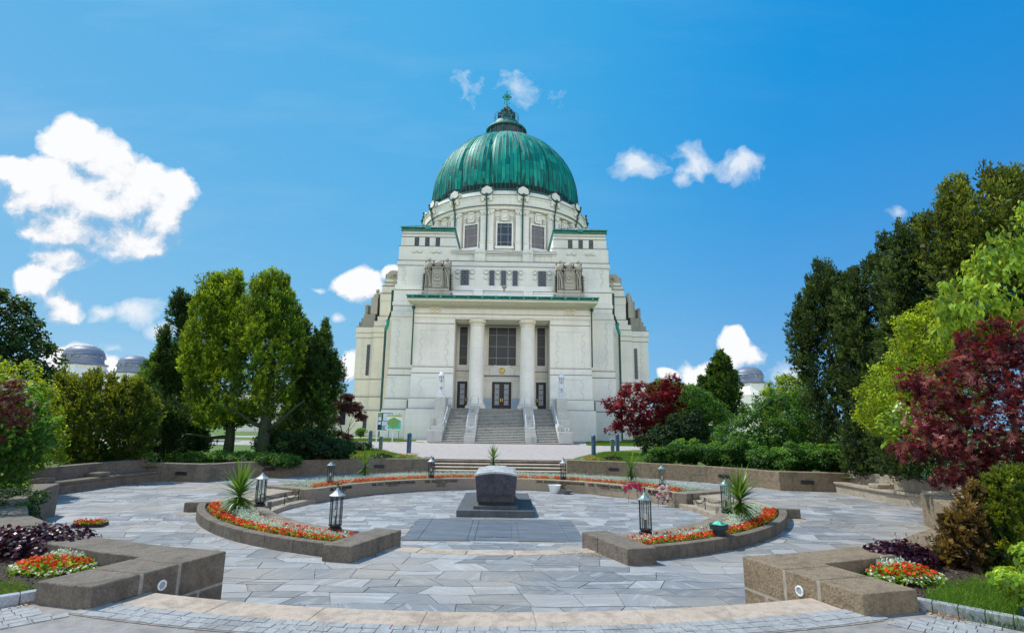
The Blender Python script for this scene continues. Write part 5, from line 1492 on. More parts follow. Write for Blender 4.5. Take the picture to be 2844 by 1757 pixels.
def quoin_lines(mb, x0, x1, z0, z1, y, step=.55, w=.035, amp=.22, left=True, right=True):
    """thin incised toothed outline of the ashlar panel, raised a finger's breadth"""
    z = z0; k = 0
    if left:
        while z < z1-.01:
            zz = min(z+step, z1); xo = x0 + (amp if k % 2 else 0)
            mb.box(xo, xo+w, y-.012, y+.05, z, zz); 
            if zz < z1: mb.box(x0, x0+amp+w, y-.012, y+.05, zz-w/2, zz+w/2)
            z = zz; k += 1
    z = z0; k = 0
    if right:
        while z < z1-.01:
            zz = min(z+step, z1); xo = x1 - (amp if k % 2 else 0)
            mb.box(xo-w, xo, y-.012, y+.05, z, zz)
            if zz < z1: mb.box(x1-amp-w, x1, y-.012, y+.05, zz-w/2, zz+w/2)
            z = zz; k += 1
    mb.box(x0, x1, y-.012, y+.05, z1-w/2, z1+w/2)
M['quoin'] = simple('quoin_shadow_line', (.68, .65, .58), .9)

def x_window(nm, x0, x1, z0, z1, y, nx=1, nz=2, parent=None):
    """dark window with crossed lead bars, frame recessed"""
    o = cb(MB().box(x0, x1, y, y+.06, z0, z1), nm, M['glass_leaded'], parent)
    f = MB(); f.box(x0-.03, x0+.03, y-.03, y+.02, z0, z1); f.box(x1-.03, x1+.03, y-.03, y+.02, z0, z1); f.box(x0, x1, y-.03, y+.02, z1-.03, z1+.03)
    for i in range(nx):
        for j in range(nz):
            a0 = x0+(x1-x0)*i/nx; a1 = x0+(x1-x0)*(i+1)/nx; b0 = z0+(z1-z0)*j/nz; b1 = z0+(z1-z0)*(j+1)/nz
            f.tube([(a0, y-.02, b0), (a1, y-.02, b1)], .014, 4); f.tube([(a0, y-.02, b1), (a1, y-.02, b0)], .014, 4)
            f.tube([(a0, y-.02, b1), (a1, y-.02, b1)], .012, 4)
            if nx > 1 or nz > 3: f.tube([((a0+a1)/2, y-.02, b0), ((a0+a1)/2, y-.02, b1)], .010, 4)
    g = f.build('lead_bars', M['lead_bars'], o)
    return o
def grid_window(nm, x0, x1, z0, z1, y, xs, zs, mat='glass', bar=.028):
    o = cb(MB().box(x0, x1, y, y+.06, z0, z1), nm, M[mat])
    f = MB()
    for u in xs: x = x0+(x1-x0)*u; f.box(x-bar, x+bar, y-.05, y-.001, z0, z1)
    for v in zs: z = z0+(z1-z0)*v; f.box(x0, x1, y-.045, y-.002, z-bar, z+bar)
    f.build('glazing_bars', M['bars'], o); return o

# ---- portico: side wings in stages, lintel, frieze
stages = [(0, 3.0, 9.45, 54.40), (3.0, 4.04, 9.30, 54.62), (4.04, 6.57, 9.18, 54.80), (6.57, 7.22, 9.14, 54.86), (7.22, 11.70, 9.08, 54.98), (11.70, 12.22, 9.07, 54.99)]
for i, (z0, z1, hw, yf) in enumerate(stages):
    xin = 4.92 if i > 1 else (4.92 if i == 1 else 4.92)
    for s in (-1, 1): a, b = sorted((s*xin, s*hw)); cb(MB().box(a, b, yf, 59.0, z0, z1), 'portico_wing', SL if i < 3 else ST, bevel=.02)
fl = MB()  # thin dark strips standing in for shade and dirt on the ledges
for (z, hw, y0, t) in ((3.0, 9.42, 54.42, .10), (4.04, 9.27, 54.64, .09), (6.57, 9.17, 54.80, .07), (7.22, 9.13, 54.86, .07), (11.70, 9.10, 54.96, .05)):
    fl.mbox(4.925, hw, y0, 55.3, z-.03, z+t*.5)
cb(fl, 'ledge_flashing', FL)
cb(MB().box(-9.07, 9.07, 54.97, 59.0, 12.222, 12.74).box(-9.12, 9.12, 54.90, 55.2, 12.35, 12.62), 'lintel', ST)
cb(MB().box(-9.08, 9.08, 55.0, 59.0, 12.742, 13.60), 'frieze', ST)
cb(MB().box(-9.12, 9.12, 54.95, 55.4, 12.72, 12.77), 'ledge_flashing', FL)
q = MB(); quoin_lines(q, 5.55, 8.45, 7.35, 11.0, 54.97); quoin_lines(q, -8.45, -5.55, 7.35, 11.0, 54.97)
quoin_lines(q, 5.9, 8.3, 4.15, 6.1, 54.79, left=False); quoin_lines(q, -8.3, -5.9, 4.15, 6.1, 54.79, right=False)
cb(q, 'quoin_joints', M['quoin'])
# dentils and rosettes
d = MB(); x = -8.85
while x < 8.85:
    if not (6.35 < abs(x) < 7.7): d.box(x, x+.07, 54.9, 55.0, 13.36, 13.50)
    x += .135
d.box(-9.1, 9.1, 54.86, 55.05, 13.5, 13.6)
cb(d, 'dentils', SW)
for s in (-1, 1):
    d = MB(); d.box(s*7.02-.58, s*7.02+.58, 54.93, 55.0, 12.76, 13.52)
    for a in (-.24, .24):
        for b in (-.19, .19):
            d.box(s*7.02+a-.15, s*7.02+a+.15, 54.85, 54.93, 13.13+b-.13, 13.13+b+.13); d.box(s*7.02+a-.08, s*7.02+a+.08, 54.80, 54.85, 13.13+b-.07, 13.13+b+.07)
    cb(d, 'rosette_panel', SW, bevel=.01)
# cornice with flaring soffit
c = MB()
def frustum(mb, hw0, y0, z0, hw1, y1, z1, yb=59):
    mb.add([(-hw0, y0, z0), (hw0, y0, z0), (hw0, yb, z0), (-hw0, yb, z0), (-hw1, y1, z1), (hw1, y1, z1), (hw1, yb, z1), (-hw1, yb, z1)],
           [(3,2,1,0),(4,5,6,7),(0,1,5,4),(1,2,6,5),(2,3,7,6),(3,0,4,7)])
frustum(c, 9.15, 54.85, 13.602, 9.62, 53.55, 13.78); frustum(c, 9.66, 53.45, 13.78, 9.70, 53.38, 13.98)
cb(c, 'cornice', SW)
g_ = MB(); g_.box(-9.72, 9.72, 53.30, 58, 13.99, 14.06); g_.box(-9.80, 9.80, 53.22, 53.5, 14.24, 14.34); cb(g_, 'gutter', M['verd'])
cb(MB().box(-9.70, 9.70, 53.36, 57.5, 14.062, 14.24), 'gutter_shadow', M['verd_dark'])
g_ = MB()
for i in range(14): x = -9.1+i*1.4; g_.box(x-.09, x+.09, 53.2, 53.4, 14.02, 14.26)
cb(g_, 'gutter_brackets', M['verd'])
cb(MB().add([(-9.7, 53.4, 14.345), (9.7, 53.4, 14.345), (9.2, 57.5, 14.7), (-9.2, 57.5, 14.7)], [(0, 1, 2, 3)]), 'portico_roof', M['zinc'])
# recess back wall with soffit
bw = MB()
def wall_with_holes(mb, x0, x1, z0, z1, y0, y1, holes):
    xs = sorted({x0, x1} | {h[0] for h in holes} | {h[1] for h in holes}); zs = sorted({z0, z1} | {h[2] for h in holes} | {h[3] for h in holes})
    for i in range(len(xs)-1):
        run = None
        for j in range(len(zs)-1):
            cxm = (xs[i]+xs[i+1])/2; czm = (zs[j]+zs[j+1])/2
            solid = not any(h[0] < cxm < h[1] and h[2] < czm < h[3] for h in holes)
            if solid:
                if run is None: run = zs[j]
            if (not solid or j == len(zs)-2) and run is not None:
                mb.box(xs[i], xs[i+1], y0, y1, run, zs[j] if not solid else zs[j+1]); run = None
wall_with_holes(bw, -4.92, 4.92, 2.9, 12.2, 58.0, 58.9, [(-1.48, 1.48, 7.78, 11.92), (-4.63, -3.78, 7.8, 11.97), (3.78, 4.63, 7.8, 11.97), (-1.04, 1.04, 2.9, 6.03), (-4.74, -3.66, 2.9, 6.03), (3.66, 4.74, 2.9, 6.03)])
cb(bw, 'recess_wall', ST)
cb(MB().box(-4.9, 4.9, 55.6, 57.99, 12.1, 12.215).box(-2.05, 2.05, 57.85, 57.995, 6.7, 7.65).box(-4.9, -2.06, 57.93, 57.994, 6.45, 7.1).box(2.06, 4.9, 57.93, 57.994, 6.45, 7.1), 'recess_trim', SW)
cb(MB().box(-4.9, -1.9, 57.5, 57.7, 12.06, 12.098).box(-1.7, 1.7, 57.5, 57.7, 12.06, 12.098).box(1.9, 4.9, 57.5, 57.7, 12.06, 12.098).box(-4.9, -2.1, 57.9, 57.995, 7.1, 7.16).box(2.1, 4.9, 57.9, 57.995, 7.1, 7.16).box(-2.05, 2.05, 57.84, 57.995, 6.64, 6.70), 'ledge_flashing', FL)
bl = simple('blue_grey_base', (.38,.5,.62), .7); o_ = MB(); o_.box(-3.6, -1.1, 57.95, 57.998, 3.1, 4.3); o_.box(1.1, 3.6, 57.95, 57.998, 3.1, 4.3); cb(o_, 'recess_base', bl)
# pediment over the door
pd = MB(); pd.prismY([(-1.32, 6.72), (1.32, 6.72), (1.32, 7.3), (1.0, 7.52), (.75, 7.74), (-.75, 7.74), (-1.0, 7.52), (-1.32, 7.3)], 57.72, 57.86)
pd.mbox(1.34, 1.95, 57.78, 57.855, 6.72, 7.25); pd.mbox(.6, .88, 57.68, 57.719, 7.62, 7.78)
pd.mbox(1.15, 2.0, 57.95, 57.999, 4.3, 5.9); pd.mbox(1.3, 1.8, 57.92, 57.949, 4.8, 5.5); pd.mbox(1.42, 1.68, 57.9, 57.919, 4.95, 5.35)
for i in range(4): pd.mbox(1.14+i*.23, 1.32+i*.23, 57.92, 57.949, 4.42, 4.62)
pd.mbox(1.35, 1.8, 57.90, 57.999, 6.15, 6.4)
cb(pd, 'door_surround', ST, bevel=.015)
em = MB(); em.lathe([(0.001, .05), (.30, .05), (.32, 0)], 28); o = em.build('emblem', M['letters'], ch, smooth=20); o.location = (0, 57.70-58, 7.18); o.rotation_euler = (PI/2, 0, 0)
e = MB(); e.lathe([(.235, .052), (.275, .052), (.275, .065), (.235, .065)], 28, cap=False)
for (x0, x1, z0, z1) in ((-.03, .03, -.24, .10), (-.13, -.08, -.2, .08), (.08, .13, -.2, .08), (-.17, .17, .08, .13), (-.215, -.165, -.12, .1), (.165, .215, -.12, .1)): e.box(x0, x1, z0, z1, .052, .066)
e.lathe([(.001, .052), (.22, .052)], 20, cap=False, a0=.5, a1=1.2); o2 = e.build('gold_emblem', M['gold'], o)
# windows and doors
grid_window('portico_window', -1.48, 1.48, 7.78, 11.92, 58.25, (.285, .71), (.20, .5, .80), 'bronze_glass')
for a, b in ((-4.63, -3.78), (3.78, 4.63)): grid_window('portico_window', a, b, 7.8, 11.97, 58.25, (), (.20, .5, .80), 'bronze_glass', .02)
fr = MB(); wall_with_holes(fr, -1.62, 1.62, 7.66, 12.05, 57.96, 57.999, [(-1.49, 1.49, 7.77, 11.93)]); cb(fr, 'window_surround', SW)
def door(x0, x1, leaves):
    o = cb(MB().box(x0, x1, 58.12, 58.3, 3.1, 6.03), 'door', M['door'])
    f = MB(); f.box(x0, x0+.06, 58.02, 58.12, 3.1, 6.03); f.box(x1-.06, x1, 58.02, 58.12, 3.1, 6.03); f.box(x0+.06, x1-.06, 58.02, 58.12, 5.97, 6.03); f.build('door_frame', M['door'], o)
    pn = MB(); br = MB()
    for c in leaves:
        for k in range(4):
            z = 3.62+.56*k; pn.box(c-.21, c+.21, 58.095, 58.119, z, z+.44)
            for (p, q) in (((c-.21, z), (c+.21, z+.44)), ((c-.21, z+.44), (c+.21, z))): br.tube([(p[0], 58.085, p[1]), (q[0], 58.085, q[1])], .014, 4)
            for (u0, u1, v0, v1) in ((c-.23, c+.23, z-.02, z), (c-.23, c+.23, z+.44, z+.46), (c-.23, c-.21, z, z+.44), (c+.21, c+.23, z, z+.44)): br.box(u0, u1, 58.07, 58.12, v0, v1)
    pn.build('pane', M['pane_grey'], o); br.build('pane_bars', M['rail'], o)
    h = MB()
    for hx in ([x1-.14] if x1 < 0 else [x0+.14] if x0 > 0 else [-.09, .09]): h.box(hx-.035, hx+.035, 58.06, 58.115, 3.95, 4.28); h.tube([(hx, 58.03, 4.0), (hx, 58.03, 4.22)], .02, 5)
    h.build('handle', M['brass'], o)
door(-1.04, 1.04, (-.50, .50)); door(-4.74, -3.66, (-4.2,)); door(3.66, 4.74, (4.2,))
# columns
for s in (-1, 1):
    x, y = s*2.615, 55.62
    o = cb(MB().lathe([(.80, 3.72), (.80, 3.80), (.765, 3.9), (.765, 6), (.755, 8.5), (.735, 11.35), (.735, 11.5)], 36, (x, y, 0)), 'column', ST, smooth=30)
    b = MB(); b.box(x-1.0, x+1.0, y-1.0, y+1.0, 3.1, 3.34); b.build('plinth', ST, o, bevel=.02)
    MB().lathe([(.97, 3.342), (1.0, 3.42), (.97, 3.5), (.86, 3.53), (.9, 3.6), (.86, 3.66), (.80, 3.72)], 36, (x, y, 0)).build('base', ST, o, smooth=40)
    cp = MB(); cp.lathe([(.735, 11.5), (.79, 11.53), (.79, 11.58), (.74, 11.61), (.75, 11.72), (.80, 11.76), (.92, 12.02), (.94, 12.1), (.94, 12.2)], 36, (x, y, 0)); cp.build('capital', SW, o, smooth=40)
    bd = MB()
    for i in range(26):
        a = 2*PI*i/26; bd.ball((x+.845*math.cos(a), y+.845*math.sin(a), 11.87), .055, 6, 4)
    bd.build('beading', M['sculpt'], o)
# landing
cb(MB().box(-4.92, 4.92, 54.3, 58.9, 0, 3.1), 'landing', M['stairs'])

# ---- main block (wings beside the portico) in stages
st2 = [(0, 3.0, 12.45, 56.95), (3.0, 4.10, 12.22, 57.1), (4.10, 6.55, 12.08, 57.25), (6.55, 7.25, 12.02, 57.3), (7.25, 12.85, 11.95, 57.4), (12.85, 13.4, 12.03, 57.3), (13.4, 14.1, 11.93, 57.5), (14.1, 14.5, 12.02, 57.45), (14.5, 15.95, 12.0, 57.8), (15.95, 16.75, 12.1, 58.6), (16.75, 19.2, 12.02, 59.4), (19.2, 19.9, 12.22, 59.75)]
for i, (z0, z1, hw, yf) in enumerate(st2):
    m = MB()
    if z1 <= 12.85:
        cb(MB().box(-hw, -4.93, yf, 80-(z0*.05), z0, z1), 'main_block', SL if i < 3 else ST, bevel=.02); m.box(4.93, hw, yf, 80-(z0*.05), z0, z1)
    else: m.box(-hw, hw, yf, 80-(z0*.05), z0, z1)
    cb(m, 'main_block', SL if i < 3 else ST, bevel=.02)
fl = MB()
for (z0, z1, hw, yf) in st2:
    if z1 < 12.8: fl.mbox(9.2, hw+.03, yf-.03, yf+.3, z1-.05, z1+.02); continue
    if z1 in (13.4, 14.5, 12.85, 16.75): continue
    fl.box(-hw-.03, hw+.03, yf-.03, yf+.3, z1-.05, z1+.02)
cb(fl, 'ledge_flashing', FL)
q = MB(); quoin_lines(q, -13.4, -11.05, 7.4, 12.5, 57.39, left=False); quoin_lines(q, 11.05, 13.4, 7.4, 12.5, 57.39, right=False)
q2 = MB(); quoin_lines(q2, -13.4, -11.3, 4.2, 6.3, 57.24, left=False); quoin_lines(q2, 11.3, 13.4, 4.2, 6.3, 57.24, right=False)
quoin_lines(q, -13, -11.1, 16.9, 19.0, 59.38, left=False); quoin_lines(q, 11.1, 13, 16.9, 19.0, 59.38, right=False)
def clip_x(mb, lim):    # keep the joint lines on the wall
    vs = [(max(-lim, min(lim, v[0])), v[1], v[2]) for v in mb.v]; mb.v = vs; return mb
cb(clip_x(q, 11.96), 'quoin_joints', M['quoin']); cb(clip_x(q2, 12.05), 'quoin_joints', M['quoin'])
# window row wall between the sculptures
for s in (-1, 1):
    x_window('attic_window', s*4.38-.44 if s < 0 else s*4.38-.44, s*4.38+.44, 16.45, 18.72, 59.33, 2, 4)
for x in (-1.32, 0, 1.32): x_window('attic_window', x-.27, x+.27, 16.45, 18.72, 59.33, 1, 5)
k = MB()
for x in [s*(4.38+e*.82) for s in (-1, 1) for e in (-1, 1)] + [-1.98, -.66, .66, 1.98]:
    k.box(x-.17, x+.17, 59.12, 59.395, 18.30, 18.62); k.box(x-.17, x+.17, 59.24, 59.395, 17.70, 17.98)
cb(k, 'ornament_blocks', ST, bevel=.03)
k = MB(); k.box(-5.3, 5.3, 59.28, 59.4, 16.75, 16.80)
for x in [s*(4.38+e*.82) for s in (-1, 1) for e in (-1, 1)] + [-1.98, -.66, .66, 1.98]: k.box(x-.18, x+.18, 59.1, 59.395, 18.623, 18.66)
cb(k, 'ledge_flashing', FL)
# low parapet on the portico
k = MB(); k.box(-5.4, 5.4, 56.9, 57.6, 14.5, 15.52); cb(k, 'parapet', ST)
k = MB(); k.mbox(2.2, 3.22, 56.8, 57.65, 14.5, 15.72); cb(k, 'parapet_block', ST)
k = MB(); k.mbox(2.15, 3.27, 56.74, 57.7, 15.722, 15.82); k.box(-2.14, 2.14, 56.82, 57.65, 15.522, 15.60); k.mbox(3.28, 5.45, 56.82, 57.65, 15.522, 15.60); cb(k, 'parapet_flashing', M['flash_bright'])
k = MB(); k.box(-.02, .22, 56.9, 57.1, 15.6, 16.1); k.box(-.16, .36, 56.75, 57.2, 16.1, 16.35); cb(k, 'roof_vent', M['stain_stone'])

# ---- attic between the towers
cb(MB().box(-6.2, 6.2, 60.2, 70, 19.9, 21.25), 'attic', ST, bevel=.02)
k = MB()
for s in (-1, 1): k.prismY([(s*2.78-.62, 19.95), (s*2.78+.62, 19.95), (s*2.78+.62, 21.38), (s*2.78, 21.62), (s*2.78-.62, 21.38)], 60.0, 60.6)
for s in (-1, 1):
    for a in (-.3, .3): k.box(s*2.78+a-.15, s*2.78+a+.15, 59.88, 60.01, 21.0, 21.25)
for (z, d_) in ((20.75, .0), (20.95, .08), (21.1, .12)):
    k.box(-6.1, -3.42, 60.1-d_, 60.3, z, z+.1); k.box(-2.14, 2.14, 60.1-d_, 60.3, z, z+.1); k.box(3.42, 6.1, 60.1-d_, 60.3, z, z+.1)
cb(k, 'attic_parapet', ST)
k = MB(); k.box(-6.1, -3.42, 59.95, 60.6, 21.252, 21.31); k.box(-2.14, 2.14, 59.95, 60.6, 21.252, 21.31); k.box(3.42, 6.1, 59.95, 60.6, 21.252, 21.31); cb(k, 'attic_flashing', M['flash_bright'])
cb(MB().box(-6.2, 6.2, 60.1, 60.3, 20.0, 20.06), 'ledge_flashing', FL)

# ---- the two corner towers
for s in (-1, 1):
    def bx(x0, x1, y0, y1, z0, z1): return MB().box(min(s*x0, s*x1), max(s*x0, s*x1), y0, y1, z0, z1)
    o = cb(bx(5.55, 12.16, 60.15, 68, 19.9, 21.77), 'tower', ST, bevel=.02)
    bx(5.75, 12.0, 60.5, 67.6, 21.772, 22.95).build('tower_stage', ST, o, bevel=.02)
    t = MB(); wall_with_holes(t, *sorted((s*5.75, s*12.0)), 21.775, 22.95, 60.42, 60.5, [tuple(sorted((s*(c-.27), s*(c+.27)))) + (21.85, 22.9) for c in (7.75, 8.98, 10.2)]); t.build('window_wall', ST, o)
    bx(5.85, 11.95, 60.45, 67.5, 22.953, 23.72).build('tower_top', ST, o, bevel=.02)
    f = MB()
    for (x0, x1, y, z) in ((5.5, 12.2, 60.12, 21.75), (5.7, 12.03, 60.38, 22.95), (5.8, 11.98, 60.42, 23.35)): a, b = sorted((s*x0, s*x1)); f.box(a, b, y, y+.2, z-.03, z+.03)
    f.build('ledge_flashing', FL, o)
    for c in (7.75, 8.98, 10.2):
        a, b = sorted((s*(c-.26), s*(c+.26))); w_ = MB().box(a, b, 60.47, 60.495, 21.85, 22.9).build('window', M['glass_leaded'], o)
        f = MB()
        for j in range(2):
            z0 = 21.85+j*.525; f.tube([(a, 60.44, z0), (b, 60.44, z0+.525)], .016, 4); f.tube([(a, 60.44, z0+.525), (b, 60.44, z0)], .016, 4); f.tube([(a, 60.44, z0), (b, 60.44, z0)], .014, 4)
        f.build('lead_bars', M['lead_bars'], w_)
    k = MB()
    for c in (7.5, 8.15, 9.7, 10.35): k.box(s*c-.18, s*c+.18, 59.98, 60.16, 20.95, 21.22)
    k.build('ornament_blocks', ST, o, bevel=.02)
    # stepped inner flank
    k = MB()
    for j, (dx, z) in enumerate(((.0, 23.3), (.08, 22.8), (.16, 22.3), (.24, 21.9))):
        a, b = sorted((s*(5.86-dx), s*6.3)); k.box(a, b, 60.9+.5*j, 61.5+.8*j, 21.3, z)
    k.build('inner_flank', ST, o)
    a, b = sorted((s*5.72, s*12.08)); g_ = MB(); g_.box(a, b, 60.15, 67.9, 23.722, 23.80); g_.box(a-.04, b+.04, 60.05, 60.3, 23.98, 24.08); g_.box((a+b)/2-.3, (a+b)/2+.3, 59.98, 60.2, 23.78, 24.12)
    g_.build('gutter', M['verd'], o)
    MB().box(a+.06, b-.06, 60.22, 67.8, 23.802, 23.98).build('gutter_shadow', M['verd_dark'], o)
    rx0, rx1 = a-.03, b+.03; xm = (a+b)/2; r = MB()
    r.add([(rx0, 60.1, 24.085), (rx1, 60.1, 24.085), (rx1, 68, 24.085), (rx0, 68, 24.085), (xm-.4, 64, 25.7), (xm+.4, 64, 25.7)], [(0, 1, 5, 4), (1, 2, 5), (2, 3, 4, 5), (3, 0, 4)])
    r.build('roof', M['zinc'], o)
    sm = MB()
    for i in range(9):
        f_ = i/8; p0 = (rx0+(rx1-rx0)*f_, 60.1, 24.10); p1 = (xm-.4+.8*f_, 64, 25.72); sm.tube([p0, p1], .03, 4)
    sm.build('roof_seams', M['flash'], o)

# ---- sculpture groups (two robed saints beside an altar-like shield)
def sculpture(s, txt):
    o = cb(MB().add([], []) if False else MB().box(s*7.27-1.95, s*7.27+1.95, 57.3, 58.9, 14.4, 15.35), 'relief_sculpture', M['sculpt'], bevel=.03)
    X = s*7.27
    b = MB(); b.box(X-1.6, X+1.6, 57.35, 58.8, 15.352, 15.75); b.box(X-1.35, X+1.35, 57.4, 58.7, 15.752, 16.1); b.build('base', M['sculpt'], o, bevel=.05)
    c = MB(); c.prismY([(X-.62, 16.1), (X+.62, 16.1), (X+.58, 18.3), (X+.7, 18.55), (X-.7, 18.55), (X-.58, 18.3)], 57.5, 58.6)
    c.box(X-.36, X+.36, 57.42, 57.5, 16.9, 18.0); c.box(X-.5, X+.5, 57.40, 57.5, 16.15, 16.4)
    for i in range(5): c.box(X-.62+i*.27, X-.48+i*.27, 57.38, 57.5, 18.3, 18.48)
    c.build('shield', M['sculpt'], o, bevel=.03)
    r = MB(); r.lathe([(.2, 0), (.27, 0), (.27, .06), (.2, .06)], 20, cap=False); r.lathe([(.001, .03), (.17, .03)], 16, cap=False); rr = r.build('clock_ring', M['sculpt'], o); rr.rotation_euler = (PI/2, 0, 0); rr.location = (X, 57.42, 17.5)
    c = MB(); c.lathe([(.42, 18.55), (.5, 18.75), (.55, 18.95), (.48, 19.0), (.42, 19.1), (.3, 19.3), (.12, 19.42), (.001, 19.45)], 16, (X, 58.0, 0))
    for i in range(12): a = 2*PI*i/12; c.ball((X+.52*math.cos(a), 58.0+.52*math.sin(a), 18.96), .08, 6, 4)
    c.build('crown', M['sculpt'], o, smooth=40)
    for e in (-1, 1):
        x = X+e*1.0; g = MB()
        g.lathe([(.40, 16.1), (.38, 16.4), (.34, 17.0), (.36, 17.6), (.34, 18.2), (.42, 18.55), (.46, 18.85), (.36, 19.05), (.15, 19.15), (.11, 19.22)], 14, (x, 57.95, 0), ph=.2)
        g.ball((x, 57.93, 19.42), .20, 12, 9, 1.2)
        for sg2 in (-1, 1): g.tube([(x+sg2*.40, 57.95, 18.8), (x+sg2*.44, 57.7, 18.4), (x+sg2*.12, 57.5, 18.45)], .11, 8, .08)
        for f in (-.25, -.1, .08, .22): g.tube([(x+f, 57.6, 18.2), (x+f*1.1, 57.56, 17.2), (x+f*1.3, 57.52, 16.15)], .06, 6)
        g.tube([(x-.22, 57.58, 18.3), (x+.1, 57.5, 17.4), (x+.18, 57.55, 16.3)], .09, 6)
        g.build('saint_figure', M['sculpt'], o, smooth=50)
        w = MB(); w.box(x+e*.38-.09, x+e*.38+.09, 58.0, 58.3, 16.1, 19.35); w.box(x+e*.55-.08, x+e*.55+.08, 57.8, 58.5, 16.0, 17.9); w.box(x-e*.45-.07, x-e*.45+.07, 58.1, 58.3, 18.4, 19.35)
        for i in range(5): w.ball((x+e*.62, 57.75, 16.3+i*.33), .11, 6, 5)
        for i in range(7): w.ball((x-e*.36, 57.52, 16.3+i*.27), .08, 6, 5)
        w.build('scroll_work', M['sculpt'], o, bevel=.02)
    t = text_obj(txt, .42, M['stain_stone'], 'inscription', .012); t.parent = o; t.location = (X, 57.285, 14.95); t.rotation_euler = (PI/2, 0, 0)
sculpture(-1, 'MCMVI'); sculpture(1, 'MCMIX')

# ---- side wings with the stepped skyline
for s in (-1, 1):
    mw = SW if s < 0 else ST  # left wing takes the sunlit-coloured copy of the stone
    def bx(x0, x1, y0, y1, z0, z1, mb=None):
        a, b = sorted((s*x0, s*x1)); return (mb or MB()).box(a, b, y0, y1, z0, z1)
    stg = [(0, 3.0, 17.98, 65.6), (3.0, 4.6, 17.9, 65.8), (4.6, 6.7, 17.82, 66.0), (6.7, 11.82, 18.0, 66.05), (11.82, 12.4, 18.08, 65.95), (12.4, 13.15, 18.1, 65.9)]
    o = cb(bx(11.5, 17.9, 66.1, 80, 0, 13.1), 'side_wing', mw)
    for (z0, z1, hw, yf) in stg:
        bx(15.9, hw, yf, 68, z0, z1).build('outer_bay', mw, o, bevel=.02); bx(13.6, 15.905-.01, yf-.45, 68, z0, z1).build('inner_bay', mw, o, bevel=.02)
    f = MB()
    for (z0, z1, hw, yf) in stg: bx(15.9, hw+.03, yf-.03, yf+.2, z1-.04, z1+.02, f); bx(13.6, 15.92, yf-.48, yf-.2, z1-.04, z1+.02, f)
    f.build('ledge_flashing', FL, o)
    sl = bx(16.25, 16.62, 66.0, 66.06, 7.2, 10.95).build('slit_window', M['glass_leaded'], o); f = MB(); a, b = sorted((s*16.25, s*16.62))
    for j in range(8): z0 = 7.2+j*.469; f.tube([(a, 65.99, z0), (b, 65.99, z0+.469)], .02, 4); f.tube([(a, 65.99, z0+.469), (b, 65.99, z0)], .02, 4)
    f.build('lead_bars', M['lead_bars'], sl)
    bx(15.95, 16.45, 65.57, 65.62, .8, 2.35).build('slit_window', M['glass_leaded'], o)
    q = MB(); quoin_lines(q, s*17.0-.45 if s < 0 else s*17.0+.0, s*17.0 if s < 0 else s*17.0+.45, 6.9, 11.6, 66.04, left=s > 0, right=s < 0); q.build('quoin_joints', M['quoin'], o)
    # dark weathered steps carrying a statue
    k = MB(); bx(16.0, 17.88, 66.2, 69, 13.152, 13.8, k); bx(16.0, 17.62, 66.3, 69, 13.8, 14.35, k); bx(15.98, 17.4, 66.4, 69, 14.35, 14.85, k); k.build('weathered_steps', M['stain_stone'], o, bevel=.04)
    k = MB(); bx(15.75, 16.6, 66.4, 69, 14.852, 17.0, k); bx(16.6, 17.0, 66.8, 69, 14.852, 16.05, k); k.build('statue_base', M['sculpt'], o, bevel=.05)
    g = MB(); x = s*15.95
    if s < 0: x -= .02
    g.lathe([(.48, 16.9), (.5, 17.2), (.42, 17.5), (.22, 17.62), (.14, 17.68)] if s < 0 else [(.5, 16.9), (.48, 17.3), (.38, 17.7), (.26, 18.0), (.12, 18.2), (.001, 18.3)], 12, (x, 66.9, 0))
    if s < 0: g.ball((x+.02, 66.9, 17.92), .24, 12, 8, 1.15)
    g.build('statue', M['sculpt'], o, smooth=40)
    g = MB(); g.lathe([(.2, 14.85), (.24, 15.4), (.2, 15.8), (.26, 16.0), (.12, 16.2), (.001, 16.25)], 10, (s*17.15, 66.7, 0)); g.build('statue', M['stain_stone'], o, smooth=40)
    # stepped gable next to the tower
    k = MB()
    for (x1, z0, z1, y) in ((15.97, 13.152, 13.9, 66.0), (15.6, 13.9, 14.55, 66.15), (15.42, 14.55, 16.5, 66.25), (15.45, 16.5, 17.5, 66.2), (15.28, 17.5, 18.5, 66.35), (15.1, 18.5, 18.95, 66.4), (14.9, 18.95, 19.4, 66.4)): bx(11.9, x1, y, 69, z0, z1, k)
    k.build('stepped_gable', mw, o, bevel=.03)
    k = MB(); pts = [(s*12.0, 19.4), (s*14.85, 19.4), (s*14.85, 20.15)] + [(s*(14.0+.8*math.cos(a)), 19.85+.72*math.sin(a)) for a in np.linspace(.35, PI*.6, 6)] + [(s*12.0, 20.57)]
    if s < 0: pts = pts[::-1]
    k.prismY(pts, 66.4, 67.6); k.lathe([(.38, 0), (.46, 0), (.46, .1), (.38, .1)], 1) if False else None
    k.build('gable_head', M['sculpt'], o, bevel=.03)
    bx(14.7, 15.1, 66.9, 68.5, 19.3, 20.2).build('gable_side', M['stain_stone'], o, bevel=.05)
    r = MB(); r.lathe([(.26, 0), (.40, 0), (.40, .1), (.26, .1)], 20, cap=False); rr = r.build('wreath_relief', M['sculpt'], o); rr.rotation_euler = (PI/2, 0, 0); rr.location = (s*13.75, 66.38, 19.75)
    bx(13.6, 13.9, 66.28, 66.39, 18.7, 19.2).build('wreath_ribbon', M['sculpt'], o)
    f = MB()
    for (x1, y, z) in ((15.47, 66.12, 14.55), (15.5, 66.1, 17.5), (15.3, 66.25, 18.5), (15.0, 66.3, 18.95)): bx(12.0, x1+.02, y, y+.2, z-.03, z+.03, f)
    f.build('ledge_flashing', FL, o)
    # drain pipe between wing and main block
    p = MB(); x = s*13.25
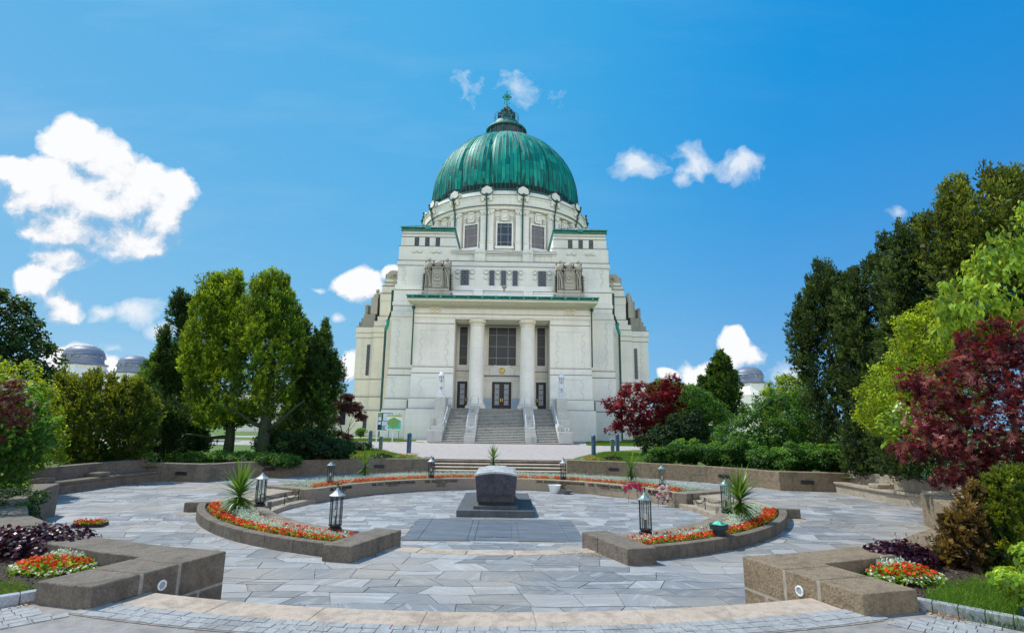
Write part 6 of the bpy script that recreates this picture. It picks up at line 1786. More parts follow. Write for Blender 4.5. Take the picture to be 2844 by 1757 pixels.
    p.tube([(s*12.15, 57.9, 15.9), (s*12.2, 58.2, 13.6), (x, 61.5, 13.2), (x, 61.6, 12.8), (x+s*.35, 62.0, 12.2), (x+s*.35, 62.0, 0)], .13, 8); cb(p, 'downpipe', M['verd_dark'])
    p = MB(); p.tube([(x, 61.45, 13.2), (x, 61.4, 12.7), (x+s*.33, 61.9, 12.1)], .19, 8); p.ball((x, 61.4, 13.1), .26, 8, 6); cb(p, 'downpipe_bend', M['verd'])
    p = MB(); p.tube([(s*9.3, 54.9, 13.3), (s*9.22, 54.9, 12.9), (s*9.22, 54.93, 7.4)], .075, 8); p.ball((s*9.25, 54.85, 13.35), .2, 8, 6); cb(p, 'downpipe', M['verd_dark'])
    p = MB(); p.tube([(s*9.55, 56.4, 4.0), (s*9.62, 56.3, 3.9), (s*9.62, 56.3, 3.0)], .1, 8); cb(p, 'downpipe', M['verd_dark'])
    cb(MB().box(*sorted((s*12.5, s*13.6)), 62.5, 66, 0, 13.3), 'link_wall', mw)

# ---- drum
DC = (0, 80, 0)
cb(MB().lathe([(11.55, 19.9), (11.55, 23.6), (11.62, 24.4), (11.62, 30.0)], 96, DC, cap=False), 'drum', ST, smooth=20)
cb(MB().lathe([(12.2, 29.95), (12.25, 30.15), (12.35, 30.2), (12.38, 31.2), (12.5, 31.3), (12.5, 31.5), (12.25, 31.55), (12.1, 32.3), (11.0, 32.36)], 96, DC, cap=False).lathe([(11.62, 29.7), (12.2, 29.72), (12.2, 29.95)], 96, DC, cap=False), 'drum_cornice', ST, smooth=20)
cb(MB().lathe([(12.28, 30.14), (12.42, 30.14), (12.42, 30.22), (12.28, 30.22)], 96, DC, cap=False).lathe([(12.48, 31.5), (12.56, 31.5), (12.56, 31.58), (12.2, 31.6)], 96, DC, cap=False), 'cornice_flashing', M['flash'])  # dark strips along the drum ledges, like those on the facade
def polar(mb, r0, r1, a, w, z0, z1):
    """box facing outward at angle a"""
    c, s_ = math.cos(a), math.sin(a); P = []
    for (r, u) in ((r1, -w/2), (r1, w/2), (r0, w/2), (r0, -w/2)): P.append((DC[0]+r*c-u*s_, DC[1]+r*s_+u*c))
    if area(P) < 0: P = P[::-1]
    mb.prism(P, z0, z1)
for k in range(16):
    a = -PI/2 + math.radians(11.25) + k*PI/8
    if math.sin(a) > .75: continue
    pil = MB(); capb = MB(); merl = MB(); pipe = MB()
    polar(pil, 11.3, 12.12, a, 1.85, 21.5, 25.2); polar(pil, 11.3, 12.05, a, 1.75, 25.2, 29.7)
    polar(pil, 11.3, 12.2, a, 1.95, 25.0, 25.15)
    for u in (-.62, -.21, .21, .62):
        c, s_ = math.cos(a), math.sin(a); x = 12.1*c-u*s_; y = 80+12.1*s_+u*c; capb.box(x-.12, x+.12, y-.12, y+.12, 29.0, 29.3)
    polar(capb, 11.4, 12.12, a, 1.95, 29.3, 29.68)
    for u in (-.55, .55):
        c, s_ = math.cos(a), math.sin(a); x = 12.45*c-u*s_; y = 80+12.45*s_+u*c; capb.box(x-.17, x+.17, y-.17, y+.17, 30.75, 31.1)
    # merlon
    c, s_ = math.cos(a), math.sin(a)
    def pt(r, u, z): return (r*c-u*s_, 80+r*s_+u*c, z)
    V = [pt(12.62, -.74, 31.1), pt(12.62, .74, 31.1), pt(12.55, .74, 32.5), pt(12.53, 0, 32.9), pt(12.55, -.74, 32.5)]
    Vb = [pt(11.5, -.74, 31.1), pt(11.5, .74, 31.1), pt(11.5, .74, 32.5), pt(11.5, 0, 32.9), pt(11.5, -.74, 32.5)]
    merl.add(V+Vb, [(0, 1, 2, 3, 4), (9, 8, 7, 6, 5)] + [(i, 5+i, 5+(i+1) % 5, (i+1) % 5) for i in range(5)])
    if math.sin(a) < .3:
        pipe.tube([pt(12.62, -.85, 32.4), pt(12.62, -.85, 31.9), pt(12.7, -.5, 31.6), pt(12.75, 0, 31.55)], .085, 6); pipe.tube([pt(12.62, .85, 32.4), pt(12.62, .85, 31.9), pt(12.7, .5, 31.6), pt(12.75, 0, 31.55)], .085, 6)
        pipe.tube([pt(12.75, 0, 31.7), pt(12.78, 0, 31.2), pt(12.55, 0, 30.9), pt(12.55, 0, 30.3), pt(12.25, 0, 29.5), pt(12.25, 0, 21.6)], .10, 8)
        for u in (-.85, .85): pipe.ball(pt(12.62, u, 32.45), .16, 8, 6)
        pipe.ball(pt(12.75, 0, 31.55), .24, 8, 6)
    o = cb(pil, 'pilaster', ST); capb.build('ornament', ST, o); cb(merl, 'merlon', ST)
    if pipe.v: cb(pipe, 'downpipe', M['verd_dark'])
for k in range(16):
    a = -PI/2 + k*PI/8
    if math.sin(a) > .3: continue
    w_ = MB(); polar(w_, 11.50, 11.66, a, 1.92, 24.75, 27.82); o = cb(w_, 'drum_window', M['glass'])
    b = MB()
    for u in (-.48, .48): 
        c, s_ = math.cos(a), math.sin(a); x = 11.68*c-u*s_; y = 80+11.68*s_+u*c; b.tube([(x, y, 24.75), (x, y, 27.82)], .03, 4)
    for z in (25.2, 26.3, 27.4): polar(b, 11.66, 11.70, a, 1.92, z-.025, z+.025)
    b.build('glazing_bars', M['bars'], o)
    fr = MB()
    for (w0, w1, z0, z1) in ((-1.15, -.96, 24.5, 28.0), (.96, 1.15, 24.5, 28.0)):
        c, s_ = math.cos(a), math.sin(a); P = [(r*c-u*s_, 80+r*s_+u*c) for (r, u) in ((11.8, w0), (11.8, w1), (11.4, w1), (11.4, w0))]
        if area(P) < 0: P = P[::-1]
        fr.prism(P, z0, z1)
    polar(fr, 11.4, 11.8, a, 1.92, 27.82, 28.0); polar(fr, 11.4, 11.95, a, 2.5, 24.3, 24.6); polar(fr, 11.4, 11.86, a, 3.0, 23.55, 23.9)
    fr.build('window_surround', ST, o)
    m_ = MB(); polar(m_, 11.5, 11.85, a, .95, 28.35, 29.35); polar(m_, 11.5, 11.95, a, .55, 28.55, 29.2); polar(m_, 11.5, 11.9, a, .8, 28.15, 28.35); polar(m_, 11.5, 11.95, a, .8, 29.35, 29.6)
    for u in (-.95, .95):
        for z in (28.0, 28.25, 28.5, 28.75):
            c, s_ = math.cos(a), math.sin(a); P = [(r*c-v*s_, 80+r*s_+v*c) for (r, v) in ((11.8, u-.18), (11.8, u+.18), (11.5, u+.18), (11.5, u-.18))]
            if area(P) < 0: P = P[::-1]
            m_.prism(P, z, z+.17)
    m_.build('ornament', ST, o)

# ---- dome: 16 gored sheets with raised seams
prof = [(11.20, 32.5), (11.34, 33.6)] + [(11.28*math.cos(q), 35.0+11.3*math.sin(q)) for q in np.linspace(0.0, 1.285, 13)]
def rz(t):
    f = t*(len(prof)-1); i = min(int(f), len(prof)-2); u = f-i
    p = [prof[max(i-1, 0)], prof[i], prof[i+1], prof[min(i+2, len(prof)-1)]]
    h = lambda a, b, c, d: .5*((2*b)+(-a+c)*u+(2*a-5*b+4*c-d)*u*u+(-a+3*b-3*c+d)*u**3)
    return h(*[q[0] for q in p]), h(*[q[1] for q in p])
V = []; F = []; A = []; NS = 16*8; rows = 34; drnd = random.Random(5)
def gore(a):  # each sixteenth bulges slightly, deep valley between gores
    u = ((a+PI/2-PI/16) / (PI/8)) % 1.0
    return 1 + .045*(1-(2*u-1)**4) - .03
for i in range(NS):
    a0 = 2*PI*i/NS; a1 = 2*PI*(i+1)/NS; row_off = drnd.randint(0, 2); tn = drnd.random(); tm = tn
    for j in range(rows):
        if (j+row_off) % 3 == 0: tm = min(1, max(0, tn*.35+drnd.random()*.65))
        r0, z0 = rz(j/rows); r1, z1 = rz((j+1)/rows); b = len(V)
        lift = .0
        for (a, r, z) in ((a0, r0, z0), (a1, r0, z0), (a1, r1, z1), (a0, r1, z1)):
            am = a; g_ = gore(am); V.append((r*g_*math.cos(a), 80+r*g_*math.sin(a), z))
        F.append((b, b+1, b+2, b+3)); A.append(tm)
o = np_mesh('dome', V, F, M['copper'], ch, A); o.location = (0, -58, 0)
sm = MB(); big_ = MB()
for i in range(NS):
    a = 2*PI*i/NS; g_ = gore(a); main = (i % 8) == (4) % 8
    u = ((a+PI/2-PI/16)/(PI/8)) % 1.0; main = u < .02 or u > .98
    pts = []
    for j in range(0, rows+1, 2):
        r, z = rz(j/rows); pts.append((r*g_*math.cos(a), 80+r*g_*math.sin(a), z))
    if math.sin(a) > .6: continue
    (big_ if main else sm).tube(pts, .17 if main else .055, 4, .08 if main else .03)
sm.build('sheet_seams', M['verd_dark'], o); big_.build('ribs', M['verd_dark'], o)
cb(MB().lathe([(11.35, 32.2), (11.6, 32.35), (11.55, 32.9), (11.25, 33.0)], 96, DC, cap=False), 'dome_gutter', M['verd_dark'], smooth=30)

# ---- glazed ring, cap and turret with cross
o = cb(MB().lathe([(2.95, 45.7), (2.95, 47.75)], 40, DC), 'lantern_ring', M['glass_leaded'], smooth=30)
r = MB(); r.lathe([(3.25, 45.7), (3.22, 46.05), (3.0, 46.12)], 40, DC, cap=False); r.lathe([(2.98, 47.55), (3.22, 47.62), (3.3, 47.8), (3.2, 47.98), (2.6, 48.4), (2.05, 48.9), (1.9, 49.4), (1.2, 49.6)], 40, DC, cap=False)
for i in range(16): a = 2*PI*(i+.5)/16; r.tube([(3.0*math.cos(a), 80+3.0*math.sin(a), 46.0), (3.0*math.cos(a), 80+3.0*math.sin(a), 47.7)], .11, 5)
r.build('ring_frame', M['verd_cap'], o, smooth=40)
rl = MB()
for z in (50.1, 50.7):
    rl.tube([(1.95*math.cos(t), 80+1.95*math.sin(t), z) for t in np.linspace(0, 2*PI, 33)], .02, 4)
for i in range(28): a = 2*PI*i/28; rl.tube([(1.95*math.cos(a), 80+1.95*math.sin(a), 49.65), (1.95*math.cos(a), 80+1.95*math.sin(a), 50.7)], .018, 4)
cb(rl, 'railing', M['verd_dark'])
o = cb(MB().lathe([(1.0, 49.5), (.75, 49.7), (.72, 50.6), (.66, 51.6), (.70, 51.75), (.62, 51.9), (.62, 52.1), (.45, 52.3), (.25, 52.5), (.16, 52.7)], 8, DC), 'turret', M['verd_cap'], smooth=20)
b = MB()
for i in range(8):
    a = 2*PI*(i+.5)/8; P = lambda r, z: (r*math.cos(a), 80+r*math.sin(a), z)
    b.tube([P(1.42, 49.7), P(1.42, 50.5), P(1.25, 50.95), P(.95, 51.3), P(.7, 51.55)], .13, 6); b.tube([P(1.1, 49.7), P(1.1, 50.6), P(.8, 51.0)], .09, 6); b.ball(P(1.35, 50.9), .2, 8, 6); b.ball(P(.85, 51.65), .15, 8, 6)
b.build('buttresses', M['verd_dark'], o, smooth=40)
c = MB(); c.box(-.11, .11, 79.9, 80.1, 52.6, 55.15); c.box(-.75, .75, 79.9, 80.1, 54.03, 54.3)
for (x, z) in ((-.26, 54.5), (.26, 54.5), (-.26, 53.83), (.26, 53.83)): c.box(x-.17, x+.17, 79.92, 80.08, z-.17, z+.17)
for x in (-.38, .38): c.tube([(x, 80, 53.7), (x, 80, 53.0)], .05, 5); c.ball((x, 80, 52.95), .09, 6, 5)
cb(c, 'cross', M['verd'])

# ================================================================== STAIRCASE
sc_ = thing('staircase', 'broad flight of worn stone steps with stepped cheek blocks rising to the church portico', 'staircase', (CX, 46.5, 0))
def sb_(mb, nm, mat, **k): o = mb.build(nm, mat, sc_, **k); o.location = (0, -46.5, 0); return o
NR = 24
for k in range(NR):
    y = 46.5+k*.325; z = 3.1*(k+1)/NR; hw = (5.96, 5.66, 5.36, 5.1)[k] if k < 4 else 4.93
    mb = MB(); z0 = max(0, z-.26)
    segs = [(-hw, -3.09), (-2.14, 2.14), (3.09, hw)]
    ns = MB()
    for a, b in segs: mb.box(a+.002, b-.002, y, y+.40 if k < NR-1 else 54.29, z0, z-.045); ns.box(a+.002, b-.002, y-.035, y+.40 if k < NR-1 else 54.29, z-.044, z)
    sb_(mb, 'step', M['stairs']); sb_(ns, 'tread', M['tread'], bevel=.012)
for s in (-1, 1):
    for (x0, x1, y0, y1, z1) in ((4.95, 6.2, 46.75, 48.25, 1.02), (4.98, 6.15, 48.25, 49.0, 1.42), (5.15, 6.28, 49.0, 50.4, 2.05), (5.2, 6.27, 50.4, 51.7, 2.78), (5.28, 6.25, 51.7, 54.4, 4.08)):
        a, b = sorted((s*x0, s*x1)); sb_(MB().box(a, b, y0+.002, y1, 0, z1), 'cheek_block', M['cheek'], bevel=.025)
    a, b = sorted((s*4.94, s*5.3)); k = MB()
    k.add([(x, y, z) for x in (a, b) for (y, z) in ((48.3, 0), (54.35, 0), (54.35, 3.45), (53.6, 3.45), (48.3, 1.0))], [(0, 1, 2, 3, 4), (9, 8, 7, 6, 5)] + [(i, 5+i, 5+(i+1) % 5, (i+1) % 5) for i in range(5)])
    sb_(k, 'cheek_slope', M['cheek'])
    # middle cheeks with little blocks
    x0, x1 = sorted((s*2.145, s*3.085)); sb_(MB().box(x0, x1, 46.7, 47.6, 0, .62), 'middle_block', M['cheek'], bevel=.02)
    k = MB()
    for i in range(9):
        y = 47.6+i*.76; k.box(x0, x1, y+.003, y+.76, 0, .82+i*.31)
    sb_(k, 'middle_cheek', M['cheek'], bevel=.02)
    for (ra, rb) in ((x0+.1, x1-.1),):
        r = MB(); za = 1.5; ya = 47.9; yb = 53.9; zb = 4.15
        for x in (ra, rb): r.tube([(x, ya, .95), (x, ya, za), (x, yb, zb)], .028, 6)
        for f in (.25, .5, .75, 1.0):
            for x in (ra, rb): r.tube([(x, ya+(yb-ya)*f, za+(zb-za)*f-.85), (x, ya+(yb-ya)*f, za+(zb-za)*f)], .022, 6)
        m_ = (ra+rb)/2; w = (rb-ra)/2
        r.tube([(m_+w*math.cos(t), ya-.05*math.sin(t), za-.22*math.sin(t)) for t in np.linspace(0, PI, 9)], .026, 6)
        r.tube([(m_+w*math.cos(t), yb, zb+.22*math.sin(t)) for t in np.linspace(0, PI, 9)], .026, 6)
        sb_(r, 'handrail', M['rail'], smooth=True)
    r = MB(); x = s*5.02
    r.tube([(s*5.5, 48.0, 1.5), (s*5.15, 48.05, 1.52), (x, 48.4, 1.75), (x, 53.6, 4.15), (x+s*.15, 53.8, 4.15)], .026, 6)
    for y, zt in ((48.3, 1.7), (49.8, 2.4), (51.4, 3.13), (53.0, 3.87)): r.tube([(x, y, zt-.85), (x, y, zt)], .02, 6)
    sb_(r, 'handrail', M['rail'], smooth=True)

def lantern_tower(s, lab):
    t = thing('lantern_tower', lab, 'lamp tower', (CX+s*5.77, 52.35, 4.08), group='white openwork lamp towers on the stair cheeks')
    f = MB(); f.box(-.40, .40, -.40, .40, 0, .06)
    for i in range(8):
        a = PI/8+i*PI/4; P = lambda r, z: (r*math.cos(a), r*math.sin(a), z)
        f.tube([P(.40, .05), P(.38, .5), P(.27, .75), P(.25, 1.7), P(.24, 1.95)], .028, 5); f.tube([P(.42, .05), P(.42, .62)], .022, 5)
    for z, r in ((.35, .40), (.62, .40), (1.0, .26), (1.35, .26), (1.68, .27)): f.tube([(r*math.cos(q), r*math.sin(q), z) for q in np.linspace(0, 2*PI, 17)], .014, 4)
    f.build('openwork_frame', M['white_metal'], t)
    MB().box(-.2, .2, -.2, .2, .95, 1.40).box(-.13, .13, -.13, .13, .1, .25).build('panel', M['white_box'], t, bevel=.01)
    MB().ball((0, 0, .38), .22, 16, 10).build('globe', M['white_metal'], t, smooth=True)
    MB().box(-.15, .15, -.15, .15, .70, .97).box(-.14, .14, -.14, .14, 1.39, 1.62).build('grey_panes', M['pane_grey'], t)
    MB().lathe([(.24, 1.72), (.25, 1.98)], 8, ph=PI/8).build('lamp_housing', M['pane_grey'], t)
    c = MB(); c.lathe([(.30, 1.66), (.30, 1.72), (.24, 1.73)], 8, ph=PI/8, cap=False); c.lathe([(.29, 1.99), (.31, 2.02), (.29, 2.08), (.26, 2.2), (.18, 2.32), (.06, 2.38), (.06, 2.44)], 16); c.ball((0, 0, 2.5), .09, 10, 8)
    for i in range(8): a = PI/8+i*PI/4; c.tube([(.265*math.cos(a), .265*math.sin(a), 1.7), (.265*math.cos(a), .265*math.sin(a), 2.0)], .022, 4)
    c.lathe([(.03, 2.56), (.001, 2.68)], 6)
    c.build('cap', M['white_metal'], t, smooth=40); return t
lt = lantern_tower(-1, 'white openwork lamp tower on the left stair pedestal')
o = copy_tree(lt); o.location = (CX+5.77, 52.35, 4.08); o['label'] = 'white openwork lamp tower on the right stair pedestal'

w = thing('sign', 'small white WC sign on the church wall left of the stairs', 'sign', (-6.66, 54.3, 1.75))
MB().box(-.26, .26, -.06, -.01, .0, .24).build('panel', M['white_box'], w); MB().box(-.22, .26, -.06, -.01, -.16, -.02).build('lower_panel', M['lan_metal'], w)
t = text_obj('WC', .24, M['letters'], extrude=.004); t.parent = w; t.location = (0, -.068, .12); t.rotation_euler = (PI/2, 0, 0)
w = thing('sign', 'small white sign with a blue symbol on the right stair cheek', 'sign', (5.75, 48.2, 1.22))
MB().box(-.18, .18, -.03, .0, -.11, .11).build('panel', M['white_box'], w); MB().box(-.09, .02, -.036, -.031, -.07, .07).box(.03, .10, -.036, -.031, -.03, .07).build('symbol', M['sign_blue'], w)

# ================================================================== distant buildings
def domed_hall(x, y, r, zt, lab, k=1.0):
    t = thing('domed_hall', lab, 'building', (x, y, 0), group='distant halls with silver domes')
    z = lambda v: zt-v*k
    MB().box(-r*2.3, r*2.3, -r*.5, r*6, 0, z(11)).build('wing_walls', M['stone'], t)
    MB().lathe([(r*1.75, 0), (r*1.75, z(10)), (r*1.6, z(9.9))], 8, ph=PI/8).build('base_walls', M['stone'], t)
    b = MB(); b.lathe([(r*1.62, z(9.9)), (r*1.2, z(6.6)), (r*1.18, z(5.9))], 8, ph=PI/8); b.build('sloped_tower', M['stone'], t)
    MB().lathe([(r*1.22, z(5.9)), (r*1.24, z(5.5)), (r*1.1, z(5.4))], 32).build('cornice', M['dome_far'], t)
    MB().lathe([(r*1.04, z(5.4)), (r*1.03, z(4.9)), (r*1.0, z(4.85)), (r*1.0, z(3.0)), (r*1.06, z(2.9)), (r*1.03, z(2.7))], 32).build('drum', M['dome_far'], t, smooth=20)
    w = MB()
    for i in range(16):
        a = 2*PI*i/16; w.box(r*math.cos(a)-.3, r*math.cos(a)+.3, r*math.sin(a)-.3, r*math.sin(a)+.3, z(3.8), z(3.25))
    w.build('drum_openings', M['zinc'], t)
    d = MB(); d.lathe([(r*1.0*math.cos(q), z(2.7)+2.7*k*math.sin(q)) for q in np.linspace(0, PI/2-.01, 9)], 32); d.build('dome', M['dome_far'], t, smooth=20)
    s_ = MB()
    for q in (.25, .5, .75, 1.0): s_.lathe([(r*math.cos(q)+.06, z(2.7)+2.7*k*math.sin(q)), (r*math.cos(q)+.08, z(2.7)+2.7*k*math.sin(q)+.12)], 32, cap=False)
    s_.build('dome_rings', M['zinc'], t)
    wd = MB()
    for i in range(5): wd.box(-r*1.6+i*r*.8-.35, -r*1.6+i*r*.8+.35, -r*.5-.05, -r*.5+.0, z(14), z(12.2))
    wd.box(-r*2.3, r*2.3, -r*.52, -r*.5, z(11.4), z(11.2)); wd.build('windows', M['glass'], t)
domed_hall(-123.3, 160, 5.0, 22.6, 'pale hall with a silver dome far beyond the golden shrub, leftmost')
domed_hall(-108.4, 160, 4.0, 19.8, 'pale hall with a silver dome peeking beside the left conifers', .9)
domed_hall(72.9, 160, 4.0, 19.1, 'pale hall with a silver dome between the trees right of the church', .85)
t = thing('annex_building', 'low white annex with a flat pale roof behind the conifers left of the church', 'building', (-24.5, 80, 0))
MB().box(-14, 4.4, 0, 8, 0, 5.4).build('walls', M['stone'], t); MB().box(-14.2, 4.7, -.3, 8.2, 5.4, 5.75).build('roof', M['flash_bright'], t)
w_ = MB()
for i in range(6): w_.box(-13+i*2.8, -12.2+i*2.8, -.04, 0, 1.2, 3.6)
w_.build('windows', M['glass'], t)

# ================================================================== VEGETATION
def tree(name, label, cat, loc, group=None): return thing(name, label, cat, loc, 0, group)
def conifer(label, base, plumes, mat, trunk=None, name='conifer_tree', L=.15, W=.055, dens=26, tw=.5, per=22, bark='bark', group=None, tint=0, ragged=.3):
    """plumes: (dx, dy, z0, z1, r[, tint])"""
    t = tree(name, label, 'tree', base, group); lv = Leaves()
    for p in plumes:
        dx, dy, z0, z1, r = p[:5]; ti = p[5] if len(p) > 5 else tint
        r = r*1.22; n = int(dens*r*(z1-z0)*2.6)
        plume(lv, dx, dy, z0, z1, r, max(n, 30), L, W, tw, tint=ti, ragged=ragged, per=per, lean=(RNG.uniform(-.15, .15), 0))
    lv.build('crown', FM[mat], t)
    mb = MB()
    if trunk:
        for (x, y, h, r, br) in trunk: limbs(mb, (x, y, 0), (x+.1, y, h), r, br)
    else: limbs(mb, (0, 0, 0), (0, 0, max(p[3] for p in plumes)*.6), .12)
    mb.build('trunk', M[bark], t, smooth=True); return t
def leafy(label, base, blobs, mat, density, L, W, clump=.3, name='shrub', cat='shrub', trunk=None, palmate=0, droop=.3, fill=.25, nsub=14, extra=None, tint_up=.5):
    t = tree(name, label, cat, base); lv = Leaves()
    broad(lv, blobs, density, L, W, clump, nsub, droop, fill, palmate=palmate, tint_up=tint_up)
    lv.build('crown', FM[mat], t)
    mb = MB()
    if trunk:
        for (p0, p1, r, br) in trunk: limbs(mb, p0, p1, r, br)
    else:
        for b in blobs[:4]: mb.tube([(b[0]*.2, b[1]*.2, 0), (b[0]*.6, b[1]*.6, b[2]*.5), (b[0], b[1], b[2])], .04, 6, .012)
    mb.build('trunk', M['bark'], t, smooth=True)
    if extra:
        for (nm, m2, bl, de, l2, w2, c2) in extra:
            lv = Leaves(); broad(lv, bl, de, l2, w2, c2, 10, .1, 0); lv.build(nm, FM[m2], t)
    return t

